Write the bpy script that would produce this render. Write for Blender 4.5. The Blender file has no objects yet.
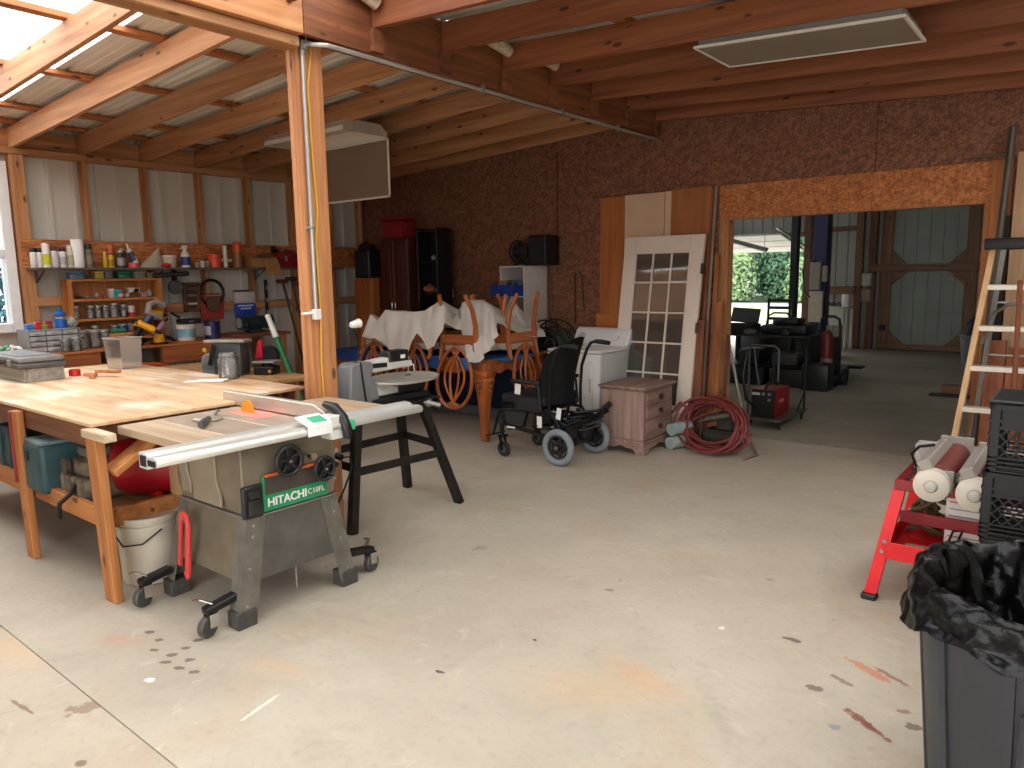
import bpy, bmesh, math, random
from mathutils import Vector, Matrix, Euler
random.seed(7)
SC = bpy.context.scene
COL = SC.collection
PI = math.pi
R = math.radians

# ------------------------------------------------------------------ camera
cam_d = bpy.data.cameras.new('camera')
cam = bpy.data.objects.new('camera', cam_d)
COL.objects.link(cam)
cam_d.sensor_fit = 'HORIZONTAL'
cam_d.sensor_width = 36.0
cam_d.lens = 36.0 * 733.5 / 1024.0
cam_d.clip_start = 0.05
cam_d.clip_end = 500
_yaw, _pit, _rol = R(38.663), R(8.386), R(-0.870)
_f = Vector((-math.sin(_yaw) * math.cos(_pit), math.cos(_yaw) * math.cos(_pit), -math.sin(_pit)))
_r = Vector((math.cos(_yaw), math.sin(_yaw), 0))
_u = _r.cross(_f)
_r2 = _r * math.cos(_rol) + _u * math.sin(_rol)
_u2 = -_r * math.sin(_rol) + _u * math.cos(_rol)
cam.matrix_world = Matrix(((_r2.x, _u2.x, -_f.x, 0), (_r2.y, _u2.y, -_f.y, 0), (_r2.z, _u2.z, -_f.z, 1.6), (0, 0, 0, 1)))
SC.camera = cam

# ------------------------------------------------------------------ world, light, exposure
W = bpy.data.worlds.new('overcast_sky')
SC.world = W
W.use_nodes = True
_bg = W.node_tree.nodes['Background']
_bg.inputs[0].default_value = (0.985, 0.99, 1.0, 1)
_bg.inputs[1].default_value = 4.2
SC.view_settings.view_transform = 'Standard'
SC.view_settings.look = 'None'
SC.view_settings.gamma = 1.0
SC.view_settings.use_curve_mapping = False
SC.view_settings.exposure = 0.42
SC.cycles.use_denoising = True
SC.cycles.max_bounces = 10
SC.cycles.diffuse_bounces = 5
SC.cycles.sample_clamp_indirect = 6.0
SC.cycles.caustics_reflective = False
SC.cycles.caustics_refractive = False


def portal(name, loc, rot, sx, sy):
    d = bpy.data.lights.new(name, 'AREA')
    d.shape = 'RECTANGLE'
    d.size, d.size_y = sx, sy
    d.cycles.is_portal = True
    o = bpy.data.objects.new(name, d)
    o.location = loc
    o.rotation_euler = rot
    COL.objects.link(o)


# portals only guide sampling of the sky through the openings, added roof panels included
portal('sky_portal_front', (-0.7, -0.72, 1.3), (R(90), 0, 0), 3.2, 2.6)
portal('sky_portal_window', (-8.33, 2.1, 1.75), (0, R(-90), 0), 1.2, 1.2)
portal('sky_portal_skylight', (-6.0, 1.25, 3.40), (0, R(-3), 0), 4.6, 2.5)
portal('sky_portal_roof', (-1.4, 2.1, 3.33), (0, R(3), 0), 4.4, 1.7)
portal('sky_portal_roof_strip', (0.4, 4.8, 3.1), (0, R(3), 0), 0.8, 3.5)
portal('sky_portal_far_door', (-6.6, 16.75, 1.15), (R(-90), 0, 0), 3.2, 2.3)

# ------------------------------------------------------------------ helpers


class MB:
    """collects shapes in one bmesh; build() links them as one mesh object"""

    def __init__(self, at=None):
        self.bm = bmesh.new()
        self.at = at
        self.mi = 0
        self.uvz = None

    def _mat(self, faces):
        for f_ in faces:
            f_.material_index = self.mi

    def box(self, c, s, rot=None, bev=0.0, seg=1):
        M = Matrix.Translation(Vector(c))
        if rot is not None:
            M = M @ (rot.to_4x4() if isinstance(rot, Matrix) else Euler(rot).to_matrix().to_4x4())
        tmp = bmesh.new()
        bmesh.ops.create_cube(tmp, size=1.0)
        bmesh.ops.scale(tmp, vec=Vector(s), verts=tmp.verts)
        if bev > 0:
            bmesh.ops.bevel(tmp, geom=tmp.edges[:], offset=min(bev, min(s) * 0.45), segments=seg, profile=0.5, affect='EDGES', clamp_overlap=True)
        self._merge(tmp, M)
        return self

    def b2(self, lo, hi, bev=0.0, seg=1):
        c = [(a + b) / 2 for a, b in zip(lo, hi)]
        s = [abs(b - a) for a, b in zip(lo, hi)]
        return self.box(c, s, None, bev, seg)

    def _merge(self, tmp, M=None):
        if M is not None:
            bmesh.ops.transform(tmp, matrix=M, verts=tmp.verts)
        vm = {}
        for v in tmp.verts:
            vm[v] = self.bm.verts.new(v.co)
        for f_ in tmp.faces:
            try:
                nf = self.bm.faces.new([vm[v] for v in f_.verts])
                nf.material_index = self.mi
            except ValueError:
                pass
        tmp.free()

    def bar(self, p, q, w, h, up=(0, 0, 1), bev=0.0):
        p, q = Vector(p), Vector(q)
        d = q - p
        L = d.length
        z = d.normalized()
        u = Vector(up)
        if abs(z.dot(u.normalized())) > 0.98:
            u = Vector((1, 0, 0))
        x = u.cross(z).normalized()
        y = z.cross(x)
        Mr = Matrix((x, y, z)).transposed()
        return self.box((p + q) / 2, (w, h, L), Mr, bev)

    def cyl(self, p, q, r, r2=None, n=16, caps=True):
        p, q = Vector(p), Vector(q)
        d = q - p
        if d.length < 1e-6:
            return self
        tmp = bmesh.new()
        bmesh.ops.create_cone(tmp, cap_ends=caps, segments=n, radius1=r, radius2=r if r2 is None else r2, depth=d.length)
        M = Matrix.Translation((p + q) / 2) @ d.to_track_quat('Z', 'Y').to_matrix().to_4x4()
        self._merge(tmp, M)
        return self

    def sphere(self, c, r, s=(1, 1, 1), n=14, rot=None):
        tmp = bmesh.new()
        bmesh.ops.create_uvsphere(tmp, u_segments=n, v_segments=max(6, n // 2 + 1), radius=r)
        M = Matrix.Translation(Vector(c))
        if rot is not None:
            M = M @ Euler(rot).to_matrix().to_4x4()
        M = M @ Matrix.Diagonal((s[0], s[1], s[2], 1))
        self._merge(tmp, M)
        return self

    def tube(self, pts, r, n=8, closed=False, rad=None, flat=1.0):
        """swept round section; rad gives a radius per point"""
        P = [Vector(p) for p in pts]
        N = len(P)
        if N < 2:
            return self
        T = []
        for i in range(N):
            a = P[(i - 1) % N] if (closed or i > 0) else P[i]
            b = P[(i + 1) % N] if (closed or i < N - 1) else P[i]
            t = (b - a)
            T.append(t.normalized() if t.length > 1e-9 else Vector((0, 0, 1)))
        up = Vector((0, 0, 1)) if abs(T[0].z) < 0.9 else Vector((1, 0, 0))
        x = up.cross(T[0]).normalized()
        rings = []
        for i in range(N):
            x = (x - T[i] * x.dot(T[i]))
            x = x.normalized() if x.length > 1e-6 else T[i].orthogonal().normalized()
            y = T[i].cross(x)
            rr = rad[i] if rad else r
            rings.append([self.bm.verts.new(P[i] + x * rr * math.cos(2 * PI * k / n) + y * rr * flat * math.sin(2 * PI * k / n)) for k in range(n)])
        for i in range(N if closed else N - 1):
            A, B = rings[i], rings[(i + 1) % N]
            off = 0
            if closed and i == N - 1:
                off = min(range(n), key=lambda o: sum((A[k].co - B[(k + o) % n].co).length for k in range(n)))
            for k in range(n):
                try:
                    f_ = self.bm.faces.new((A[k], A[(k + 1) % n], B[(k + 1 + off) % n], B[(k + off) % n]))
                    f_.material_index = self.mi
                except ValueError:
                    pass
        if not closed:
            for ring, rev in ((rings[0], True), (rings[-1], False)):
                try:
                    f_ = self.bm.faces.new(ring[::-1] if rev else ring)
                    f_.material_index = self.mi
                except ValueError:
                    pass
        return self

    def lathe(self, prof, o=(0, 0, 0), n=20, axis=(0, 0, 1), sq=None):
        """profile [(radius, height)] turned about axis through o; sq -> superellipse power for squarish sections"""
        q = Vector((0, 0, 1)).rotation_difference(Vector(axis)).to_matrix()
        o = Vector(o)
        rings = []
        for (r_, z_) in prof:
            ring = []
            for k in range(n):
                a = 2 * PI * (k + 0.5) / n
                c, s = math.cos(a), math.sin(a)
                m = 1.0
                if sq:
                    m = 1.0 / ((abs(c) ** sq + abs(s) ** sq) ** (1.0 / sq))
                ring.append(self.bm.verts.new(o + q @ Vector((r_ * m * c, r_ * m * s, z_))))
            rings.append(ring)
        for A, B in zip(rings, rings[1:]):
            for k in range(n):
                f_ = self.bm.faces.new((A[k], A[(k + 1) % n], B[(k + 1) % n], B[k]))
                f_.material_index = self.mi
        for ring, rev in ((rings[0], True), (rings[-1], False)):
            f_ = self.bm.faces.new(ring[::-1] if rev else ring)
            f_.material_index = self.mi
        return self

    def prism(self, poly, d, M=None, bev=0.0):
        """polygon in local XY extruded by d along local Z, placed by matrix M"""
        tmp = bmesh.new()
        vs = [tmp.verts.new((p[0], p[1], 0)) for p in poly]
        f_ = tmp.faces.new(vs)
        r_ = bmesh.ops.extrude_face_region(tmp, geom=[f_])
        nv = [g for g in r_['geom'] if isinstance(g, bmesh.types.BMVert)]
        bmesh.ops.translate(tmp, vec=(0, 0, d), verts=nv)
        bmesh.ops.recalc_face_normals(tmp, faces=tmp.faces)
        if bev > 0:
            bmesh.ops.bevel(tmp, geom=tmp.edges[:], offset=bev, segments=1, profile=0.5, affect='EDGES', clamp_overlap=True)
        self._merge(tmp, M)
        return self

    def grid(self, fn, nu, nv, closed_u=False):
        """surface fn(u,v) for u,v in 0..1"""
        V = [[self.bm.verts.new(fn(i / (nu if closed_u else nu - 1), j / (nv - 1))) for j in range(nv)] for i in range(nu)]
        for i in range(nu if closed_u else nu - 1):
            for j in range(nv - 1):
                a = V[i]
                b = V[(i + 1) % nu]
                f_ = self.bm.faces.new((a[j], b[j], b[j + 1], a[j + 1]))
                f_.material_index = self.mi
        return self

    def build(self, name, m, parent=None, ang=35, smooth=True):
        me = bpy.data.meshes.new(name)
        at = self.at if self.at is not None else None
        if at is not None:
            loc = Vector(at) if not isinstance(at, bpy.types.Object) else Vector(at.location)
            rz = 0.0 if not isinstance(at, bpy.types.Object) else at.rotation_euler.z
            bmesh.ops.transform(self.bm, matrix=Matrix.Rotation(-rz, 4, 'Z') @ Matrix.Translation(-loc), verts=self.bm.verts)
        bmesh.ops.recalc_face_normals(self.bm, faces=self.bm.faces)
        self.bm.to_mesh(me)
        self.bm.free()
        if smooth:
            me.polygons.foreach_set('use_smooth', [True] * len(me.polygons))
            me.set_sharp_from_angle(angle=R(ang))
        ms = m if isinstance(m, (list, tuple)) else [m]
        for k in ms:
            me.materials.append(k)
        o = bpy.data.objects.new(name, me)
        COL.objects.link(o)
        if parent is not None:
            o.parent = parent
        return o


def tag(o, label=None, cat=None, group=None, kind=None):
    if label:
        o['label'] = label
    if cat:
        o['category'] = cat
    if group:
        o['group'] = group
    if kind:
        o['kind'] = kind
    return o


def thing(name, label, cat, loc=(0, 0, 0), rz=0.0, group=None):
    o = bpy.data.objects.new(name, None)
    o.empty_display_size = 0.1
    COL.objects.link(o)
    o.location = loc
    o.rotation_euler = (0, 0, rz)
    return tag(o, label, cat, group)


def dup(root, loc=None, rz=None, label=None, group=None, scale=None):
    def cp(o, parent):
        c = o.copy()
        COL.objects.link(c)
        if parent is not None:
            c.parent = parent
        for ch in [k for k in bpy.data.objects if k.parent == o]:
            cp(ch, c)
        return c
    r_ = cp(root, None)
    if loc is not None:
        r_.location = loc
    if rz is not None:
        r_.rotation_euler = (0, 0, rz)
    if scale is not None:
        r_.scale = scale
    if label:
        r_['label'] = label
    if group:
        r_['group'] = group
    return r_


def struct(mb, name, m, label=None, ang=35):
    o = mb.build(name, m, ang=ang)
    o['kind'] = 'structure'
    if label:
        o['label'] = label
    return o


def solo(mb, name, m, label, cat, group=None, ang=35):
    """a thing that is one mesh; authored in world space, origin moved to its base"""
    bm = mb.bm
    xs = [v.co.x for v in bm.verts]
    ys = [v.co.y for v in bm.verts]
    zs = [v.co.z for v in bm.verts]
    loc = Vector(((min(xs) + max(xs)) / 2, (min(ys) + max(ys)) / 2, min(zs)))
    mb.at = loc
    o = mb.build(name, m, ang=ang)
    o.location = loc
    return tag(o, label, cat, group)


def fullM(loc, rx=0, ry=0, rz=0):
    return Matrix.Translation(Vector(loc)) @ Euler((rx, ry, rz)).to_matrix().to_4x4()


def text_mesh(txt, size, M, depth=0.002, bold=False):
    """letters as mesh in a bmesh-ready MB (local XY plane mapped by M)"""
    cu = bpy.data.curves.new('lettering', 'FONT')
    cu.body = txt
    cu.size = size
    cu.extrude = depth
    cu.align_x = 'CENTER'
    cu.align_y = 'CENTER'
    if bold:
        cu.offset = size * 0.02
    o = bpy.data.objects.new('lettering', cu)
    COL.objects.link(o)
    dg = bpy.context.evaluated_depsgraph_get()
    me = bpy.data.meshes.new_from_object(o.evaluated_get(dg))
    tmp = bmesh.new()
    tmp.from_mesh(me)
    bpy.data.objects.remove(o)
    bpy.data.curves.remove(cu)
    bpy.data.meshes.remove(me)
    mb = MB()
    mb._merge(tmp, M)
    return mb


# ------------------------------------------------------------------ materials
MATS = {}


def _new(name):
    m = bpy.data.materials.new(name)
    m.use_nodes = True
    nt = m.node_tree
    b = nt.nodes['Principled BSDF']
    return m, nt, b


def rgb(h):
    """sRGB 0-255 triple to linear"""
    def l(c):
        c /= 255.0
        return c / 12.92 if c <= 0.04045 else ((c + 0.055) / 1.055) ** 2.4
    return tuple(l(c) for c in h) + (1.0,)


def plain(name, col, rough=0.5, metal=0.0, var=0.15, scale=12.0, bump=0.0, spec=None, emit=None, alpha=None, trans=None, stretch=(1, 1, 1)):
    """colour with a little procedural variation (wear, dirt)"""
    if name in MATS:
        return MATS[name]
    m, nt, b = _new(name)
    c = rgb(col)
    N, L = nt.nodes, nt.links
    tc = N.new('ShaderNodeTexCoord')
    mp = N.new('ShaderNodeMapping')
    mp.inputs['Scale'].default_value = stretch
    nz = N.new('ShaderNodeTexNoise')
    nz.inputs['Scale'].default_value = scale
    nz.inputs['Detail'].default_value = 5
    rp = N.new('ShaderNodeValToRGB')
    lo = tuple(max(0, x * (1 - var)) for x in c[:3]) + (1,)
    hi = tuple(min(1, x * (1 + var)) for x in c[:3]) + (1,)
    rp.color_ramp.elements[0].color = lo
    rp.color_ramp.elements[1].color = hi
    rp.color_ramp.elements[0].position = 0.3
    rp.color_ramp.elements[1].position = 0.7
    L.new(tc.outputs['Object'], mp.inputs[0])
    L.new(mp.outputs[0], nz.inputs['Vector'])
    L.new(nz.outputs['Fac'], rp.inputs[0])
    L.new(rp.outputs[0], b.inputs['Base Color'])
    b.inputs['Roughness'].default_value = rough
    b.inputs['Metallic'].default_value = metal
    if spec is not None:
        b.inputs['Specular IOR Level'].default_value = spec
    if bump:
        bp = N.new('ShaderNodeBump')
        bp.inputs['Strength'].default_value = bump
        bp.inputs['Distance'].default_value = 0.01
        L.new(nz.outputs['Fac'], bp.inputs['Height'])
        L.new(bp.outputs[0], b.inputs['Normal'])
    if emit:
        b.inputs['Emission Color'].default_value = rgb(emit[0])
        b.inputs['Emission Strength'].default_value = emit[1]
    if trans:
        b.inputs['Transmission Weight'].default_value = trans
        b.inputs['IOR'].default_value = 1.45
    if alpha is not None:
        b.inputs['Alpha'].default_value = alpha
    MATS[name] = m
    return m


def wood(name, c1, c2, axis='x', scale=1.0, rough=0.65, knots=True, ring=9.0):
    """streaked grain running along axis (object space), with small dark knots"""
    if name in MATS:
        return MATS[name]
    m, nt, b = _new(name)
    N, L = nt.nodes, nt.links
    tc = N.new('ShaderNodeTexCoord')
    oi = N.new('ShaderNodeObjectInfo')
    add = N.new('ShaderNodeVectorMath')
    add.operation = 'ADD'
    mul = N.new('ShaderNodeVectorMath')
    mul.operation = 'SCALE'
    mul.inputs[0].default_value = (7.3, 3.1, 5.7)
    L.new(oi.outputs['Random'], mul.inputs['Scale'])
    L.new(tc.outputs['Object'], add.inputs[0])
    L.new(mul.outputs[0], add.inputs[1])
    mp = N.new('ShaderNodeMapping')
    st = {'x': (0.6, 14, 14), 'y': (14, 0.6, 14), 'z': (14, 14, 0.6)}[axis]
    mp.inputs['Scale'].default_value = tuple(s * scale for s in st)
    L.new(add.outputs[0], mp.inputs[0])
    nz = N.new('ShaderNodeTexNoise')
    nz.inputs['Scale'].default_value = 1.6
    nz.inputs['Detail'].default_value = 6
    nz.inputs['Roughness'].default_value = 0.6
    nz.inputs['Distortion'].default_value = 0.4
    L.new(mp.outputs[0], nz.inputs['Vector'])
    rp = N.new('ShaderNodeValToRGB')
    rp.color_ramp.elements[0].color = rgb(c2)
    rp.color_ramp.elements[1].color = rgb(c1)
    rp.color_ramp.elements[0].position = 0.32
    rp.color_ramp.elements[1].position = 0.66
    L.new(nz.outputs['Fac'], rp.inputs[0])
    out = rp.outputs[0]
    # board to board tone
    hv = N.new('ShaderNodeHueSaturation')
    mr = N.new('ShaderNodeMapRange')
    mr.inputs['To Min'].default_value = 0.88
    mr.inputs['To Max'].default_value = 1.1
    L.new(oi.outputs['Random'], mr.inputs['Value'])
    L.new(mr.outputs[0], hv.inputs['Value'])
    L.new(out, hv.inputs['Color'])
    out = hv.outputs[0]
    if knots:
        mk = N.new('ShaderNodeMapping')
        kk = {'x': (2.2, 6, 6), 'y': (6, 2.2, 6), 'z': (6, 6, 2.2)}[axis]
        mk.inputs['Scale'].default_value = kk
        L.new(add.outputs[0], mk.inputs[0])
        vo = N.new('ShaderNodeTexVoronoi')
        vo.inputs['Scale'].default_value = 1.5
        L.new(mk.outputs[0], vo.inputs['Vector'])
        kr = N.new('ShaderNodeValToRGB')
        kr.color_ramp.elements[0].color = (1, 1, 1, 1)
        kr.color_ramp.elements[1].color = (0, 0, 0, 1)
        kr.color_ramp.elements[0].position = 0.09
        kr.color_ramp.elements[1].position = 0.15
        L.new(vo.outputs['Distance'], kr.inputs[0])
        mx = N.new('ShaderNodeMixRGB')
        mx.inputs[2].default_value = tuple(x * 0.35 for x in rgb(c2)[:3]) + (1,)
        L.new(kr.outputs[0], mx.inputs[0])
        L.new(out, mx.inputs[1])
        out = mx.outputs[0]
    L.new(out, b.inputs['Base Color'])
    b.inputs['Roughness'].default_value = rough
    bp = N.new('ShaderNodeBump')
    bp.inputs['Strength'].default_value = 0.15
    bp.inputs['Distance'].default_value = 0.004
    L.new(nz.outputs['Fac'], bp.inputs['Height'])
    L.new(bp.outputs[0], b.inputs['Normal'])
    MATS[name] = m
    return m


def osb(name, c1, c2, c3, rough=0.8):
    """strand board: overlapping wood flakes of a few tones"""
    if name in MATS:
        return MATS[name]
    m, nt, b = _new(name)
    N, L = nt.nodes, nt.links
    tc = N.new('ShaderNodeTexCoord')
    cur = None
    cols = []
    for i, (sc, ro) in enumerate((((16, 16, 90), 0.35), ((18, 18, 85), 1.5), ((17, 17, 95), -0.6))):
        mp = N.new('ShaderNodeMapping')
        mp.inputs['Scale'].default_value = sc
        mp.vector_type = 'TEXTURE'
        mp.inputs['Rotation'].default_value = (0, ro, 0)
        mp.inputs['Scale'].default_value = tuple(1.0 / s_ for s_ in sc)
        nz = N.new('ShaderNodeTexNoise')
        nz.inputs['Scale'].default_value = 3
        nz.inputs['Detail'].default_value = 2
        mixv = N.new('ShaderNodeMixRGB')
        mixv.inputs[0].default_value = 0.03
        L.new(tc.outputs['Object'], mp.inputs[0])
        L.new(tc.outputs['Object'], nz.inputs['Vector'])
        L.new(mp.outputs[0], mixv.inputs[1])
        L.new(nz.outputs['Color'], mixv.inputs[2])
        vo = N.new('ShaderNodeTexVoronoi')
        vo.inputs['Scale'].default_value = 1.0
        L.new(mixv.outputs[0], vo.inputs['Vector'])
        cols.append(vo)
    mx = N.new('ShaderNodeMixRGB')
    mx.inputs[0].default_value = 0.5
    L.new(cols[0].outputs['Color'], mx.inputs[1])
    L.new(cols[1].outputs['Color'], mx.inputs[2])
    mx3 = N.new('ShaderNodeMixRGB')
    mx3.inputs[0].default_value = 0.4
    L.new(mx.outputs[0], mx3.inputs[1])
    L.new(cols[2].outputs['Color'], mx3.inputs[2])
    bw = N.new('ShaderNodeRGBToBW')
    L.new(mx3.outputs[0], bw.inputs[0])
    rp = N.new('ShaderNodeValToRGB')
    e = rp.color_ramp.elements
    e[0].color = rgb(c3)
    e[0].position = 0.3
    e[1].color = rgb(c1)
    e[1].position = 0.68
    k = e.new(0.5)
    k.color = rgb(c2)
    L.new(bw.outputs[0], rp.inputs[0])
    L.new(rp.outputs[0], b.inputs['Base Color'])
    b.inputs['Roughness'].default_value = rough
    MATS[name] = m
    return m


def concrete(name, c1, c2, stain, seed=0.0, spots=True, marks=()):
    if name in MATS:
        return MATS[name]
    m, nt, b = _new(name)
    N, L = nt.nodes, nt.links
    tc = N.new('ShaderNodeTexCoord')
    mp = N.new('ShaderNodeMapping')
    mp.inputs['Location'].default_value = (seed, seed * 2, 0)
    L.new(tc.outputs['Object'], mp.inputs[0])

    def noise(sc, det, ro=0.55, dist=0.0):
        n_ = N.new('ShaderNodeTexNoise')
        n_.inputs['Scale'].default_value = sc
        n_.inputs['Detail'].default_value = det
        n_.inputs['Roughness'].default_value = ro
        n_.inputs['Distortion'].default_value = dist
        L.new(mp.outputs[0], n_.inputs['Vector'])
        return n_.outputs['Fac']

    def ramp(src, p0, p1, a, b_):
        r_ = N.new('ShaderNodeValToRGB')
        r_.color_ramp.elements[0].position = p0
        r_.color_ramp.elements[1].position = p1
        r_.color_ramp.elements[0].color = a
        r_.color_ramp.elements[1].color = b_
        L.new(src, r_.inputs[0])
        return r_.outputs[0]

    def mix(fac, a, col, amt=1.0):
        x = N.new('ShaderNodeMixRGB')
        if amt < 1:
            mu = N.new('ShaderNodeMath')
            mu.operation = 'MULTIPLY'
            mu.inputs[1].default_value = amt
            L.new(fac, mu.inputs[0])
            fac = mu.outputs[0]
        L.new(fac, x.inputs[0])
        L.new(a, x.inputs[1])
        x.inputs[2].default_value = col
        return x.outputs[0]
    W0, B0 = (0, 0, 0, 1), (1, 1, 1, 1)
    col = ramp(noise(0.9, 8, 0.6, 0.3), 0.3, 0.7, rgb(c2), rgb(c1))
    col = mix(ramp(noise(1.7, 6, 0.65, 0.6), 0.54, 0.72, W0, B0), col, rgb(stain), 0.55)
    col = mix(ramp(noise(26, 6, 0.7), 0.52, 0.75, W0, B0), col, tuple(x * 0.7 for x in rgb(c2)[:3]) + (1,), 0.4)
    col = mix(ramp(noise(3.2, 8, 0.72, 0.8), 0.48, 0.75, W0, B0), col, tuple(x * 0.78 for x in rgb(c2)[:3]) + (1,), 0.4)
    col = mix(ramp(noise(5, 9, 0.7, 1.2), 0.58, 0.7, W0, B0), col, tuple(min(1, x * 1.25) for x in rgb(c1)[:3]) + (1,), 0.4)
    if spots:
        vo = N.new('ShaderNodeTexVoronoi')
        vo.inputs['Scale'].default_value = 6.0
        L.new(mp.outputs[0], vo.inputs['Vector'])
        sp = ramp(vo.outputs['Distance'], 0.03, 0.07, B0, W0)
        msk = ramp(noise(0.8, 2), 0.52, 0.6, W0, B0)
        mu = N.new('ShaderNodeMath')
        mu.operation = 'MULTIPLY'
        L.new(sp, mu.inputs[0])
        L.new(msk, mu.inputs[1])
        col = mix(mu.outputs[0], col, rgb((92, 74, 60)), 0.8)
    # individual oil and paint marks: (x, y, half length, half width, angle, colour, strength)
    if marks:
        gm = N.new('ShaderNodeNewGeometry')
        nzm = N.new('ShaderNodeTexNoise')
        nzm.inputs['Scale'].default_value = 30
        L.new(gm.outputs['Position'], nzm.inputs['Vector'])
        for (mx_, my_, hl, hw_, an, cc, stg) in marks:
            m2 = N.new('ShaderNodeMapping')
            m2.vector_type = 'TEXTURE'
            m2.inputs['Location'].default_value = (mx_, my_, 0)
            m2.inputs['Rotation'].default_value = (0, 0, an)
            m2.inputs['Scale'].default_value = (hl, hw_, 1)
            L.new(gm.outputs['Position'], m2.inputs[0])
            ln = N.new('ShaderNodeVectorMath')
            ln.operation = 'LENGTH'
            L.new(m2.outputs[0], ln.inputs[0])
            ad = N.new('ShaderNodeMath')
            ad.operation = 'MULTIPLY_ADD'
            ad.inputs[1].default_value = 0.53
            sc_ = N.new('ShaderNodeMath')
            sc_.operation = 'MULTIPLY'
            sc_.inputs[1].default_value = 0.33
            L.new(ln.outputs['Value'], sc_.inputs[0])
            L.new(nzm.outputs['Fac'], ad.inputs[0])
            L.new(sc_.outputs[0], ad.inputs[2])
            col = mix(ramp(ad.outputs[0], 0.3, 0.57, B0, W0) if stg < .5 else ramp(ad.outputs[0], 0.48, 0.55, B0, W0), col, rgb(cc), stg)
    L.new(col, b.inputs['Base Color'])
    b.inputs['Roughness'].default_value = 0.75
    bp = N.new('ShaderNodeBump')
    bp.inputs['Strength'].default_value = 0.1
    bp.inputs['Distance'].default_value = 0.004
    L.new(noise(40, 6), bp.inputs['Height'])
    L.new(bp.outputs[0], b.inputs['Normal'])
    MATS[name] = m
    return m


def glass(name, col=(235, 240, 240), rough=0.02, alpha=None, tint=0.9):
    """thin clear sheet or jar: mostly see-through with glossy reflections"""
    if name in MATS:
        return MATS[name]
    m, nt, b = _new(name)
    N, L = nt.nodes, nt.links
    tr = N.new('ShaderNodeBsdfTransparent')
    tr.inputs[0].default_value = rgb(col)
    gl = N.new('ShaderNodeBsdfGlossy')
    gl.inputs['Roughness'].default_value = rough
    fr = N.new('ShaderNodeFresnel')
    fr.inputs[0].default_value = 1.45
    mx = N.new('ShaderNodeMixShader')
    if alpha is None:
        L.new(fr.outputs[0], mx.inputs[0])
        L.new(tr.outputs[0], mx.inputs[1])
        L.new(gl.outputs[0], mx.inputs[2])
        o_ = mx.outputs[0]
    else:
        L.new(fr.outputs[0], mx.inputs[0])
        m2 = N.new('ShaderNodeMixShader')
        m2.inputs[0].default_value = alpha
        df = N.new('ShaderNodeBsdfDiffuse')
        df.inputs[0].default_value = rgb(col)
        L.new(tr.outputs[0], m2.inputs[1])
        L.new(df.outputs[0], m2.inputs[2])
        L.new(m2.outputs[0], mx.inputs[1])
        L.new(gl.outputs[0], mx.inputs[2])
        o_ = mx.outputs[0]
    L.new(o_, N['Material Output'].inputs[0])
    MATS[name] = m
    return m


# common stock
PINE_X = wood('pine_lumber_x', (198, 148, 102), (154, 102, 62), 'x')
PINE_Y = wood('pine_lumber_y', (198, 148, 102), (154, 102, 62), 'y')
PINE_Z = wood('pine_lumber_z', (200, 148, 100), (158, 104, 62), 'z')
GALV = plain('galvanised_steel', (150, 148, 142), 0.45, 0.7, 0.15, 8)
BLACK = plain('black_steel', (22, 22, 23), 0.45, 0.3, 0.3, 20)
BLKPL = plain('black_plastic', (20, 20, 21), 0.45, 0, 0.25, 15)
WHITE = plain('white_enamel', (225, 222, 215), 0.35, 0, 0.05, 4)
CHROME = plain('bright_metal', (200, 200, 198), 0.22, 1.0, 0.06, 10)
RUBBER = plain('dark_rubber', (30, 29, 28), 0.8, 0, 0.2, 20)
REDP = plain('red_paint', (190, 28, 30), 0.35, 0, 0.12, 8)
# ================================================================== the building
XL, XR, YB, YF = -8.17, 0.8, 6.95, -0.6
RIDGE = -3.68


def roof_z(x):
    """underside of the rafters"""
    return 2.87 + 0.054 * (x - XL) if x < RIDGE else 3.11 - 0.058 * (x - RIDGE)


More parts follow.
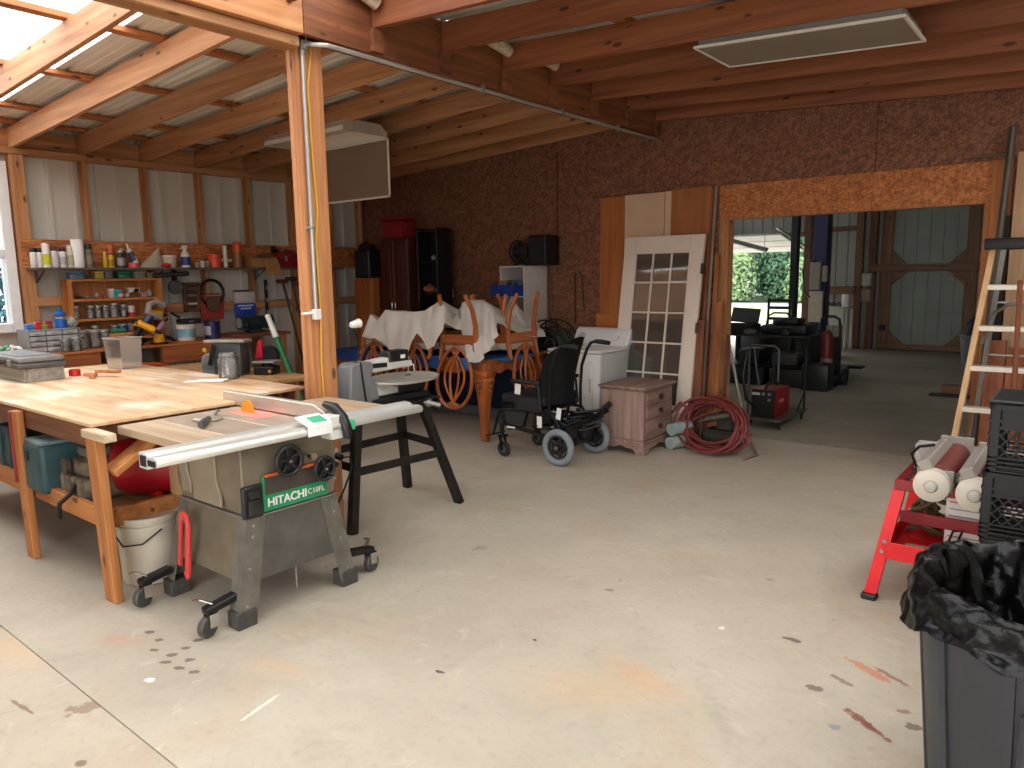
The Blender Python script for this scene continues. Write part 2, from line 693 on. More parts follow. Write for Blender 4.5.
CON = concrete('workshop_concrete', (187, 177, 159), (166, 156, 138), (178, 150, 118), marks=[(-0.608, 3.045, 0.13, 0.03, -0.5, (188, 122, 92), 0.8), (-0.536, 3.053, 0.12, 0.015, -0.5, (120, 62, 46), 0.6), (-0.559, 2.683, 0.1, 0.016, -0.6, (120, 62, 46), 0.8), (-0.525, 2.649, 0.12, 0.018, -0.55, (120, 62, 46), 0.8), (-0.746, 2.786, 0.04, 0.03, 0.2, (104, 92, 78), 0.8), (-0.933, 3.12, 0.04, 0.02, 0, (90, 70, 60), 0.8), (-0.967, 3.117, 0.02, 0.015, 0, (104, 92, 78), 0.8), (-0.674, 2.903, 0.06, 0.02, -0.4, (120, 100, 90), 0.7), (-0.613, 2.575, 0.03, 0.02, 0.5, (120, 126, 140), 0.7), (-0.395, 2.741, 0.04, 0.025, 0.4, (104, 92, 78), 0.8), (-0.439, 2.821, 0.03, 0.02, 0.4, (120, 62, 46), 0.6), (-3.558, 2.361, 0.03, 0.018, 0.6, (88, 76, 66), 0.75), (-3.193, 1.423, 0.03, 0.018, 0.6, (88, 76, 66), 0.75), (-3.018, 1.39, 0.03, 0.018, 0.6, (88, 76, 66), 0.75), (-3.032, 1.455, 0.03, 0.018, 0.6, (88, 76, 66), 0.75), (-2.984, 1.343, 0.03, 0.018, 0.6, (88, 76, 66), 0.75), (-2.885, 1.357, 0.03, 0.018, 0.6, (88, 76, 66), 0.75), (-2.804, 1.379, 0.03, 0.018, 0.6, (88, 76, 66), 0.75), (-3.121, 1.366, 0.03, 0.018, 0.6, (88, 76, 66), 0.75), (-2.914, 1.416, 0.03, 0.018, 0.6, (88, 76, 66), 0.75), (-3.054, 1.528, 0.03, 0.018, 0.6, (88, 76, 66), 0.75), (-3.307, 1.432, 0.03, 0.018, 0.6, (88, 76, 66), 0.75), (-2.771, 3.135, 0.05, 0.05, 0, (146, 130, 110), 0.6), (-1.993, 1.991, 0.03, 0.012, 0.3, (60, 54, 50), 0.9), (-1.403, 2.272, 0.45, 0.25, 0.5, (196, 158, 112), 0.35), (-1.332, 2.462, 0.3, 0.12, -0.3, (206, 150, 96), 0.3), (-0.955, 2.368, 0.35, 0.06, -0.9, (150, 142, 130), 0.35), (-2.548, 1.611, 0.25, 0.1, 0.3, (196, 158, 112), 0.4), (-3.34, 1.313, 0.2, 0.08, 0.5, (196, 140, 100), 0.35), (-1.842, 2.438, 0.015, 0.012, 0, (70, 64, 58), 0.9), (-1.239, 3.692, 0.04, 0.03, 0, (150, 130, 108), 0.6), (-1.847, 3.086, 0.03, 0.02, 0.3, (120, 108, 94), 0.7), (-1.228, 3.038, 0.02, 0.02, 0, (226, 220, 208), 0.8), (-2.893, 1.236, 0.03, 0.02, 0.4, (240, 236, 226), 0.9), (-2.365, 1.408, 0.012, 0.12, 0.2, (230, 222, 204), 0.7), (-3.984, 1.348, 0.4, 0.12, 0.2, (160, 146, 126), 0.4)])
CON2 = concrete('apron_concrete', (186, 174, 155), (168, 155, 136), (180, 155, 124), 4.0, marks=[(-2.892, 1.0, 0.1, 0.05, 1.2, (122, 92, 72), 0.6), (-3.096, 0.846, 0.12, 0.01, 0.1, (110, 84, 66), 0.7), (-2.562, 0.844, 0.03, 0.02, 0.1, (110, 84, 66), 0.8), (-3.604, 1.003, 0.35, 0.2, 0.3, (206, 170, 120), 0.4)])
CON3 = concrete('shaded_far_concrete', (166, 158, 142), (138, 130, 116), (146, 128, 104), 9.0)  # dimmer light of the far room put into a darker concrete colour
m = MB(); m.b2((-8.4, 1.035, -0.12), (1.0, 6.96, 0)); struct(m, 'floor', CON, 'worn beige concrete slab of the workshop')
m = MB(); m.b2((-10, -0.9, -0.12), (6, 1.0305, 0)); struct(m, 'floor.001', CON2, 'paler concrete apron slab in the foreground corner')
m = MB(); m.b2((-10, 6.972, -0.12), (2, 16.9, 0)); struct(m, 'floor.002', CON3, 'concrete slab of the further room, shade put into its darker colour')
m = MB(); m.b2((-14, -9, -0.3), (10, 16.9, -0.121)); struct(m, 'ground', plain('dark_unseen_ground', (96, 84, 66), 0.95, 0, .2, 3))  # ground out of view, kept dark to cut light bounced onto the rafters

TIN = plain('ribbed_sheet_steel', (206, 204, 194), 0.5, 0.0, 0.1, 1.2, stretch=(1, 1, 0.15))
TINR = plain('roof_sheet_steel', (222, 222, 216), 0.5, 0.0, 0.14, 1.4)
TIN2 = plain('shaded_sheet_steel', (158, 158, 150), 0.5, 0.0, 0.1, 1.2, stretch=(1, 1, 0.15))  # backlit far walls: their shade is put into a darker sheet colour
OSBW = osb('aged_strand_board', (150, 102, 76), (126, 82, 60), (100, 64, 46))
OSBH = osb('fresh_strand_board', (204, 134, 80), (180, 110, 62), (146, 86, 46))


def ribs(L, pitch=0.228, h=0.032, w=0.05):
    """cross profile of ribbed sheet along one axis: list of (s, height)"""
    pts = [(0, 0)]
    s = pitch / 2
    while s < L - w:
        pts += [(s - w / 2, 0), (s - w / 4, h), (s + w / 4, h), (s + w / 2, 0)]
        s += pitch
    pts.append((L, 0))
    return pts


def ribs_fine(L):
    pts = [(0, 0)]
    s = .075
    k = 0
    while s < L - .05:
        h, w = (.02, .05) if k % 3 == 0 else (.006, .03)
        pts += [(s - w / 2, 0), (s - w / 4, h), (s + w / 4, h), (s + w / 2, 0)]
        s += .076
        k += 1
    pts.append((L, 0))
    return pts


def shell(mb, A, B):
    """closed thin sheet between two rows of point pairs"""
    for i in range(len(A) - 1):
        a, b, c, d = A[i], A[i + 1], B[i], B[i + 1]
        for q in ((a[0], b[0], b[1], a[1]), (c[0], c[1], d[1], d[0]), (a[0], c[0], d[0], b[0]), (a[1], b[1], d[1], c[1])):
            mb.bm.faces.new(q)
    for a, c in ((A[0], B[0]), (A[-1], B[-1])):
        mb.bm.faces.new((a[0], a[1], c[1], c[0]))


def sheet_wall(name, axis, fixed, a0, a1, z0, z1, out, m_, label=None, z1b=None):
    """vertical ribbed sheet; axis 'y' means it runs along Y at x=fixed; ribs stick out by sign out"""
    mb = MB()
    pr_ = ribs(a1 - a0)
    A, B = [], []
    for (s, h) in pr_:
        t = s / (a1 - a0)
        zt = z1 if z1b is None else z1 + (z1b - z1) * t
        for dst, off in ((A, h), (B, h - 0.004)):
            p = (fixed + out * off, a0 + s) if axis == 'y' else (a0 + s, fixed + out * off)
            dst.append((mb.bm.verts.new((p[0], p[1], z0)), mb.bm.verts.new((p[0], p[1], zt))))
    shell(mb, A, B)
    return struct(mb, name, m_, label, 20)


sheet_wall('wall_left', 'y', -8.27, 2.66, 7.1, 0, 3.12, 1, TIN, 'grey ribbed steel wall behind the long shelf')
m = MB()
m.b2((-8.30, YF, 0), (-8.24, 2.66, 1.13)); m.b2((-8.30, YF, 2.74), (-8.24, 2.66, 3.1))
m.b2((-8.30, YF, 1.13), (-8.24, 1.45, 2.74)); m.b2((-8.30, 2.62, 1.13), (-8.24, 2.66, 2.74))
struct(m, 'wall_left.001', TIN)
# studs, plates and girts of the left wall
for i, y in enumerate((2.70, 3.30, 3.91, 4.53, 5.14, 5.75, 6.36, 6.86)):
    m = MB(at=(-8.2, y, 0)); w = 0.12 if i == 0 else 0.042
    m.b2((-8.245, y - w / 2, 0.0), (-8.13, y + w / 2, 2.81), 0.003)
    o = struct(m, 'stud' if i == 0 else 'stud.%03d' % i, PINE_Z); o.location = (-8.2, y, 0)
m = MB(at=(-8.2, 4, 0)); m.b2((-8.245, YF, 2.81), (-8.12, 6.93, 2.87), 0.003); m.b2((-8.245, YF, 2.875), (-8.2, 6.93, 3.05), 0.003)
o = struct(m, 'top_plate', PINE_Y); o.location = (-8.2, 4, 0)
m = MB(at=(-8.2, 4, 0)); m.b2((-8.128, 2.66, 1.745), (-8.116, 6.9, 2.02)); o = struct(m, 'trim_1', OSBH, 'strand board strip along the back of the shelf'); o.location = (-8.2, 4, 0)
for i, (z, y0, y1) in enumerate(((1.42, 2.72, 3.06), (1.3, 4.02, 6.8))):
    m = MB(at=(-8.2, 4, 0)); m.b2((-8.245, y0, z - 0.045), (-8.125, y1, z + 0.045), 0.003)
    o = struct(m, 'girt' if i == 0 else 'girt.001', PINE_Y); o.location = (-8.2, 4, 0)
# window at the left edge
m = MB()
VIN = plain('white_vinyl', (232, 232, 230), 0.35, 0, 0.04)
y0, y1, z0, z1 = 1.45, 2.62, 1.13, 2.74
for lo, hi in (((y0 + .091, z0), (y1 - .091, z0 + .09)), ((y0 + .091, z1 - .09), (y1 - .091, z1)), ((y0, z0), (y0 + .09, z1)), ((y1 - .09, z0), (y1, z1)), ((y0 + .091, 1.84), (y1 - .091, 1.92))):
    m.b2((-8.31, lo[0], lo[1]), (-8.15, hi[0], hi[1]), 0.006)
wn = struct(m, 'window_1', VIN, 'white vinyl sash window at the left edge')
m = MB(); m.b2((-8.26, y0 + .09, z0 + .09), (-8.255, y1 - .09, 1.84)); m.b2((-8.24, y0 + .09, 1.92), (-8.235, y1 - .09, z1 - .09))
m.build('pane', glass('window_glass'), wn)

# back wall: strand board panels either side of and above the wide doorway
DX0, DX1, DZ = -2.86, -0.77, 2.11
OF = 0.003


def panel(x0, x1, z0, z1, y=YB, th=0.012, m_=OSBW, name='wall_back', lab=None):
    mb = MB(); mb.b2((x0 + OF, y, z0 + OF), (x1 - OF, y + th, z1 - OF)); return struct(mb, name, m_, lab)


m = MB()
for (x0, x1) in ((-8.25, -7.38), (-7.38, -6.16), (-6.16, -4.94), (-4.94, -3.72), (-3.72, -2.95)):
    m.b2((x0 + OF, YB, 0), (x1 - OF, YB + .012, 2.43 - OF))
m.b2((-0.66 + OF, YB, 0), (XR, YB + .012, 2.43))
struct(m, 'wall_back', OSBW, 'brown strand board wall below the seam')
m = MB()
for (x0, x1) in ((-8.25, -6.2), (-6.2, -3.77), (-3.77, -1.58), (-1.58, XR)):
    m.b2((x0 + OF, YB - .004, 2.43), (x1 - OF, YB + .012, 3.3))
struct(m, 'wall_back.001', OSBW, 'brown strand board wall above the seam')
m = MB(); m.b2((-8.25, YB + .05, 0), (-2.95, YB + .06, 3.3)); m.b2((-0.64, YB + .05, 0), (XR, YB + .06, 3.3)); m.b2((-2.95, YB + .05, 2.12), (-0.64, YB + .06, 3.3))
struct(m, 'wall_back.002', plain('dark_backing', (50, 38, 30), 0.9))
m = MB(); m.b2((-2.95, YB - .012, DZ), (-0.70, YB + .012, 2.43 - OF)); struct(m, 'trim_2', OSBH, 'orange strand board header above the doorway')
m = MB(); m.b2((-2.86, YB + .02, DZ - .005), (-0.77, YB + .12, DZ + 0.1)); struct(m, 'lintel', PINE_X)
m = MB(at=(-2.9, YB, 0)); m.b2((-2.95, YB - .004, 0), (-2.895, YB + .14, DZ), .003); m.b2((-2.895, YB + .02, 0), (-2.86, YB + .14, DZ), .003)
o = struct(m, 'door_jamb', PINE_Z, 'pine jamb on the left of the doorway'); o.location = (-2.9, YB, 0)
m = MB(at=(-.7, YB, 0)); m.b2((-0.77, YB - .004, 0), (-0.735, YB + .14, 2.43), .003); m.b2((-0.735, YB - .015, 0), (-0.60, YB + .02, 2.43), .003)
o = struct(m, 'door_jamb.001', wood('jamb_board', (188, 118, 62), (130, 74, 36), 'z'), 'strand-marked jamb on the right of the doorway'); o.location = (-.7, YB, 0)
# right wall
sheet_wall('wall_right', 'y', XR + .1, YF, 7.1, 0, 3.05, -1, TIN, None)

# roof: rafters, ridge beam, purlins, sheets
ry_left = (-0.3, 0.3, 0.9, 1.5, 2.09, 2.69, 3.29, 3.91, 4.54, 5.15, 5.76, 6.36, 6.86)
ry_right = (-0.4, 0.2, 0.8, 1.4, 2.0, 2.6, 3.21, 3.82, 4.47, 5.07, 5.69, 6.29, 6.88)
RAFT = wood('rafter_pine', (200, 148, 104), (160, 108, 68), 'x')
RAFT2 = wood('shaded_rafter_pine', (158, 96, 60), (122, 68, 40), 'x')  # redder pine, with the dim light of the right slope in its colour
RH = 0.185
n_ = 0
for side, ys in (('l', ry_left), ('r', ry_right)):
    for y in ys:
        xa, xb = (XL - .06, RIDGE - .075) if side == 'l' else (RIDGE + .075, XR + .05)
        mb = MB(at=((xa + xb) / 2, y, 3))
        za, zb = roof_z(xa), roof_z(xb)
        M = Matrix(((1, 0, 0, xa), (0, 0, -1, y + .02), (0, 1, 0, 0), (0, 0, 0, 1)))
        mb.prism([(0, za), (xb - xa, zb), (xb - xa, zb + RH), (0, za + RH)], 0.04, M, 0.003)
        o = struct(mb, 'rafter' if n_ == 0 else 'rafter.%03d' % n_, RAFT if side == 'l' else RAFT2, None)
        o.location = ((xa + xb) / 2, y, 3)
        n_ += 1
PUR = wood('purlin_pine', (190, 122, 72), (140, 82, 44), 'y')
n_ = 0
for x in (-8.02, -7.45, -6.33, -5.18, -4.05, -2.6, -1.45, -0.3):
    z = roof_z(x) + RH
    mb = MB(at=(x, 3, z)); mb.b2((x - .045, YF, z + .002), (x + .045, 7.0, z + .04), .003)
    o = struct(mb, 'purlin' if n_ == 0 else 'purlin.%03d' % n_, PUR); o.location = (x, 3, z); n_ += 1


def roof_sheet(name, x0, x1, y0, y1, m_, lab=None):
    mb = MB(); A, B = [], []
    for (s, h) in ribs_fine(y1 - y0):
        for dst, off in ((A, RH + .045 + h), (B, RH + .048 + h)):
            dst.append((mb.bm.verts.new((x0, y0 + s, roof_z(x0) + off)), mb.bm.verts.new((x1, y0 + s, roof_z(x1) + off))))
    shell(mb, A, B)
    return struct(mb, name, m_, lab, 20)


SKY0, SKY1 = 0.0, 2.42
m_sky, nt_, b_ = _new('clear_roof_panel')
b_.inputs['Base Color'].default_value = (0.95, 0.95, 0.95, 1)
tr_ = nt_.nodes.new('ShaderNodeBsdfTransparent'); tl_ = nt_.nodes.new('ShaderNodeBsdfTranslucent'); tl_.inputs[0].default_value = (1, 1, 1, 1)
mx_ = nt_.nodes.new('ShaderNodeMixShader'); mx_.inputs[0].default_value = 0.2
nt_.links.new(tr_.outputs[0], mx_.inputs[1]); nt_.links.new(tl_.outputs[0], mx_.inputs[2]); nt_.links.new(mx_.outputs[0], nt_.nodes['Material Output'].inputs[0])
roof_sheet('roof', -8.45, RIDGE, SKY1, 7.2, TINR, 'ribbed steel roof sheets of the left slope')
roof_sheet('skylight', -8.45, RIDGE, SKY0, SKY1, m_sky, 'clear roof panel letting daylight in at the upper left')
roof_sheet('roof.001', -8.45, RIDGE, YF - .1, SKY0, TINR)
roof_sheet('roof.003', RIDGE, XR + .3, YF - .1, 1.25, TINR)
roof_sheet('added_skylight', RIDGE, XR + .3, 1.25, 2.95, m_sky, 'unseen clear roof panels added on the right to brighten the floor')  # out of view, added to brighten the middle of the floor
roof_sheet('added_roof_strip', 0.0, XR + .3, 2.95, 6.6, m_sky, None)  # unseen clear strip added to bring more light to the back
roof_sheet('roof.004', 0.0, XR + .3, 6.6, 7.2, TINR, None)
roof_sheet('roof.002', RIDGE, 0.0, 2.95, 7.2, TINR, 'ribbed steel roof sheets of the right slope')
BEAMM = wood('brown_beam', (150, 92, 56), (104, 60, 34), 'y')
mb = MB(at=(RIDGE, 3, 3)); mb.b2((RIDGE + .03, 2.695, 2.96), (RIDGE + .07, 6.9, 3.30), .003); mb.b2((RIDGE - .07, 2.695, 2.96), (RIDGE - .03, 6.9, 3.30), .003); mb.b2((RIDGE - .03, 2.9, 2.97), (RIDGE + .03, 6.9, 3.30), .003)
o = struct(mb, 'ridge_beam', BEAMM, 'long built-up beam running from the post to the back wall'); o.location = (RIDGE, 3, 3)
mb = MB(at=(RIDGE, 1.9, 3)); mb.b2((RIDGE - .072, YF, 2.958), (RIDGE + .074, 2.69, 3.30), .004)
o = struct(mb, 'ridge_beam.002', wood('lit_beam_pine', (204, 146, 96), (164, 106, 62), 'y'), 'pine beam on the near side of the post, coloured as brightly lit'); o.location = (RIDGE, 1.9, 3)  # same beam, paler here: strong light put into its colour
mb = MB(at=(RIDGE, 1, 3)); mb.b2((RIDGE - .11, YF, 2.90), (RIDGE + .03, 2.69, 2.955), .004)
o = struct(mb, 'ridge_beam.001', PINE_Y, 'bright plank under the near end of the beam'); o.location = (RIDGE, 1, 3)
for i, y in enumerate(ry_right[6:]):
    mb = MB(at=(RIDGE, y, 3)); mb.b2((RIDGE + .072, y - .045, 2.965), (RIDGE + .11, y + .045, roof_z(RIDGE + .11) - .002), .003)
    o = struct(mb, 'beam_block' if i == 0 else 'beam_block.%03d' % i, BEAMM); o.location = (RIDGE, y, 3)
INS = plain('fibreglass_insulation', (198, 180, 156), .95, 0, .2, 30, .4)
for i, (xa, ya, za, xb, yb, zb) in enumerate(((-3.56, 2.95, 3.30, -3.52, 3.17, 3.22), (-3.56, 4.0, 3.29, -3.52, 4.43, 3.22), (-3.56, 4.62, 3.29, -3.52, 5.02, 3.24))):
    mb = MB(); mb.tube([(xa, ya, za), ((xa + xb) / 2, (ya + yb) / 2, (za + zb) / 2 + .02), (xb, yb, zb)], .04, 10, rad=[.035, .05, .04])
    solo(mb, 'insulation_roll', INS, ['tan insulation wad tucked over the beam just right of the post', 'tan insulation wad over the middle of the beam', 'tan insulation wad over the beam furthest from the post'][i], 'insulation')
POSTM = wood('post_pine', (206, 146, 96), (166, 106, 62), 'z')
mb = MB(at=(-3.78, 2.79, 0)); mb.b2((-3.805, 2.70, 0), (-3.758, 2.885, 2.955), .005); mb.b2((-3.756, 2.70, 0), (-3.71, 2.885, 3.06), .005)
o = struct(mb, 'post', POSTM, 'orange pine post standing behind the table saw'); o.location = (-3.78, 2.79, 0)

mb = MB(); mb.b2((-8.3, -0.66, 0), (-3.2, -0.62, 3.3)); mb.b2((-3.2, -0.66, 2.3), (0.9, -0.62, 3.35)); struct(mb, 'wall_front', OSBW, None)  # unseen front wall and header, shaped to hold back light from the front
# far room shell
FZ = 3.6
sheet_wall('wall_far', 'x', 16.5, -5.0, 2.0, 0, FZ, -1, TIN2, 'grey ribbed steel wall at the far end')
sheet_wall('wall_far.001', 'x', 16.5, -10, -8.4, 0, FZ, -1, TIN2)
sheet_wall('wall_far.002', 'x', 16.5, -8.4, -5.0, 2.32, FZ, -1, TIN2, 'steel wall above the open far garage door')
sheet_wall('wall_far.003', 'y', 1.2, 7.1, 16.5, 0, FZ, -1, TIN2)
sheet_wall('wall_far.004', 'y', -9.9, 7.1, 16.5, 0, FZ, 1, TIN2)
mb = MB(); mb.b2((-10, 7.02, FZ), (2, 16.7, FZ + .05)); struct(mb, 'ceiling', TINR, 'roof over the further room')
# ================================================================== big workbench
GRIMY = plain('grimy_grey_steel', (138, 133, 122), 0.5, 0.35, 0.22, 9, 0.1)
TANST = plain('tan_grey_steel', (118, 107, 90), 0.5, 0.2, 0.18, 7)
m_top = wood('worn_plywood_top', (226, 198, 160), (192, 148, 106), 'x', 0.45, 0.55, False)
_nt = m_top.node_tree
_bs = _nt.nodes['Principled BSDF']
_src = _bs.inputs['Base Color'].links[0].from_socket
_tc = _nt.nodes.new('ShaderNodeTexCoord'); _mp = _nt.nodes.new('ShaderNodeMapping'); _mp.inputs['Scale'].default_value = (1.1, 3.2, 1)
_nz = _nt.nodes.new('ShaderNodeTexNoise'); _nz.inputs['Scale'].default_value = 1.6; _nz.inputs['Detail'].default_value = 5
_cr = _nt.nodes.new('ShaderNodeValToRGB'); _cr.color_ramp.elements[0].position = .52; _cr.color_ramp.elements[1].position = .66
_mx = _nt.nodes.new('ShaderNodeMixRGB'); _mx.inputs[2].default_value = rgb((232, 224, 208))
_m2 = _nt.nodes.new('ShaderNodeMath'); _m2.operation = 'MULTIPLY'; _m2.inputs[1].default_value = .75
_nt.links.new(_tc.outputs['Object'], _mp.inputs[0]); _nt.links.new(_mp.outputs[0], _nz.inputs['Vector']); _nt.links.new(_nz.outputs['Fac'], _cr.inputs[0])
_nt.links.new(_cr.outputs[0], _m2.inputs[0]); _nt.links.new(_m2.outputs[0], _mx.inputs[0]); _nt.links.new(_src, _mx.inputs[1]); _nz2 = _nt.nodes.new('ShaderNodeTexNoise'); _nz2.inputs['Scale'].default_value = 2.3; _nz2.inputs['Detail'].default_value = 6; _nz2.inputs['Roughness'].default_value = .65
_cr2 = _nt.nodes.new('ShaderNodeValToRGB'); _cr2.color_ramp.elements[0].position = .5; _cr2.color_ramp.elements[1].position = .68
_m3 = _nt.nodes.new('ShaderNodeMath'); _m3.operation = 'MULTIPLY'; _m3.inputs[1].default_value = .6
_mx2 = _nt.nodes.new('ShaderNodeMixRGB'); _mx2.inputs[2].default_value = rgb((164, 116, 82))
_mp2 = _nt.nodes.new('ShaderNodeMapping'); _mp2.inputs['Scale'].default_value = (.8, 2.2, 1); _mp2.inputs['Location'].default_value = (3, 5, 1)
_nt.links.new(_tc.outputs['Object'], _mp2.inputs[0]); _nt.links.new(_mp2.outputs[0], _nz2.inputs['Vector']); _nt.links.new(_nz2.outputs['Fac'], _cr2.inputs[0]); _nt.links.new(_cr2.outputs[0], _m3.inputs[0]); _nt.links.new(_m3.outputs[0], _mx2.inputs[0]); _nt.links.new(_mx.outputs[0], _mx2.inputs[1]); _nt.links.new(_mx2.outputs[0], _bs.inputs['Base Color'])
STAINW = wood('stained_frame', (128, 82, 52), (88, 54, 34), 'x')
LEGW = wood('bench_leg_pine', (192, 126, 70), (150, 92, 48), 'z')
bench = thing('workbench', 'large wooden workbench with worn plywood top beside the table saw', 'workbench', (-5.2, 2.15, 0))
m = MB(bench); m.b2((-6.6, 1.48, .886), (-3.865, 2.27, .906), .003); m.b2((-6.6, 2.272, .886), (-4.02, 2.86, .906), .003); m.build('tabletop', m_top, bench)
m = MB(bench)
m.b2((-6.6, 1.49, .775), (-3.91, 1.53, .885), .003); m.b2((-6.6, 2.76, .775), (-4.05, 2.8, .885), .003); m.b2((-3.95, 1.53, .79), (-3.91, 2.26, .885), .003); m.b2((-6.6, 1.53, .775), (-6.56, 2.76, .885), .003)
m.build('apron', STAINW, bench)
for i, (x, y, mm) in enumerate(((-4.80, 1.50, LEGW), (-3.845, 1.50, LEGW), (-6.5, 1.50, LEGW), (-4.15, 2.78, LEGW), (-5.2, 2.78, LEGW), (-6.5, 2.78, LEGW))):
    m = MB(bench)
    if i == 1:
        m.bar((-3.79, 1.485, 0), (-3.815, 1.475, .84), .115, .045, (0, 1, 0), .004)
    else:
        m.bar((x, y - .035, 0), (x - .03, y - .035, .875), .10, .04, (0, 1, 0), .004)
    lg_ = m.build('leg', mm, bench)
    if i == 0:
        m = MB(bench); m.b2((-4.885, 1.435, .45), (-4.86, 1.447, .87), .002); m.build('red_strip', plain('faded_red_strip', (150, 52, 48), .6, 0, .2, 12), lg_)
m = MB(bench)
m.b2((-6.55, 1.50, .355), (-3.93, 1.54, .455), .004); m.b2((-6.55, 2.70, .355), (-4.05, 2.74, .455), .004); m.b2((-3.92, 1.52, .345), (-3.88, 2.72, .445), .004); m.b2((-6.55, 1.54, .355), (-6.51, 2.70, .455), .004)
m.build('shelf_rail', wood('rail_pine', (196, 128, 68), (150, 90, 46), 'x'), bench)
m = MB(bench); m.b2((-6.51, 1.542, .40), (-3.92, 2.70, .414)); m.build('lower_shelf', wood('shelf_ply', (150, 108, 70), (110, 74, 46), 'x'), bench)
m = MB(bench); m.bar((-3.79, 1.52, .66), (-3.79, 1.80, .83), .035, .13, (1, 0, 0), .004); m.build('brace', wood('brace_pine', (206, 140, 76), (160, 98, 50), 'y'), bench)
m = MB(bench); m.box((-3.765, 1.475, .862), (.26, .06, .04), None, .003); m.build('end_block', wood('pale_block', (226, 210, 180), (190, 166, 130), 'x'), bench)

# things on the bench
PLG = plain('dusty_grey_plastic', (118, 118, 116), 0.6, 0, 0.2, 14)
c = thing('tool_case', 'flat dark grey plastic tool case lying on the weathered wooden box', 'tool case', (-6.3, 1.98, 1.005), 0)
m = MB(c); m.b2((-6.62, 1.80, 1.005), (-5.82, 2.12, 1.045), .02, 2); m.build('case_base', plain('dark_dusty_plastic', (84, 84, 84), .6, 0, .25, 14), c)
m = MB(c); m.b2((-6.61, 1.81, 1.047), (-5.83, 2.11, 1.085), .022, 2); m.b2((-6.5, 1.85, 1.083), (-5.95, 2.07, 1.092), .006); m.build('case_lid', PLG, c)
m = MB(c); m.tube([(-6.25, 1.80, 1.045), (-6.25, 1.765, 1.045), (-6.05, 1.765, 1.045), (-6.05, 1.80, 1.045)], .01, 8); m.build('handle', BLKPL, c)
for x in (-6.4, -5.95):
    m = MB(c); m.b2((x - .025, 1.788, 1.025), (x + .025, 1.80, 1.068), .003); m.build('latch', GALV, c)
c = thing('wooden_box', 'weathered grey wooden box under the flat tool case on the bench', 'box', (-6.3, 1.98, .907))
BOXW = wood('grey_weathered_wood', (176, 172, 162), (134, 130, 120), 'x')
m = MB(c); m.b2((-6.6, 1.845, .907), (-5.85, 1.865, 1.002), .002); m.b2((-6.6, 2.085, .907), (-5.85, 2.105, 1.002), .002); m.b2((-6.6, 1.867, .907), (-6.58, 2.083, 1.002), .002); m.b2((-5.87, 1.867, .907), (-5.85, 2.083, 1.002), .002); m.b2((-6.58, 1.867, .908), (-5.872, 2.083, .92))
m.build('box_body', BOXW, c)
m = MB(c); m.b2((-6.58, 1.867, .972), (-5.872, 2.083, .985)); m.build('box_lid', BOXW, c)
m = MB(); m.lathe([(.035, .907), (.04, .91), (.04, .945), (.036, .955), (.03, .955), (.03, .95)], (-5.98, 2.22, 0), 20)
solo(m, 'plastic_puck', REDP, 'small round red plastic piece on the bench beside the wooden box', 'plastic piece')
for i, (x, y, rz, l) in enumerate(((-5.83, 2.27, .2, .12), (-5.76, 2.33, 1.0, .1), (-5.74, 2.25, -.5, .14), (-5.66, 2.36, .6, .11))):
    m = MB(); m.box((x, y, .907 + .012 * (1 + (i % 2) * 2.1)), (l, .035, .022), (0, 0, rz), .003)
    solo(m, 'wood_scrap' if i == 0 else 'wood_scrap.%03d' % i, wood('scrap_wood', (210, 140, 96), (170, 100, 62), 'x'), 'small reddish wood offcut in the heap beside the round red piece', 'wood scrap', 'wood offcuts beside the round red piece')
CLEARP = glass('frosted_clear_plastic', (246, 243, 238), 0.15, 0.30)
c = thing('clear_bin', 'clear plastic storage bin standing empty on the workbench top', 'bin', (-6.15, 2.66, .907), R(12))
m = MB()
hw0, hw1, hd0, hd1, h = .088, .100, .085, .098, .245
b0 = [(-hw0, -hd0), (hw0, -hd0), (hw0, hd0), (-hw0, hd0)]
b1 = [(-hw1, -hd1), (hw1, -hd1), (hw1, hd1), (-hw1, hd1)]
v0 = [m.bm.verts.new((x, y, .002)) for x, y in b0]; v1 = [m.bm.verts.new((x, y, h)) for x, y in b1]
m.bm.faces.new(v0[::-1])
for k in range(4):
    m.bm.faces.new((v0[k], v0[(k + 1) % 4], v1[(k + 1) % 4], v1[k]))
bmesh.ops.solidify(m.bm, geom=m.bm.faces[:], thickness=.003)
m.build('bin_body', CLEARP, c)
m = MB()
for k in range(4):
    a, b = b1[k], b1[(k + 1) % 4]
    m.bar((a[0] * 1.03, a[1] * 1.03, h), (b[0] * 1.03, b[1] * 1.03, h), .014, .012, (0, 0, 1), .003)
m.build('rim', CLEARP, c)
JARG = glass('jar_glass', (246, 246, 244), 0.03, 0.12)
c = thing('glass_jar', 'clear glass jar standing on the bench edge near the fence', 'jar', (-4.81, 2.79, .907))
c.scale = (1.12, 1.12, 1.12)
m = MB(); m.lathe([(.056, .002), (.064, .008), (.064, .12), (.052, .14), (.05, .155), (.053, .158), (.053, .165), (.047, .165), (.047, .14), (.055, .118), (.055, .012), (.04, .008)], (0, 0, 0), 24); m.build('jar_body', JARG, c)
m = MB(); m.lathe([(.055, .145), (.0555, .148), (.0555, .152), (.054, .155)], (0, 0, 0), 24); m.build('wire_ring', GALV, c)
m = MB(); m.box((-4.80, 2.60, .911), (.26, .09, .006), (0, 0, .75), .002); m.box((-4.77, 2.64, .918), (.2, .07, .006), (0, .03, 1.0), .002)
solo(m, 'paper_strip', plain('white_paper', (240, 238, 232), .7, 0, .03), 'white paper strips lying on the bench in front of the jar', 'paper')

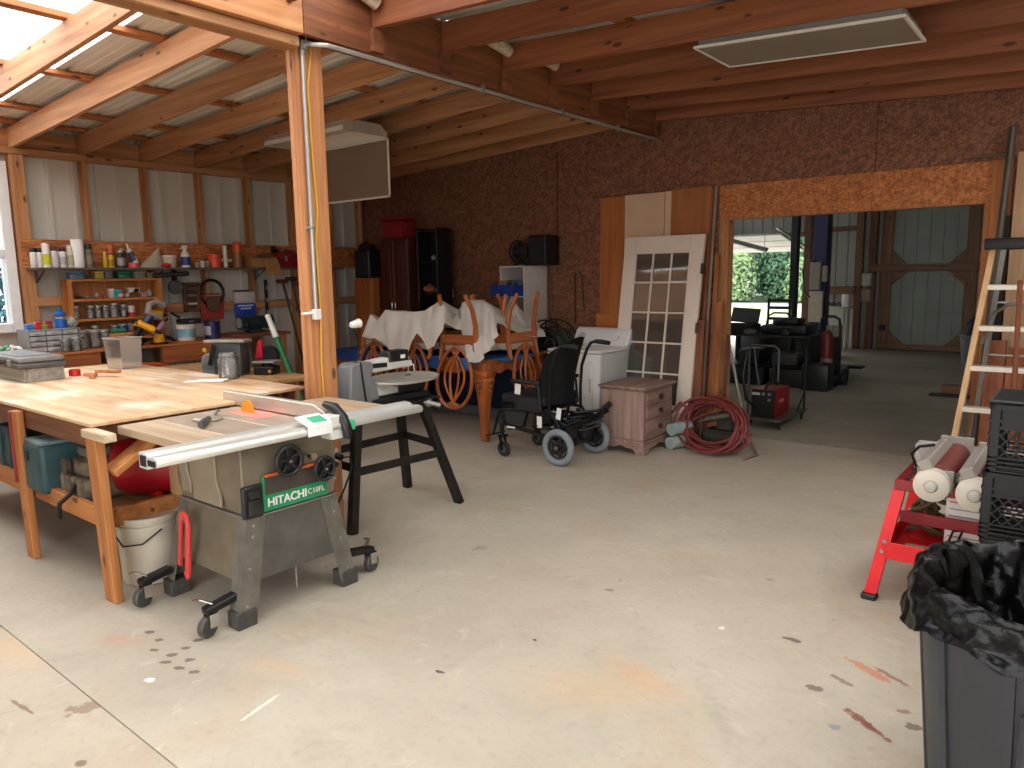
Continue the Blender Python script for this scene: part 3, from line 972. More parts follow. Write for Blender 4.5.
# things on the bench's lower shelf
TEAL = plain('teal_plastic', (44, 74, 78), 0.5, 0, 0.2, 10)
c = thing('hard_case', 'teal hard case standing on the shelf just right of the red-marked leg', 'case', (-4.62, 1.60, .416))
m = MB(c); m.b2((-4.79, 1.455, 0.417), (-4.53, 1.80, 0.708), .035, 3); m.build('case_body', TEAL, c)
m = MB(c); m.b2((-4.78, 1.465, 0.698), (-4.54, 1.79, 0.723), .012, 2); m.build('case_lid', plain('light_teal_plastic', (104, 124, 124), .5, 0, .15, 10), c)
m = MB(c); m.b2((-4.72, 1.445, 0.603), (-4.68, 1.46, 0.663), .004); m.build('latch', BLKPL, c)

c = thing('hard_case', 'teal hard case at the far left edge under the workbench', 'case', (-5.22, 1.65, .416))
m = MB(c); m.b2((-5.5, 1.54, 0.417), (-5.0, 1.82, 0.713), .03, 3); m.build('case_body', plain('deep_teal_plastic', (38, 60, 64), .5, 0, .2, 10), c)
for x in (-5.4, -5.25, -5.1):
    m = MB(c); m.b2((x - .012, 1.527, 0.443), (x + .012, 1.545, 0.693), .005); m.build('rib', TEAL, c)
OLV = plain('muddy_tan_metal', (104, 92, 74), 0.7, 0.2, 0.4, 22, 0.3)
c = thing('small_engine', 'dirty tan engine block with moulded ribs on the lower bench shelf', 'engine', (-4.25, 1.72, .416))
_eng = c
m = MB(c); m.b2((-4.38, 1.58, 0.418), (-4.10, 1.85, 0.543), .03, 2); m.b2((-4.36, 1.60, 0.543), (-4.13, 1.83, 0.643), .04, 2)
for k in range(4):
    m.b2((-4.385 + k * .07, 1.565, 0.428), (-4.35 + k * .07, 1.60, 0.553), .01)
m.build('engine_block', OLV, c)
m = MB(c); m.cyl((-4.30, 1.585, 0.603), (-4.30, 1.56, 0.603), .045, n=18); m.cyl((-4.2, 1.585, 0.493), (-4.2, 1.56, 0.493), .03, n=16); m.build('recoil_cover', plain('dark_tan', (70, 62, 50), .7, 0.2, .3, 20), c)
m = MB(c); m.b2((-4.33, 1.64, 0.643), (-4.16, 1.80, 0.698), .02, 2); m.build('fuel_tank', plain('grey_tank', (108, 104, 96), .6, .1, .3, 15), c)
m = MB(c); m.tube([(-4.16, 1.56, .52), (-4.15, 1.53, .48), (-4.15, 1.47, .44), (-4.15, 1.465, .36)], .012, 8); m.build('starter_strap', BLACK, c)
_eng.location = (-4.33, 1.68, .416)
c = thing('air_compressor', 'red air compressor tank on the lower shelf behind the front bench leg', 'compressor', (-3.95, 2.1, .416))
m = MB(c); m.lathe([(.01, 0), (.09, .015), (.145, .04), (.178, .09), (.185, .12), (.185, .52), (.178, .55), (.145, .60), (.09, .625), (.01, .64)], (-4.22, 1.70, .605), 30, (0.75, 1, 0)); m.build('tank', plain('deep_red_tank', (150, 18, 28), .35, .1, .12, 6), c)
for y in (1.85, 2.1):
    m = MB(c); m.b2((-4.05 + (y - 1.95) * .55 - .05, y - .02, .416), (-3.88 + (y - 1.95) * .55 - .05, y + .02, .45), .004); m.build('foot', REDP, c)
m = MB(c); m.cyl((-4.0, 1.95, .78), (-4.0, 1.95, .83), .05, n=18); m.build('motor', BLACK, c)
BUCK = plain('off_white_plastic', (196, 186, 166), .5, 0, .12, 6)
c = thing('bucket', 'white plastic bucket with lid on the floor under the workbench', 'bucket', (-3.95, 1.75, 0))
c.scale = (1.08, 1.08, 1.05)
m = MB(); m.lathe([(.125, .002), (.13, .006), (.143, .29), (.15, .292), (.15, .31), (.143, .312), (.143, .33), (.13, .33)], (0, 0, 0), 32); m.build('bucket_body', BUCK, c)
m = MB(); m.lathe([(.152, .322), (.154, .326), (.154, .35), (.148, .354), (.135, .348), (.01, .348)], (0, 0, 0), 32); m.build('bucket_lid', BUCK, c)
m = MB(); m.tube([(-.10, -.11, .30), (-.04, -.15, .27), (.06, -.15, .22), (.13, -.09, .23), (.15, .0, .29)], .004, 6); m.build('bail_handle', BLACK, c)
m = MB()
for k in range(5):
    a = k * .3
    m.bar((-4.9 + k * .12, 1.9 + .05 * k, .02), (-4.35 + k * .1, 2.3 - .1 * k, .06), .04, .02)
solo(m, 'scrap_steel', plain('rusty_scrap', (60, 46, 36), .8, .2, .3, 20), 'dark heap of scrap bars on the floor in the shade of the bench', 'scrap', None)

# ================================================================== table saw
saw = thing('table_saw', 'grey cabinet table saw with long silver fence rail and green nameplate', 'table saw', (-3.32, 2.02, 0))
SAWTOP = plain('saw_cast_top', (186, 168, 150), 0.4, 0.35, 0.12, 5, stretch=(1, 4, 1))
WING = wood('saw_wing_ply', (190, 168, 138), (150, 124, 96), 'x', .6, .6, False)
m = MB(saw); m.b2((-3.855, 1.80, .845), (-3.07, 2.04, .878), .003); m.b2((-3.855, 2.045, .845), (-3.07, 2.27, .878), .003); m.b2((-3.855, 2.30, .845), (-3.07, 2.36, .878), .003); m.b2((-3.84, 1.81, .83), (-3.09, 2.35, .872)); m.build('saw_top', SAWTOP, saw)
m = MB(saw); m.b2((-3.85, 1.60, .835), (-3.07, 1.797, .878), .003); m.build('left_wing', WING, saw)
m = MB(saw); m.b2((-3.70, 2.363, .835), (-3.07, 2.79, .878), .003); m.build('right_wing', WING, saw)
m = MB(saw); m.b2((-3.73, 2.13, .876), (-3.40, 2.262, .8805), .001); m.build('throat_plate', plain('red_throat_plate', (226, 150, 138), .45, .1, .15, 14), saw)
m = MB(saw); m.cyl((-3.62, 2.190, .885), (-3.62, 2.196, .885), .062, n=36); m.build('blade_guard', plain('orange_blade_cover', (226, 150, 30), .45, 0, .1, 10), saw)
# fence
m = MB(saw); m.prism([(-4.0, .882), (-2.97, .882), (-2.98, .90), (-3.13, .958), (-4.0, .958)], .04, Matrix(((1, 0, 0, 0), (0, 0, -1, 2.31), (0, 1, 0, 0), (0, 0, 0, 1))), .003); m.build('fence', plain('brushed_aluminium', (206, 196, 182), .35, .55, .08, 4), saw)
m = MB(saw); m.prism([(2.20, .93), (2.30, .93), (2.30, .86), (2.29, .81), (2.21, .81), (2.20, .85)], .09, Matrix(((0, 0, 1, -3.0), (1, 0, 0, 0), (0, 1, 0, 0), (0, 0, 0, 1))), .004); m.build('fence_head', plain('white_aluminium', (226, 226, 220), .35, .2, .05), saw)
m = MB(saw); m.b2((-2.895, 2.06, .855), (-2.889, 2.20, .905)); m.box((-2.945, 2.13, .922), (.11, .14, .006), (0, .3, 0), .001); hs = m.build('scale_plate', plain('white_label', (236, 238, 234), .5, 0, .03), saw)
m = MB(saw); m.box((-2.938, 2.145, .925), (.06, .08, .004), (0, .3, 0)); m.build('green_mark', plain('mint_green', (70, 176, 130), .5, 0, .03), hs)
m = MB(saw); m.tube([(-3.06, 2.29, .965), (-2.98, 2.285, .955), (-2.92, 2.285, .91), (-2.89, 2.29, .85), (-2.895, 2.29, .81)], .028, 12, rad=[.018, .028, .03, .026, .02]); m.build('fence_lever', BLKPL, saw)
ALU = plain('pale_aluminium', (222, 222, 214), .32, .5, .05, 3)
m = MB(saw)
_p0 = [(-3.06, .882), (-2.99, .882), (-2.985, .89), (-2.985, .915), (-2.93, .90), (-2.91, .905), (-2.90, .925), (-2.905, .945), (-2.93, .955), (-2.985, .948), (-3.0, .962), (-3.05, .968), (-3.06, .96)]
prof = [(x_, .838 + (z_ - .882) * .80) for x_, z_ in _p0]
m.prism(prof, 1.485, Matrix(((1, 0, 0, 0), (0, 0, -1, 2.83), (0, 1, 0, 0), (0, 0, 0, 1))), .001)
m.build('front_rail', ALU, saw)
m = MB(saw); m.b2((-3.045, 1.3415, .848), (-2.995, 1.3445, .895), .001); m.b2((-2.98, 1.3415, .856), (-2.915, 1.3445, .882), .001); m.build('rail_end_cap', BLKPL, saw)
m = MB(saw); m.b2((-2.925, 2.31, .845), (-2.890, 2.345, .895), .004); m.build('green_cap', plain('mint_green', (70, 176, 130)), saw)
m = MB(saw); m.b2((-3.10, 1.80, .79), (-3.06, 2.30, .832), .002); m.build('rail_mount', BLACK, saw)
# mitre gauge left on the wing
mg = thing('mitre_gauge', 'mitre gauge with dark grip lying on the saw table left of the blade', 'mitre gauge', (-3.52, 1.93, .879))
m = MB(mg); m.tube([(-3.40, 1.80, .90), (-3.44, 1.84, .902), (-3.52, 1.91, .90)], .017, 10, rad=[.014, .019, .015]); m.build('grip', plain('charcoal_grip', (66, 66, 64), .6, 0, .2, 20), mg)
m = MB(mg); m.lathe([(.07, 0), (.075, .003), (.075, .012), (.07, .015)], (-3.60, 1.95, .88), 24); m.build('protractor_head', plain('dull_aluminium', (196, 186, 166), .4, .6, .1), mg)
m = MB(mg); m.tube([(-3.60, 1.99, .90), (-3.64, 2.03, .915), (-3.68, 2.06, .90)], .007, 8); m.build('clamp_rod', GALV, mg)
# cabinet: tapered body, front face at x=-3, ribbed side towards the camera
m = MB(saw)
fz0, fz1 = .515, .835
m.prism([(1.78, fz0), (2.27, fz0), (2.29, .62), (2.29, fz1), (1.76, fz1), (1.76, .60)], .60, Matrix(((0, 0, -1, -2.995), (1, 0, 0, 0), (0, 1, 0, 0), (0, 0, 0, 1))), .006)
m.build('cabinet', TANST, saw)
m = MB(saw)
# pressed rib panels on the left side
for x0, x1, z0 in ((-3.55, -3.47, .56), (-3.44, -3.20, .535)):
    m.prism([(x0, .81), (x1, .81), (x1, z0 + .12), (x1 + .03, z0 + .06), (x1 + .03, z0), (x0 + .02, z0), (x0 + .02, z0 + .07), (x0, z0 + .12)], .014, Matrix(((1, 0, 0, 0), (0, 0, -1, 1.762), (0, 1, 0, 0), (0, 0, 0, 1))), .003)
m.build('side_panel', plain('tan_pressed_panel', (140, 128, 108), .5, .2, .15, 6), saw)
m = MB(saw); m.b2((-3.72, 1.775, .50), (-3.597, 2.1, .83), .015, 2); m.build('motor_cover', plain('tan_cover', (150, 116, 82), .55, .1, .1, 6), saw)
# stand: flared skirt and four corner legs
m = MB(saw)
T = [(-3.60, 1.775), (-3.0, 1.775), (-3.0, 2.275), (-3.60, 2.275)]
B = [(-3.65, 1.735), (-2.985, 1.735), (-2.985, 2.325), (-3.65, 2.325)]
for k in range(4):
    a0_, a1_, b0_, b1_ = T[k], T[(k + 1) % 4], B[k], B[(k + 1) % 4]
    vs = [m.bm.verts.new((b0_[0], b0_[1], .205)), m.bm.verts.new((b1_[0], b1_[1], .205)), m.bm.verts.new((a1_[0], a1_[1], .508)), m.bm.verts.new((a0_[0], a0_[1], .508))]
    m.bm.faces.new(vs)
m.bm.faces.ensure_lookup_table()
for f_ in (m.bm.faces[0], m.bm.faces[2]):
    f_.material_index = 1
bmesh.ops.solidify(m.bm, geom=m.bm.faces[:], thickness=.004)
m.b2((-3.61, 1.765, .505), (-2.985, 2.285, .514), .002)
m.build('stand_skirt', [plain('front_skirt_steel', (128, 124, 116), .45, .3, .2, 7, .1), plain('tan_skirt_steel', (150, 138, 116), .5, .2, .15, 7)], saw)
for sx, sy in ((1, -1), (1, 1), (-1, -1), (-1, 1)):
    xt, xb = (-3.0, -2.985) if sx > 0 else (-3.6, -3.66)
    yt, yb = (1.775, 1.69) if sy < 0 else (2.275, 2.37)
    m = MB(saw); w = .10
    # two flanges of an angle
    def quadbar(p0, p1, dx, dy):
        pts = [(p0[0], p0[1], .505), (p0[0] + dx, p0[1] + dy, .505), (p1[0] + dx, p1[1] + dy, .03), (p1[0], p1[1], .03)]
        vv = [m.bm.verts.new(q) for q in pts]
        return m.bm.faces.new(vv)
    ox, oy = .006 * sx, .006 * sy
    quadbar((xt + ox, yt + oy), (xb + ox, yb + oy), 0, -sy * w)
    quadbar((xt + ox, yt + oy), (xb + ox, yb + oy), -sx * w * .8, 0)
    bmesh.ops.solidify(m.bm, geom=m.bm.faces[:], thickness=.005)
    for zz in (.10, .27, .42, .47):
        t = (.505 - zz) / .475
        xx, yy = xt + (xb - xt) * t + ox, yt + (yb - yt) * t + oy
        m.cyl((xx - .01 * sx, yy - sy * .04, zz), (xx + .006 * sx, yy - sy * .04, zz), .008, n=8)
    lg = m.build('leg', plain('leg_angle_steel', (150, 145, 134), .45, .3, .2, 14, .1), saw)
    m = MB(saw)
    m.b2((min(xb + .012 * sx, xb - sx * .075), min(yb + .012 * sy, yb - sy * .09), .0), (max(xb + .012 * sx, xb - sx * .075), max(yb + .012 * sy, yb - sy * .09), .085), .005)
    m.build('foot_cap', plain('rubber_foot', (62, 60, 56), .75, 0, .35, 30), lg)
# casters standing out from the legs
CAST = plain('caster_wheel', (70, 68, 64), .5, .2, .2, 20)
for (x, y, dx, dy) in ((-3.04, 1.65, 0, -1), (-3.60, 1.62, 0, -1), (-3.03, 2.44, 0, 1)):
    m = MB(saw); m.bar((x, y - dy * .07, .15), (x, y + dy * .09, .125), .055, .035, bev=.006); br = m.build('caster_arm', BLACK, saw)
    m = MB(saw); m.b2((x - .03, y + dy * .07 - .012, .05), (x - .024, y + dy * .07 + .028, .12)); m.b2((x + .024, y + dy * .07 - .012, .05), (x + .03, y + dy * .07 + .028, .12)); m.b2((x - .03, y + dy * .07 - .012, .113), (x + .03, y + dy * .07 + .028, .12)); m.tube([(x, y + dy * .05, .15), (x - .03, y + dy * .09, .175), (x - .07, y + dy * .10, .165)], .01, 8, flat=.5); m.build('caster_fork', CHROME, br)
    m = MB(saw); m.lathe([(.02, -.018), (.044, -.018), (.05, -.01), (.05, .01), (.044, .018), (.02, .018)], (x, y + dy * .08, .051), 24, (1, .25, 0)); m.build('caster_wheel', CAST, br)
# front controls
m = MB(saw); m.b2((-2.996, 1.868, .533), (-2.984, 2.21, .70), .002); m.build('control_recess', plain('dark_grey_panel', (70, 64, 58), .5, .2, .15, 10), saw)
m = MB(saw); m.b2((-2.990, 1.855, .522), (-2.980, 2.22, .600), .002); pl = m.build('nameplate', plain('green_plate', (34, 128, 84), .4, 0, .06, 8), saw)
t = MB(saw); t.b2((-2.990, 1.855, .600), (-2.981, 1.867, .70)); t.build('plate_border', plain('green_plate', (34, 128, 84)), pl)
Mt = Matrix(((0, 0, 1, -2.979), (1, 0, 0, 1.985), (0, 1, 0, .561), (0, 0, 0, 1)))
t = text_mesh('HITACHI', .056, Mt, .001, True); t.at = saw; t.build('lettering', plain('silver_letters', (226, 226, 220), .4, .1, .03), pl)
Mt = Matrix(((0, 0, 1, -2.979), (1, 0, 0, 2.15), (0, 1, 0, .561), (0, 0, 0, 1)))
t = text_mesh('C10FL', .038, Mt, .001); t.at = saw; t.build('lettering', plain('silver_letters', (226, 226, 220)), pl)
m = MB(saw); m.b2((-2.986, 1.87, .685), (-2.975, 2.21, .70), .002); m.build('orange_scale', plain('orange_strip', (196, 92, 44), .5, 0, .15, 20), saw)


def wheel(y, z, r):
    mm = MB(saw)
    ring = [(-2.935, y + r * math.cos(a), z + r * math.sin(a)) for a in [2 * PI * k / 28 for k in range(28)]]
    mm.tube(ring, r * .17, 10, closed=True)
    mm.lathe([(.018, 0), (r * .34, .004), (r * .34, .03), (.02, .04)], (-2.96, y, z), 20, (1, 0, 0))
    mm.cyl((-2.952, y, z), (-2.946, y, z), r * .95, n=28)
    for k in range(5):
        a = 2 * PI * k / 5 + .4
        mm.bar((-2.94, y, z), (-2.937, y + r * math.cos(a), z + r * math.sin(a)), .016, .012, (1, 0, 0), .002)
    w_ = mm.build('handwheel', BLKPL, saw)
    mm = MB(saw); mm.cyl((-2.99, y, z), (-2.955, y, z), .014); mm.build('axle', GALV, w_)
    mm = MB(saw); mm.lathe([(.003, 0), (.014, .004), (.014, .008), (.003, .011)], (-2.93, y, z), 14, (1, 0, 0)); mm.build('hub_cap', CHROME, w_)
    return w_


wheel(1.975, .752, .068)
w2 = wheel(2.175, .672, .056)
m = MB(saw); m.cyl((-2.93, 2.20, .63), (-2.90, 2.205, .622), .008, n=10); m.build('crank_knob', CHROME, w2)
m = MB(saw); m.cyl((-2.99, 2.085, .757), (-2.92, 2.085, .757), .009, n=12); m.cyl((-2.92, 2.085, .757), (-2.89, 2.085, .757), .018, n=14); m.build('lock_knob', CHROME, saw)
m = MB(saw); m.b2((-2.996, 1.745, .51), (-2.97, 1.85, .665), .03, 3); sw = m.build('switch_box', BLKPL, saw)
m = MB(saw); m.b2((-2.972, 1.765, .525), (-2.955, 1.833, .60), .008, 2); m.b2((-2.972, 1.773, .605), (-2.958, 1.825, .64), .006, 2); m.build('paddle', plain('worn_black', (34, 34, 34), .3, 0, .2), sw)
ps = thing('push_stick', 'red push stick hanging on the side of the saw stand', 'push stick', (-3.45, 1.70, .15))
m = MB(ps)
pts = [(-3.40, .47), (-3.36, .49), (-3.325, .47), (-3.315, .42), (-3.35, .16), (-3.375, .13), (-3.40, .16), (-3.385, .18), (-3.345, .42), (-3.36, .445), (-3.385, .43), (-3.43, .19), (-3.455, .19)]
m.prism(pts, .014, Matrix(((1, 0, 0, -.06), (0, 0, -1, 1.70), (0, 1, 0, 0), (0, 0, 0, 1))), .002); m.build('stick', plain('red_plastic', (206, 66, 62), .45, 0, .08, 8), ps)
m = MB(ps); m.cyl((-3.41, 1.715, .455), (-3.41, 1.68, .455), .008, n=10); m.build('hook', GALV, ps)
m = MB(); m.tube([(-3.0, 2.02, .20), (-3.0, 2.02, .09)], .004, 6)
solo(m, 'threaded_rod', GALV, 'thin metal rod hanging down under the saw stand', 'rod')

# post fittings
c = thing('conduit', 'grey steel conduit running up the post and along the beam', 'conduit', (-3.694, 2.74, 1.2))
CNDT = plain('conduit_steel', (188, 186, 180), .35, .6, .06, 5)
m = MB(c); m.tube([(-3.694, 2.735, 1.42), (-3.694, 2.735, 2.88)], .013, 10); m.build('riser', CNDT, c)
m = MB(c); m.tube([(-3.66, 2.76, 2.93), (RIDGE + .09, 2.83, 2.925), (RIDGE + .09, 6.93, 2.925)], .013, 10); m.build('beam_run', CNDT, c)
m = MB(c); m.tube([(-3.694, 2.735, 2.87), (-3.692, 2.738, 2.91), (-3.675, 2.75, 2.93), (-3.65, 2.77, 2.93)], .018, 10); m.b2((-3.708, 2.715, 2.90), (-3.665, 2.757, 2.952), .006); m.build('elbow', GALV, c)
for z in (1.9,):
    m = MB(c); m.b2((-3.709, 2.70, z - .012), (-3.700, 2.765, z + .012), .003); m.tube([(-3.70, 2.715, z), (-3.678, 2.725, z), (-3.678, 2.745, z), (-3.70, 2.755, z)], .006, 6); m.build('strap', GALV, c)
for y in (4.2, 5.2, 6.1):
    m = MB(c); m.b2((RIDGE + .068, y - .015, 2.9), (RIDGE + .105, y + .015, 2.957), .004); m.build('strap', GALV, c)
m = MB(c); m.b2((-3.709, 2.71, 1.355), (-3.67, 2.76, 1.42), .006); m.tube([(-3.69, 2.72, 1.40), (-3.70, 2.69, 1.395), (-3.76, 2.685, 1.39)], .01, 8); m.build('box_fitting', WHITE, c)
m = MB(); m.tube([(-3.698, 2.76, 3.0), (-3.70, 2.80, 2.9), (-3.70, 2.765, 2.7), (-3.70, 2.775, 2.3), (-3.70, 2.79, 2.0), (-3.70, 2.765, 1.8), (-3.70, 2.775, 1.4), (-3.70, 2.76, 1.1), (-3.70, 2.77, .556)], .006, 6)
solo(m, 'yellow_cable', plain('yellow_sheath', (222, 168, 50), .5, 0, .06), 'thin yellow electric cable running down the post', 'cable')
ob = thing('outlet_box', 'metal outlet box with plug on the post beside the saw', 'outlet', (-3.69, 2.79, .62))
m = MB(ob); m.b2((-3.708, 2.74, .44), (-3.65, 2.815, .555), .005); m.build('box_body', plain('box_steel', (176, 172, 160), .45, .3, .1), ob)
m = MB(ob); m.b2((-3.65, 2.745, .445), (-3.645, 2.81, .55), .002); m.build('cover_plate', plain('cream_plate', (206, 200, 184), .5, 0, .05), ob)
m = MB(ob); m.cyl((-3.645, 2.79, .51), (-3.60, 2.80, .50), .02, n=14); m.cyl((-3.645, 2.765, .47), (-3.61, 2.77, .46), .016, n=14); m.build('plug', BLKPL, ob)
m = MB(); m.tube([(-3.60, 2.80, .50), (-3.55, 2.82, .51), (-3.53, 2.82, .45), (-3.56, 2.78, .32), (-3.58, 2.72, .2), (-3.50, 2.66, .05), (-3.40, 2.60, .02), (-3.25, 2.5, .015), (-3.1, 2.42, .05)], .006, 6)
solo(m, 'power_cord', BLACK, 'grey-black power cord looping from the outlet down to the saw caster', 'cord')
# ================================================================== three-legged stand with scroll saw
st = thing('tool_stand', 'black angle-steel stand with splayed legs under the scroll saw', 'stand', (-3.7, 3.35, 0))
BLS = plain('chipped_black_steel', (34, 32, 30), .45, .35, .5, 30)
legs = [((-3.555, 2.835), (-3.63, 2.98)), ((-3.45, 3.715), (-3.60, 3.50)), ((-4.04, 3.77), (-3.94, 3.62)), ((-4.05, 2.90), (-3.95, 3.02))]
for (fx, fy), (tx, ty) in legs:
    m = MB(st)
    m.bar((fx, fy, .0), (tx, ty, .775), .055, .006, (1, 0, 0)); m.bar((fx - .026, fy - .02, .0), (tx - .026, ty - .02, .775), .006, .05, (1, 0, 0))
    m.build('leg', BLS, st)


def at_z(k, z):
    (fx, fy), (tx, ty) = legs[k]
    t = z / .775
    return (fx + (tx - fx) * t, fy + (ty - fy) * t, z)


for a, b, za in ((0, 1, .385), (1, 2, .44), (2, 3, .44), (3, 0, .40)):
    m = MB(st); m.bar(at_z(a, za), at_z(b, za), .006, .055, (0, 0, 1)); m.build('crossbar', BLS, st)
m = MB(st); m.b2((-3.98, 2.95, .76), (-3.57, 3.66, .772), .003); m.build('top_plate', BLS, st)
m = MB(st); m.sphere((-3.59, 3.55, .74), .035); m.cyl((-3.60, 3.52, .75), (-3.52, 3.60, .72), .018); m.build('clamp', GALV, st)

ss = thing('scroll_saw', 'grey and white scroll saw with oval table on the black stand', 'scroll saw', (-3.72, 3.3, .773))
DGR = plain('slate_grey_plastic', (112, 114, 114), .45, 0, .08, 6)
X0 = -3.72
Ms = Matrix(((0, 0, 1, X0 - .07), (1, 0, 0, 0), (0, 1, 0, 0), (0, 0, 0, 1)))
m = MB(ss); m.prism([(2.925, .775), (3.18, .775), (3.16, .90), (3.11, .96), (3.14, 1.03), (3.12, 1.065), (2.97, 1.065), (2.94, 1.04)], .14, Ms, .012); m.build('column', DGR, ss)
WHT = plain('pale_grey_enamel', (206, 204, 198), .4, .1, .06)
Ms2 = Matrix(((0, 0, 1, X0 - .04), (1, 0, 0, 0), (0, 1, 0, 0), (0, 0, 0, 1)))
m = MB(ss); m.prism([(3.10, 1.06), (3.30, 1.075), (3.50, 1.035), (3.50, .995), (3.14, .985)], .085, Ms2, .008); ar = m.build('upper_arm', WHT, ss)
m = MB(ss); m.box((X0 + .047, 3.20, 1.03), (.004, .13, .03), (-.03, 0, 0)); m.build('badge', BLKPL, ar)
m = MB(ss); m.b2((X0 - .045, 3.28, 1.04), (X0 + .055, 3.46, 1.115), .008); bx = m.build('control_box', BLKPL, ss)
m = MB(ss); m.b2((X0 + .054, 3.38, 1.06), (X0 + .058, 3.42, 1.085)); m.build('dial_mark', WHITE, bx)
m = MB(ss); m.prism([(3.14, .90), (3.20, .905), (3.40, .87), (3.42, .83), (3.14, .82)], .085, Ms2, .008); m.build('lower_arm', WHT, ss)
m = MB(ss); m.b2((X0 - .09, 3.10, .774), (X0 + .09, 3.62, .815), .008); m.b2((X0 - .03, 3.35, .815), (X0 + .05, 3.60, .885), .008); m.build('base', BLKPL, ss)
m = MB(ss)
pts = [(.17 * math.cos(a), .30 * math.sin(a)) for a in [2 * PI * k / 36 for k in range(36)]]
m.prism(pts, .018, fullM((X0 + .0, 3.45, .905), 0, R(4), 0), .004); m.build('saw_table', plain('cast_grey_table', (182, 176, 166), .4, .4, .08, 8), ss)
m = MB(ss); m.cyl((X0, 3.50, .92), (X0, 3.50, .995), .004); m.cyl((X0, 3.50, .985), (X0, 3.50, 1.06), .014); m.cyl((X0, 3.47, .93), (X0, 3.52, .93), .006); m.tube([(X0, 3.49, 1.03), (X0 + .03, 3.52, 1.0), (X0 + .04, 3.52, .95)], .006); m.build('blade_clamp', CHROME, ss)
m = MB(ss); m.tube([(X0 + .02, 3.02, 1.065), (X0 + .02, 3.06, 1.15), (X0 + .03, 3.03, 1.25), (X0 + .03, 2.99, 1.31)], .005, 6); ln = m.build('lamp_neck', BLACK, ss)
m = MB(ss); m.lathe([(.012, 0), (.02, .01), (.03, .07), (.028, .075), (.01, .07)], (X0 + .03, 2.985, 1.305), 14, (.1, .9, .15)); m.build('lamp_head', WHITE, ln)
m = MB(ss); m.tube([(X0 + .072, 3.02, 1.07), (X0 + .076, 3.03, .95), (X0 + .08, 3.05, .80)], .006, 6); m.build('power_cord', BLACK, ss)
# ================================================================== left wall: shelf, small parts, wall bench
m = MB(); m.b2((-8.11, 2.68, 1.722), (-7.86, 6.3, 1.744), .003)
sh = solo(m, 'wall_shelf', plain('dark_shelf_board', (92, 82, 72), .7, 0, .2, 6), 'long dark shelf board holding spray cans and bottles on the left wall', 'shelf')
for y in (2.76, 3.91, 5.14):
    m = MB(sh); m.b2((-8.128, y - .012, 1.60), (-8.112, y + .012, 1.72), .002); m.bar((-8.115, y, 1.61), (-7.9, y, 1.718), .02, .006); m.build('bracket', plain('grey_bracket', (96, 92, 86), .6, .2, .1), sh)
SZ = 1.745


def pl(c, rough=.4):
    return plain('paint_%d_%d_%d' % c, c, rough, 0, .08, 14)


def spray_can(label, y, x, r, h, body, cap, band=None, group=None, z=SZ):
    t = thing('spray_can', label, 'spray can', (x, y, z), 0, group)
    m = MB(); m.lathe([(r * .92, 0), (r, .004), (r, h * .74), (r * .8, h * .79), (r * .45, h * .82)], (0, 0, 0), 18); m.build('can_body', pl(body), t)
    m = MB(); m.lathe([(r * .86, h * .79), (r * .88, h * .8), (r * .86, h * .98), (r * .8, h), (.002, h)], (0, 0, 0), 18); m.build('cap', pl(cap), t)
    if band:
        m = MB(); m.lathe([(r * 1.0, h * .15), (r * 1.015, h * .152), (r * 1.015, h * .52), (r * 1.0, h * .522)], (0, 0, 0), 18); m.build('label_band', pl(band), t)
    return t


def bottle(label, y, x, r, h, body, cap, band=None, z=SZ, name='bottle', neck=.35, group=None, sq=None):
    t = thing(name, label, 'bottle', (x, y, z), 0, group)
    m = MB(); m.lathe([(r * .9, 0), (r, .005), (r, h * .6), (r * .93, h * .68), (r * neck * 1.2, h * .84), (r * neck, h * .87)], (0, 0, 0), 20, sq=sq); m.build('bottle_body', pl(body), t)
    m = MB(); m.lathe([(r * neck * 1.15, h * .86), (r * neck * 1.2, h * .865), (r * neck * 1.1, h * .97), (r * neck * .5, h)], (0, 0, 0), 16); m.build('cap', pl(cap), t)
    if band:
        m = MB(); m.lathe([(r * 1.0, h * .12), (r * 1.02, h * .122), (r * 1.02, h * .55), (r * 1.0, h * .552)], (0, 0, 0), 20, sq=sq); m.build('label_band', pl(band), t)
    return t


def tub(label, y, x, r, h, body, lid, z=SZ, name='tub', cat='tub', taper=.9, group=None):
    t = thing(name, label, cat, (x, y, z), 0, group)
    m = MB(); m.lathe([(r * taper, 0), (r * (taper + .02), .004), (r, h * .85)], (0, 0, 0), 22); m.build('tub_body', pl(body), t)
    m = MB(); m.lathe([(r * 1.05, h * .84), (r * 1.06, h * .86), (r * 1.06, h * .97), (r, h), (.002, h)], (0, 0, 0), 22); m.build('lid', pl(lid), t)
    return t


W_, K_ = (222, 218, 208), (26, 26, 28)
spray_can('white spray can with black cap, leftmost on the long shelf', 2.705, -7.98, .029, .185, W_, K_)
spray_can('white spray can with black cap, second from the left on the shelf', 2.756, -7.98, .029, .185, (216, 214, 208), K_)
bottle('white bottle with wide white cap and yellow label on the shelf', 2.816, -7.98, .038, .235, (232, 228, 216), (238, 236, 232), (206, 204, 40), neck=.75)
spray_can('pale grey spray can with maroon cap beside the yellow label', 2.886, -7.97, .033, .205, (206, 200, 202), (74, 36, 44))
spray_can('white spray can with dark maroon cap and grey printed band', 2.957, -7.97, .034, .20, (226, 222, 214), (66, 34, 40), (176, 172, 180))
bottle('white speckled bottle standing left of the tall white paper roll', 3.025, -7.97, .034, .22, (210, 206, 192), (220, 214, 200), (176, 170, 140), neck=.6)
m = MB(); m.lathe([(.018, 0), (.054, 0), (.056, .004), (.056, .272), (.054, .276), (.02, .276), (.02, .2)], (-7.97, 3.098, SZ), 28)
solo(m, 'paper_roll', plain('soft_white_paper', (240, 240, 238), .8, 0, .03), 'tall white paper towel roll standing on the shelf', 'paper roll')
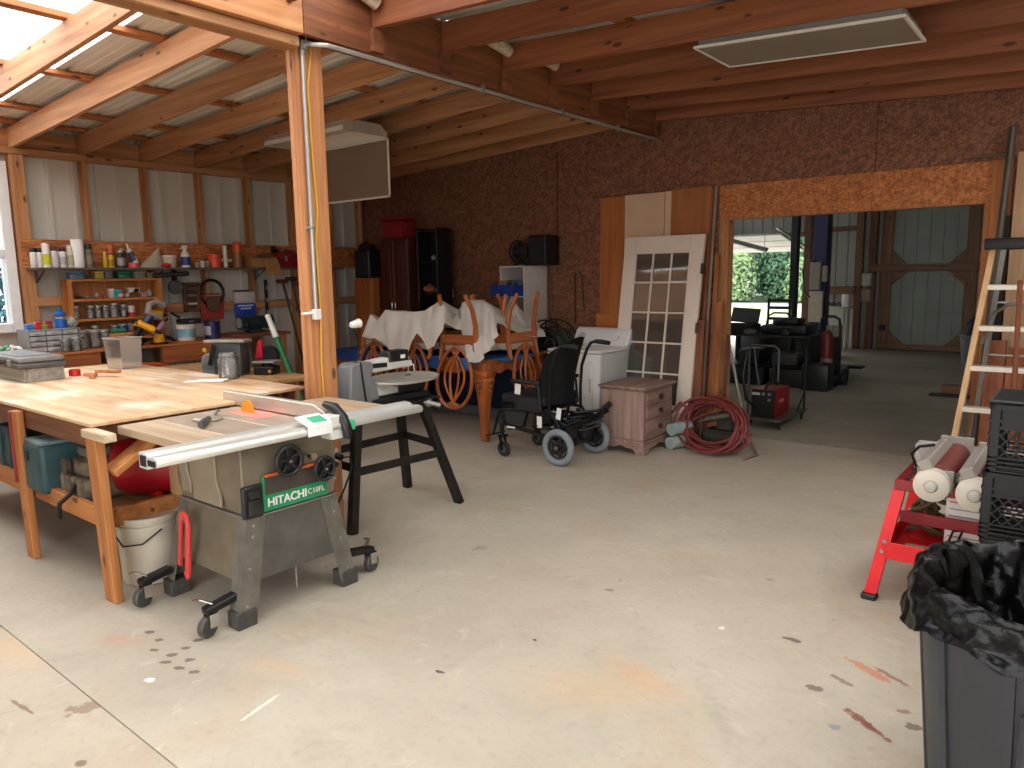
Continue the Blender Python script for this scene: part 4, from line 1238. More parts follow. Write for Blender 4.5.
spray_can('dark can with green cap right of the white paper roll', 3.201, -7.98, .036, .235, (120, 112, 92), (30, 62, 48), (150, 138, 116))
bottle('slim yellow glue bottle with pointed tip on the shelf', 3.354, -7.98, .022, .16, (214, 176, 30), (232, 220, 150), neck=.5)
bottle('fat yellow bottle beside the slim one on the shelf', 3.407, -7.96, .032, .15, (216, 178, 40), (40, 40, 40), (150, 120, 40), neck=.5)
tub('orange-topped jar behind the yellow bottle on the shelf', 3.447, -8.05, .034, .235, (196, 104, 66), (216, 110, 62))
bottle('black bottle with white printed label on the shelf', 3.502, -7.96, .04, .18, (44, 44, 52), (190, 186, 180), (160, 158, 160), neck=.5)
bottle('dark bottle with grey top behind the black printed bottle', 3.552, -8.03, .036, .205, (56, 54, 62), (150, 148, 146), (120, 116, 118), neck=.5)
m = MB(); m.lathe([(.03, 0), (.055, 0), (.056, .003), (.056, .045), (.055, .048), (.03, .048)], (-7.95, 3.623, SZ), 24)
solo(m, 'tape_roll', pl((222, 90, 90)), 'roll of pinkish red tape lying on the shelf', 'tape')
c = thing('caulk_tube', 'white caulk tube with long nozzle leaning over the tape roll', 'tube', (-8.03, 3.654, SZ))
m = MB(c); m.cyl((-8.03, 3.696, SZ + .03), (-8.05, 3.629, SZ + .19), .028, n=18); m.build('tube_body', pl((222, 220, 216)), c)
m = MB(c); m.cyl((-8.05, 3.629, SZ + .19), (-8.055, 3.613, SZ + .255), .012, .004, n=12); m.build('nozzle', pl((236, 234, 230)), c)
m = MB(c); m.cyl((-8.036, 3.675, SZ + .075), (-8.047, 3.640, SZ + .165), .0285, n=18); m.build('label_band', pl((60, 70, 110)), c)
c = thing('safety_goggles', 'dark safety goggles lying on the shelf before the grey bag', 'goggles', (-7.93, 3.738, SZ))
m = MB(c)
for dy in (-.045, .045):
    m.tube([(.0, dy + .04 * math.cos(a), .05 + .035 * math.sin(a)) for a in [2 * PI * k / 16 for k in range(16)]], .008, 8, closed=True)
m.b2((-.01, -.01, .045), (.01, .01, .06)); m.build('frame', pl((48, 46, 44)), c)
m = MB(c)
for dy in (-.045, .045):
    m.cyl((-.004, dy, .05), (.0, dy, .05), .038, n=16)
m.build('lens', pl((110, 108, 100)), c)
m = MB(c); m.tube([(0, -.09, .05), (-.05, -.12, .03), (-.08, 0, .02), (-.05, .14, .025), (0, .09, .05)], .01, 6, flat=.4); m.build('strap', pl((40, 40, 42)), c)
m = MB()
_by = 3.898


def bagf(u, v):
    a = u * 2 * PI
    h = v ** .8
    w = (1 - h) * .115 + .012 * (1 - h * .6)
    return Vector((-8.03 + math.cos(a) * w * .6, _by - .05 + h * .09 + math.sin(a) * w * (1.15 - .2 * h) + .006 * math.sin(a * 5 + v * 9), SZ + .002 + h * .21))


m.grid(bagf, 24, 12, True)
solo(m, 'cloth_bag', plain('grey_canvas', (172, 160, 140), .9, 0, .12, 30), 'slumped grey cone-shaped cloth bag on the shelf', 'bag')
m = MB(); m.sphere((-7.93, 3.963, SZ + .025), .03, (1.2, 1.5, .8)); m.cyl((-7.93, 3.941, SZ + .03), (-7.92, 3.898, SZ + .022), .01)
solo(m, 'red_bottle_cap', pl((190, 34, 34)), 'small red plastic piece lying in front of the cream tub', 'plastic piece')
tub('cream tub with white lid on the shelf left of the blue spray bottle', 4.041, -8.02, .075, .135, (200, 186, 160), (224, 218, 204))
c = bottle('white spray bottle with blue label on the shelf', 4.199, -7.97, .05, .215, (222, 220, 216), (230, 230, 230), (40, 66, 140), neck=.35)
m = MB(); m.b2((-.012, -.03, .205), (.012, .03, .245), .006); m.bar((0, -.025, .225), (0, -.055, .20), .012, .01); m.build('trigger_head', pl((214, 214, 220)), c)
for i, px in enumerate((194.5, 199.5, 204.5)):
    t = thing('small_jar', ['small grey jar right of the blue-label spray bottle', 'middle one of three small jars left of the orange cup', 'small jar touching the orange cup on the shelf'][i], 'jar', (-7.95, 4.321 + i * .062, SZ))
    m = MB(); m.lathe([(.022, 0), (.026, .004), (.026, .05), (.02, .06)], (0, 0, 0), 16); m.build('jar_body', pl([(150, 146, 138), (196, 190, 180), (120, 112, 104)][i]), t)
    m = MB(); m.lathe([(.023, .058), (.024, .06), (.024, .072), (.002, .074)], (0, 0, 0), 16); m.build('lid', pl([(80, 76, 72), (226, 222, 214), (170, 166, 160)][i]), t)
t = thing('plastic_cup', 'orange-red plastic cup standing on the shelf', 'cup', (-7.96, 4.537, SZ))
m = MB(); m.lathe([(.062, 0), (.066, .004), (.078, .142), (.082, .144), (.082, .15), (.074, .15), (.064, .01), (.002, .008)], (0, 0, 0), 28); m.build('cup_body', pl((226, 84, 54)), t)
t = thing('pipe_fitting', 'white plastic pipe tee standing on the shelf', 'pipe fitting', (-7.95, 4.667, SZ))
m = MB(); m.cyl((0, 0, 0), (0, 0, .25), .024, n=18); m.build('pipe', pl((226, 222, 212)), t)
m = MB(); m.cyl((0, -.06, .085), (0, .075, .085), .016, n=14); m.cyl((0, 0, .06), (0, 0, .11), .03, n=18); m.build('tee', pl((220, 216, 206)), t)
t = thing('spray_can', 'tall tan spray can with bright orange top on the shelf', 'spray can', (-7.97, 4.832, SZ))
m = MB(); m.lathe([(.05, 0), (.054, .005), (.054, .17), (.052, .18)], (0, 0, 0), 22); m.build('can_body', pl((146, 104, 66)), t)
m = MB(); m.lathe([(.054, .181), (.057, .185), (.056, .26), (.046, .29), (.03, .3), (.002, .302)], (0, 0, 0), 22); m.build('cap', pl((214, 88, 44)), t)
CARD = plain('cardboard', (168, 124, 78), .85, 0, .1, 10)
t = thing('cardboard_box', 'open cardboard box with flaps hanging over the shelf edge', 'box', (-8.0, 5.123, SZ))
_y0, _y1 = 4.962, 5.302
m = MB(t); m.b2((-8.1, _y0, SZ + .001), (-7.88, _y1, SZ + .006)); m.b2((-8.1, _y0, SZ), (-8.096, _y1, SZ + .13)); m.b2((-7.884, _y0, SZ), (-7.88, _y1, SZ + .11)); m.b2((-8.1, _y0, SZ), (-7.88, _y0 + .004, SZ + .13)); m.b2((-8.1, _y1 - .004, SZ), (-7.88, _y1, SZ + .13)); m.build('box_body', CARD, t)
m = MB(t); m.box((-7.82, (_y0 + _y1) / 2 + .07, SZ + .0), (.005, .2, .2), (0, -.35, 0)); m.build('flap', CARD, t)
m = MB(t); m.box((-7.98, _y0 - .035, SZ + .15), (.2, .09, .005), (.5, 0, 0)); m.build('flap', CARD, t)
m = MB(t); m.box((-8.0, _y1 - .08, SZ + .135), (.17, .1, .05), (.3, .1, .2), .01); m.build('grey_contents', pl((96, 88, 78)), t)
DRED = plain('dark_red_and_shaded_steel', (132, 22, 30), .4, .1, .12, 8)  # own dark red of the toolbox, shared with the stand's shaded parts
t = thing('red_toolbox', 'dark red metal toolbox at the right end of the long shelf', 'toolbox', (-8.0, 5.531, SZ))
_y0, _y1 = 5.345, 5.738
m = MB(t); m.b2((-8.1, _y0, SZ + .002), (-7.88, _y1, SZ + .105), .008); m.build('toolbox_body', DRED, t)
m = MB(t); m.b2((-8.105, _y0 - .004, SZ + .108), (-7.875, _y1 + .004, SZ + .185), .02, 2); m.build('lid', DRED, t)
for yy in (_y0 + .09, _y1 - .09):
    m = MB(t); m.b2((-7.88, yy - .02, SZ + .075), (-7.868, yy + .02, SZ + .135), .003); m.build('latch', GALV, t)
m = MB(t); m.tube([(-7.99, _y0 + .12, SZ + .185), (-7.99, _y0 + .13, SZ + .205), (-7.99, _y1 - .13, SZ + .205), (-7.99, _y1 - .12, SZ + .185)], .008, 8); m.build('handle', BLACK, t)
t = thing('black_hose_nozzle', 'small black nozzle lying on top of the red toolbox', 'nozzle', (-8.04, 5.373, SZ + .187))
m = MB(); m.cyl((0, -.03, .02), (0, .06, .022), .02, n=14); m.build('barrel', BLKPL, t)
m = MB(); m.cyl((0, 0, .02), (.0, -.01, .075), .022, .03, n=14); m.build('cap', BLKPL, t)

# small-parts cabinet with open shelves
CABW = wood('honey_pine', (206, 138, 72), (162, 96, 46), 'y', 1, .5, False)
cb = thing('wall_cabinet', 'small open-fronted pine cabinet of shelves filled with jars', 'cabinet', (-8.03, 3.4, .97))
cy0, cy1, cz0, cz1 = 2.96, 3.90, .965, 1.635
m = MB(cb); m.b2((-8.11, cy0, cz0), (-7.94, cy0 + .045, cz1), .003); m.build('side', wood('honey_pine_z', (206, 138, 72), (162, 96, 46), 'z', 1, .5, False), cb)
m = MB(cb); m.b2((-8.11, cy1 - .045, cz0), (-7.94, cy1, cz1), .003); m.build('side', MATS['honey_pine_z'], cb)
for z in (cz1 - .025, 1.41, 1.21, 1.0):
    m = MB(cb); m.b2((-8.105, cy0 + .046, z), (-7.945, cy1 - .046, z + .024), .002); m.build('shelf', CABW, cb)
m = MB(cb); m.b2((-8.112, cy0 + .046, cz0), (-8.106, cy1 - .046, cz1)); m.build('back_panel', wood('cab_back', (176, 116, 66), (140, 86, 46), 'z', 1, .6, False), cb)
zt = cz1 + .001
for (px, w, d, h, col, lab) in ((79, .13, .1, .065, (90, 130, 160), 'pale blue plastic tub on top of the small pine cabinet'), (100.5, .085, .08, .075, (196, 176, 84), 'yellow box on top of the small pine cabinet'), (110, .075, .08, .095, (120, 116, 110), 'grey box right of the yellow box on the cabinet'), (125, .125, .1, .07, (36, 116, 76), 'green plastic tub on top of the small pine cabinet'), (141, .11, .1, .07, (130, 140, 120), 'grey-green tub at the right on top of the cabinet'), (153, .09, .09, .06, (140, 118, 100), 'brownish tub at the right corner on top of the cabinet')):
    yy = cy0 + (px - 68) / (162 - 68) * (cy1 - cy0)
    t = thing('small_tub', lab, 'tub', (-8.02, yy, zt))
    m = MB(); m.b2((-d / 2, -w / 2, 0), (d / 2, w / 2, h * .75), .008, 2); m.build('tub_body', pl(col), t)
    m = MB(); m.b2((-d / 2 - .004, -w / 2 - .004, h * .76), (d / 2 + .004, w / 2 + .004, h), .006); m.build('lid', pl(tuple(min(255, int(k * 1.25)) for k in col)), t)
ROW2, ROW3 = 1.2345, 1.0245
NUTS = plain('screws_and_nails', (146, 134, 120), .5, .4, .5, 60)
SMJ = glass('small_jar_glass', (240, 240, 236), .04, .10)
j0 = thing('screw_jar', 'first glass screw jar from the left on the middle cabinet shelf', 'jar', (-8.0, 3.04, ROW2), 0, 'screw jars on the middle cabinet shelf')
m = MB(); m.lathe([(.032, .001), (.036, .005), (.036, .098), (.028, .112)], (0, 0, 0), 18); m.build('jar_body', SMJ, j0)
m = MB(); m.lathe([(.031, .006), (.0325, .008), (.0325, .07), (.02, .078), (.002, .08)], (0, 0, 0), 14); m.build('screws', NUTS, j0)
m = MB(); m.lathe([(.03, .112), (.033, .114), (.033, .128), (.03, .131), (.002, .131)], (0, 0, 0), 18); m.build('lid', plain('tin_lid', (190, 186, 176), .35, .6, .1), j0)
ORD = ['second', 'third', 'fourth', 'fifth and widest', 'sixth']
for i, px in enumerate((89.5, 96.5, 104, 112.5, 122)):
    yy = cy0 + (px - 68) / 94 * (cy1 - cy0)
    dup(j0, (-8.0, yy, ROW2), i * .5, '%s glass screw jar from the left on the middle cabinet shelf' % ORD[i], None, (1.3, 1.3, 1.15) if i == 3 else (1, 1, 1))
t = thing('plastic_jar', 'white jar with red base beside the screw jars in the cabinet', 'jar', (-8.0, 3.58, ROW2))
m = MB(); m.lathe([(.034, .045), (.036, .05), (.036, .11), (.03, .118)], (0, 0, 0), 18); m.build('jar_body', pl((218, 206, 200)), t)
m = MB(); m.lathe([(.034, 0), (.036, .004), (.036, .046), (.03, .05)], (0, 0, 0), 18); m.build('red_base', pl((186, 50, 44)), t)
labs = ['red-lidded jar at the left of the lowest cabinet shelf', 'short glass jar with dark lid on the lowest cabinet shelf', 'glass jar of pale washers on the lowest cabinet shelf', 'clear jar with grey contents on the lowest cabinet shelf']
for i, (px, lid, sc) in enumerate(((85, (200, 60, 70), .8), (92, (52, 48, 46), 1.05), (101, (170, 160, 146), .75), (111, (160, 158, 146), 1.0))):
    yy = cy0 + (px - 68) / 94 * (cy1 - cy0)
    j = dup(j0, (-7.99, yy, ROW3), .3 * i, labs[i], 'jars on the lowest cabinet shelf', (1.1, 1.1, sc))
for i, px in enumerate((119, 127.5, 136)):
    yy = cy0 + (px - 68) / 94 * (cy1 - cy0)
    t = thing('blue_jar', ['dark blue jar left of its twin on the lowest cabinet shelf', 'second dark blue jar on the lowest cabinet shelf', 'blue-grey jar furthest right on the lowest cabinet shelf'][i], 'jar', (-8.0, yy, ROW3))
    m = MB(); m.lathe([(.036, 0), (.039, .004), (.039, .11), (.033, .12)], (0, 0, 0), 18); m.build('jar_body', pl([(54, 66, 98), (66, 74, 96), (92, 96, 104)][i]), t)
    m = MB(); m.lathe([(.036, .12), (.038, .122), (.038, .14), (.002, .142)], (0, 0, 0), 18); m.build('lid', pl((150, 148, 144)), t)
for i, (px, w, h, col, lab) in enumerate(((81, .04, .035, (60, 56, 50), 'small dark tin on the top cabinet shelf'), (88, .05, .022, (130, 100, 80), 'flat brown tin on the top cabinet shelf'), (98, .06, .06, (150, 132, 116), 'crumpled tan packet on the top cabinet shelf'), (106, .04, .03, (150, 90, 80), 'small reddish box on the top cabinet shelf'), (111.5, .05, .095, (196, 192, 186), 'tall pale box left of the teal box in the cabinet'), (118, .075, .085, (60, 170, 176), 'bright teal box on the top cabinet shelf'), (119.5, .06, .05, (214, 150, 160), 'pink and white packet in front of the teal box'), (129, .055, .05, (176, 168, 172), 'grey packet right of the teal box in the cabinet'), (137, .06, .05, (186, 206, 176), 'pale green box under the white tray in the cabinet'), (135, .11, .05, (214, 208, 200), 'white tray resting on boxes in the cabinet'), (145, .055, .05, (180, 130, 120), 'small pink box near the right of the top cabinet shelf'), (151.5, .06, .085, (130, 160, 160), 'pale teal bag at the right of the top cabinet shelf'))):
    yy = cy0 + (px - 68) / 94 * (cy1 - cy0)
    z0 = 1.4345 + (.052 if 'tray' in lab else 0)
    xo = -7.965 if 'pink and white' in lab else -8.03
    t = thing('small_box', lab, 'box', (xo, yy, z0))
    m = MB()
    if 'bag' in lab or 'packet' in lab:
        m.sphere((0, 0, h / 2), .5, (.06, w, h), 12)
        m.build('packet_body', pl(col), t)
    else:
        m.b2((-.03, -w / 2, 0), (.03, w / 2, h * .8), .004); m.build('box_body', pl(col), t)
        m = MB(); m.b2((-.032, -w / 2 - .002, h * .81), (.032, w / 2 + .002, h), .003); m.build('lid', pl(tuple(min(255, int(k * 1.12)) for k in col)), t)

# wall bench under the shelf
wb = thing('wall_bench', 'orange-brown wooden wall bench with deep front board under the shelf', 'bench', (-7.8, 3.4, 0))
BENW = wood('bench_board', (196, 116, 62), (146, 78, 38), 'y', 1, .55)
m = MB(wb); m.b2((-8.11, 1.7, .935), (-7.46, 4.5, .958), .003); m.build('bench_top', BENW, wb)
m = MB(wb); m.b2((-7.50, 1.7, .765), (-7.47, 3.02, .934), .003); m.build('front_board', BENW, wb)
m = MB(wb); m.b2((-7.50, 3.62, .765), (-7.47, 4.5, .934), .003); m.build('front_board', BENW, wb)
for y in (1.76, 2.98, 3.68, 4.44):
    m = MB(wb); m.b2((-7.56, y - .045, 0), (-7.51, y + .045, .934), .003); m.build('leg', PINE_Z, wb)
m = MB(wb); m.b2((-8.1, 1.7, .42), (-7.56, 4.5, .44)); m.build('lower_shelf', wood('dark_shelf', (96, 64, 40), (66, 42, 26), 'y'), wb)
gb = thing('grinder_bench', 'narrow wooden bench end carrying the bench grinder', 'bench', (-7.8, 4.85, 0))
m = MB(gb); m.b2((-8.1, 4.52, .955), (-7.55, 5.22, .985), .003); m.build('bench_top', wood('red_brown_board', (150, 82, 52), (110, 56, 34), 'y'), gb)
for y in (4.6, 5.14):
    m = MB(gb); m.b2((-7.66, y - .04, 0), (-7.6, y + .04, .954), .003); m.build('leg', PINE_Z, gb)
BZ = .959
# plastic drawer organiser
DO = plain('organiser_grey', (148, 148, 146), .5, 0, .1, 10)
t = thing('drawer_organiser', 'grey plastic organiser of small drawers on the wall bench', 'organiser', (-7.68, 2.66, BZ))
m = MB(t); oy0, oy1 = 2.46, 2.90
m.b2((-7.86, oy0, BZ), (-7.83, oy1, BZ + .215)); m.b2((-7.86, oy0, BZ + .207), (-7.58, oy1, BZ + .217), .003); m.b2((-7.86, oy0, BZ), (-7.58, oy1, BZ + .008)); m.b2((-7.86, oy0, BZ), (-7.58, oy0 + .01, BZ + .215)); m.b2((-7.86, oy1 - .01, BZ), (-7.58, oy1, BZ + .215)); m.build('organiser_case', DO, t)
for r_ in range(4):
    for c_ in range(3):
        ya = oy0 + .014 + c_ * .138; za = BZ + .012 + r_ * .05
        m = MB(t); m.b2((-7.80, ya, za), (-7.585, ya + .13, za + .042), .003); d_ = m.build('drawer', plain('smoky_drawer', (176, 178, 178), .25, 0, .15, 12), t)
        m = MB(t); m.b2((-7.585, ya + .04, za + .012), (-7.568, ya + .09, za + .02), .002); m.build('pull', DO, d_)
for (dy, z, h, col, lab) in ((2.50, 0, .05, (56, 120, 190), 'blue tin on top of the drawer organiser'), (2.575, 0, .065, (190, 40, 44), 'red tin on top of the drawer organiser'), (2.615, 0, .04, (120, 170, 70), 'green packet on top of the organiser beside the red tin'), (2.66, 0, .075, (150, 56, 52), 'dark red box on top of the organiser left of the lantern')):
    t = thing('small_tin', lab, 'tin', (-7.66, dy, BZ + .218))
    m = MB(); m.b2((-.035, -.03, 0), (.035, .03, h * .8), .006); m.build('tin_body', pl(col), t)
    m = MB(); m.b2((-.037, -.032, h * .81), (.037, .032, h), .005); m.build('lid', pl(tuple(min(255, int(k * 1.2)) for k in col)), t)
t = thing('blue_lantern', 'blue lantern-shaped bottle with wide cap on the organiser', 'lantern', (-7.68, 2.775, BZ + .218))
BL = pl((26, 92, 172))
m = MB(); m.lathe([(.046, 0), (.052, .004), (.054, .06), (.05, .075), (.03, .085), (.026, .105)], (0, 0, 0), 22); m.build('base', BL, t)
m = MB(); m.lathe([(.03, .085), (.034, .088), (.034, .104), (.03, .108)], (0, 0, 0), 18); m.build('grey_collar', pl((190, 196, 200)), t)
m = MB(); m.lathe([(.03, .108), (.05, .115), (.05, .135), (.034, .15), (.022, .155), (.022, .17), (.012, .178), (.002, .18)], (0, 0, 0), 22); m.build('cap', BL, t)
m = MB(); m.tube([(0, -.05, .06), (0, -.065, .1), (0, -.05, .125)], .005, 6); m.build('side_handle', BL, t)
t = thing('crumpled_bag', 'crumpled clear plastic bag beside the blue lantern', 'bag', (-7.7, 2.87, BZ + .218))
m = MB(); m.grid(lambda u, v: Vector(((.05 + .012 * math.sin(7 * u * 2 * PI / 1 + v * 5)) * math.sin(PI * (.05 + .9 * v)) * math.cos(u * 2 * PI), (.06 + .012 * math.sin(u * 30 + 3 * v)) * math.sin(PI * (.05 + .9 * v)) * math.sin(u * 2 * PI), .10 * v + .01 * math.sin(u * 25))), 24, 10, True); m.build('bag_body', glass('crumpled_film', (220, 216, 208), .2, .5), t)
# jars in front of the cabinet on the bench
for i, (yy, x, s, lab) in enumerate(((2.83, -7.52, 1.0, 'wide glass jar in front of the drawer organiser'), (2.74, -7.53, .9, 'glass jar left of the wide one before the organiser'), (2.98, -7.75, 1.35, 'large glass jar with dark screws right of the organiser'), (3.10, -7.78, 1.35, 'second large jar of dark screws left of the clear bin'), (3.2, -7.8, 1.3, 'third large jar of dark screws behind the clear bin'))):
    dup(j0, (x, yy, BZ), i, lab, 'larger screw jars on the wall bench', (s * 1.25, s * 1.25, s))
t = thing('green_scraper', 'green plastic handle tool lying on the wall bench', 'tool', (-7.72, 3.33, BZ))
m = MB(); m.tube([(0, -.09, .15), (0, -.02, .155), (0, .05, .15)], .02, 10, rad=[.014, .022, .016]); m.build('handle', pl((30, 130, 90)), t)
m = MB(); m.b2((-.06, -.1, 0), (.06, .16, .13), .01); m.build('wooden_block', CABW, t)
t = thing('parts_tray', 'tray heaped with white and green plastic bits left of the drawer organiser', 'tray', (-7.62, 2.3, BZ))
m = MB(t); m.b2((-7.74, 2.14, BZ + .001), (-7.50, 2.44, BZ + .012), .003)
for lo, hi in (((-7.74, 2.14), (-7.73, 2.44)), ((-7.51, 2.14), (-7.50, 2.44)), ((-7.73, 2.14), (-7.51, 2.15)), ((-7.73, 2.43), (-7.51, 2.44))):
    m.b2((lo[0], lo[1], BZ + .001), (hi[0], hi[1], BZ + .045), .002)
m.build('tray_body', pl((150, 140, 128)), t)
rp_ = random.Random(3)
m = MB(t); m.mi = 0
for k in range(16):
    m.mi = k % 3 // 2
    m.sphere((-7.62 + rp_.uniform(-.08, .08), 2.29 + rp_.uniform(-.11, .11), BZ + .04 + rp_.uniform(0, .04)), .03, (1.2, .8, .7), 8)
tag(m.build('plastic_bits', [pl((214, 214, 208)), pl((70, 150, 90))], t), None, None, None, 'stuff')
# cordless drills
DY = pl((232, 164, 24))


def drill(lab, loc, rz, tilt):
    t = thing('cordless_drill', lab, 'drill', loc, rz)
    Mx = Euler((0, tilt, 0)).to_matrix()

    def q(p): return Mx @ Vector(p) + Vector((0, 0, .02))
    m = MB(); m.cyl(q((-.09, 0, .19)), q((.06, 0, .19)), .036, n=18); m.cyl(q((.06, 0, .19)), q((.085, 0, .19)), .036, .026, n=18); m.build('motor_housing', DY, t)
    m = MB(); m.tube([q((-.04, 0, .17)), q((-.055, 0, .10)), q((-.06, 0, .05))], .022, 12, rad=[.026, .022, .026]); m.build('grip', BLKPL, t)
    m = MB(); m.cyl(q((.085, 0, .19)), q((.14, 0, .19)), .022, .012, n=16); m.build('chuck', BLKPL, t)
    m = MB(); m.box(q((-.05, 0, .022)), (.13, .075, .05), Mx, .008); m.build('battery', BLKPL, t)
    m = MB(); m.cyl(q((-.09, 0, .19)), q((-.105, 0, .19)), .03, .024, n=16); m.build('end_cap', BLKPL, t)
    return t


drill('yellow cordless drill leaning at the front of the tool pile', (-7.55, 3.42, BZ), .9, .5)
drill('yellow cordless drill behind the front one in the tool pile', (-7.7, 3.52, BZ), 2.4, -.3)
drill('yellow and black drill at the top of the tool pile', (-7.78, 3.68, BZ + .1), 1.7, .2)
t = thing('palm_sander', 'yellow and black palm sander low in the tool pile', 'sander', (-7.55, 3.63, BZ))
m = MB(); m.b2((-.06, -.07, 0), (.06, .07, .02), .006); m.build('pad', BLKPL, t)
m = MB(); m.lathe([(.055, .02), (.058, .03), (.05, .08), (.04, .10), (.002, .105)], (0, 0, 0), 20); m.build('body', DY, t)
m = MB(); m.tube([(0, .05, .07), (0, .11, .06), (.02, .16, .02)], .02, 10, rad=[.02, .018, .008]); m.build('grip', BLKPL, t)
t = thing('clear_hose', 'grey dust hose curling over the yellow drills', 'hose', (-7.75, 3.68, BZ + .2))
m = MB(); m.tube([(0, .13, .18), (0, .05, .23), (.01, -.03, .2), (.02, -.06, .12), (.03, 0, .08), (.02, .07, .06)], .035, 12); m.build('hose_tube', pl((150, 138, 130)), t)
m = MB(); m.cyl((.02, -.09, .02), (.03, -.03, .09), .04, n=16); m.build('navy_cuff', pl((44, 54, 92)), t)
t = thing('purple_grip_tool', 'tool with mauve grip lying across the drill pile', 'tool', (-7.6, 3.66, BZ + .12))
m = MB(); m.tube([(0, -.07, -.03), (0, 0, .03), (0, .06, .1)], .022, 10, rad=[.018, .026, .02]); m.build('grip', pl((150, 112, 132)), t)
m = MB(); m.tube([(0, .06, .1), (0, .1, .13)], .012, 8); m.build('shaft', BLACK, t)
t = thing('white_pail', 'white pail with blue-green print and a black case laid on it', 'pail', (-7.7, 4.0, BZ))
m = MB(); m.lathe([(.085, 0), (.09, .005), (.1, .165), (.104, .168), (.104, .178), (.096, .18)], (0, 0, 0), 26); m.build('pail_body', pl((214, 208, 198)), t)
m = MB(); m.lathe([(.0925, .04), (.0945, .042), (.1, .13), (.098, .131)], (0, 0, 0), 26); m.build('printed_band', plain('print_band', (120, 170, 180), .5, 0, .5, 9), t)
t = thing('black_case', 'black plastic case lying on the white pail', 'case', (-7.68, 4.03, BZ + .183))
m = MB(); m.b2((-.06, -.115, 0), (.06, .115, .055), .01); m.build('case_body', BLKPL, t)
m = MB(); m.b2((.058, -.03, .02), (.068, .03, .035), .004); m.build('latch', GALV, t)
m = MB(); m.tube([(.0, -.1, .07), (.02, -.16, .10), (.02, -.2, .13)], .014, 8); m.build('handle', BLKPL, t)
t = thing('orange_toolbox', 'rust-orange toolbox under the wall bench gap', 'toolbox', (-7.35, 3.35, .55))
m = MB(t); m.prism([(3.1, .55), (3.58, .55), (3.58, .78), (3.2, .80), (3.1, .74)], .3, Matrix(((0, 0, 1, -7.62), (1, 0, 0, 0), (0, 1, 0, 0), (0, 0, 0, 1))), .008); m.build('toolbox_body', plain('rust_orange', (190, 88, 40), .5, .1, .15, 9), t)
m = MB(t); m.b2((-7.33, 3.36, .70), (-7.305, 3.44, .74), .004); m.build('latch', BLKPL, t)
# hanging things
t = thing('framed_rack', 'dark wooden rack of small tools hanging on the left wall', 'rack', (-8.1, 4.29, 1.24))
m = MB(t); hy0, hy1 = 4.20, 4.39
for a, b in (((hy0, 1.25), (hy1, 1.28)), ((hy0, 1.55), (hy1, 1.58)), ((hy0, 1.25), (hy0 + .03, 1.58)), ((hy1 - .03, 1.25), (hy1, 1.58))):
    m.b2((-8.105, a[0], a[1]), (-8.06, b[0], b[1]), .003)
m.build('frame', wood('dark_frame', (120, 74, 48), (84, 48, 30), 'z'), t)
m = MB(t); m.b2((-8.105, hy0 + .03, 1.28), (-8.095, hy1 - .03, 1.55)); m.build('back', pl((70, 56, 46)), t)
for z, cl in ((1.33, (190, 176, 156)), (1.42, (120, 108, 96)), (1.50, (96, 88, 80))):
    m = MB(t); m.b2((-8.093, hy0 + .04, z), (-8.05, hy1 - .045, z + .025), .004); m.build('tool_row', pl(cl), t)
t = thing('wall_plaque', 'round red and black saw-blade guard plaque hung on the left wall', 'plaque', (-8.1, 4.54, 1.14))
m = MB(t); m.prism([(4.41, 1.15), (4.67, 1.15), (4.69, 1.34), (4.64, 1.45), (4.44, 1.45), (4.39, 1.34)], .05, Matrix(((0, 0, 1, -8.125), (1, 0, 0, 0), (0, 1, 0, 0), (0, 0, 0, 1))), .006); m.build('red_plate', plain('faded_red', (146, 52, 44), .5, 0, .2, 10), t)
m = MB(t); m.tube([(-8.08, 4.54 + .145 * math.cos(a), 1.46 + .145 * math.sin(a)) for a in [2 * PI * k / 32 for k in range(32)]], .018, 10, closed=True); m.build('black_ring', BLKPL, t)
m = MB(t); m.cyl((-8.075, 4.54, 1.33), (-8.05, 4.54, 1.33), .085, n=26); m.build('disc', plain('rusty_disc', (96, 76, 58), .6, .2, .3, 14), t)
m = MB(t); m.b2((-8.055, 4.44, 1.42), (-8.04, 4.64, 1.435), .003); m.build('cross_bar', pl((176, 140, 124)), t)
t = thing('hanging_bag', 'blue and white bag with white print hanging on the left wall', 'bag', (-8.08, 4.97, 1.1))
m = MB(t); m.b2((-8.11, 4.83, 1.10), (-8.07, 5.10, 1.32), .012, 2); m.build('blue_panel', pl((30, 66, 176)), t)
m = MB(t); m.b2((-8.11, 4.83, 1.322), (-8.075, 5.10, 1.46), .012, 2); m.build('white_panel', pl((200, 196, 190)), t)
for z, l in ((1.285, .2), (1.25, .14), (1.13, .2)):
    m = MB(t); m.b2((-8.069, 4.96 - l / 2, z), (-8.066, 4.96 + l / 2, z + .018)); m.build('print_line', pl((214, 216, 222)), t)
m = MB(t); m.b2((-8.105, 4.82, 1.462), (-8.07, 5.02, 1.48), .004); m.build('hanger_bar', BLKPL, t)
t = thing('spirit_level', 'black spirit level hanging upright on the left wall stud', 'level', (-8.09, 5.27, 1.05))
m = MB(t); m.b2((-8.115, 5.25, 1.10), (-8.09, 5.29, 1.60), .004); m.build('level_body', BLKPL, t)
for z in (1.2, 1.35, 1.5):
    m = MB(t); m.b2((-8.09, 5.258, z - .025), (-8.083, 5.282, z + .025), .003); m.build('vial', pl((150, 150, 150)), t)
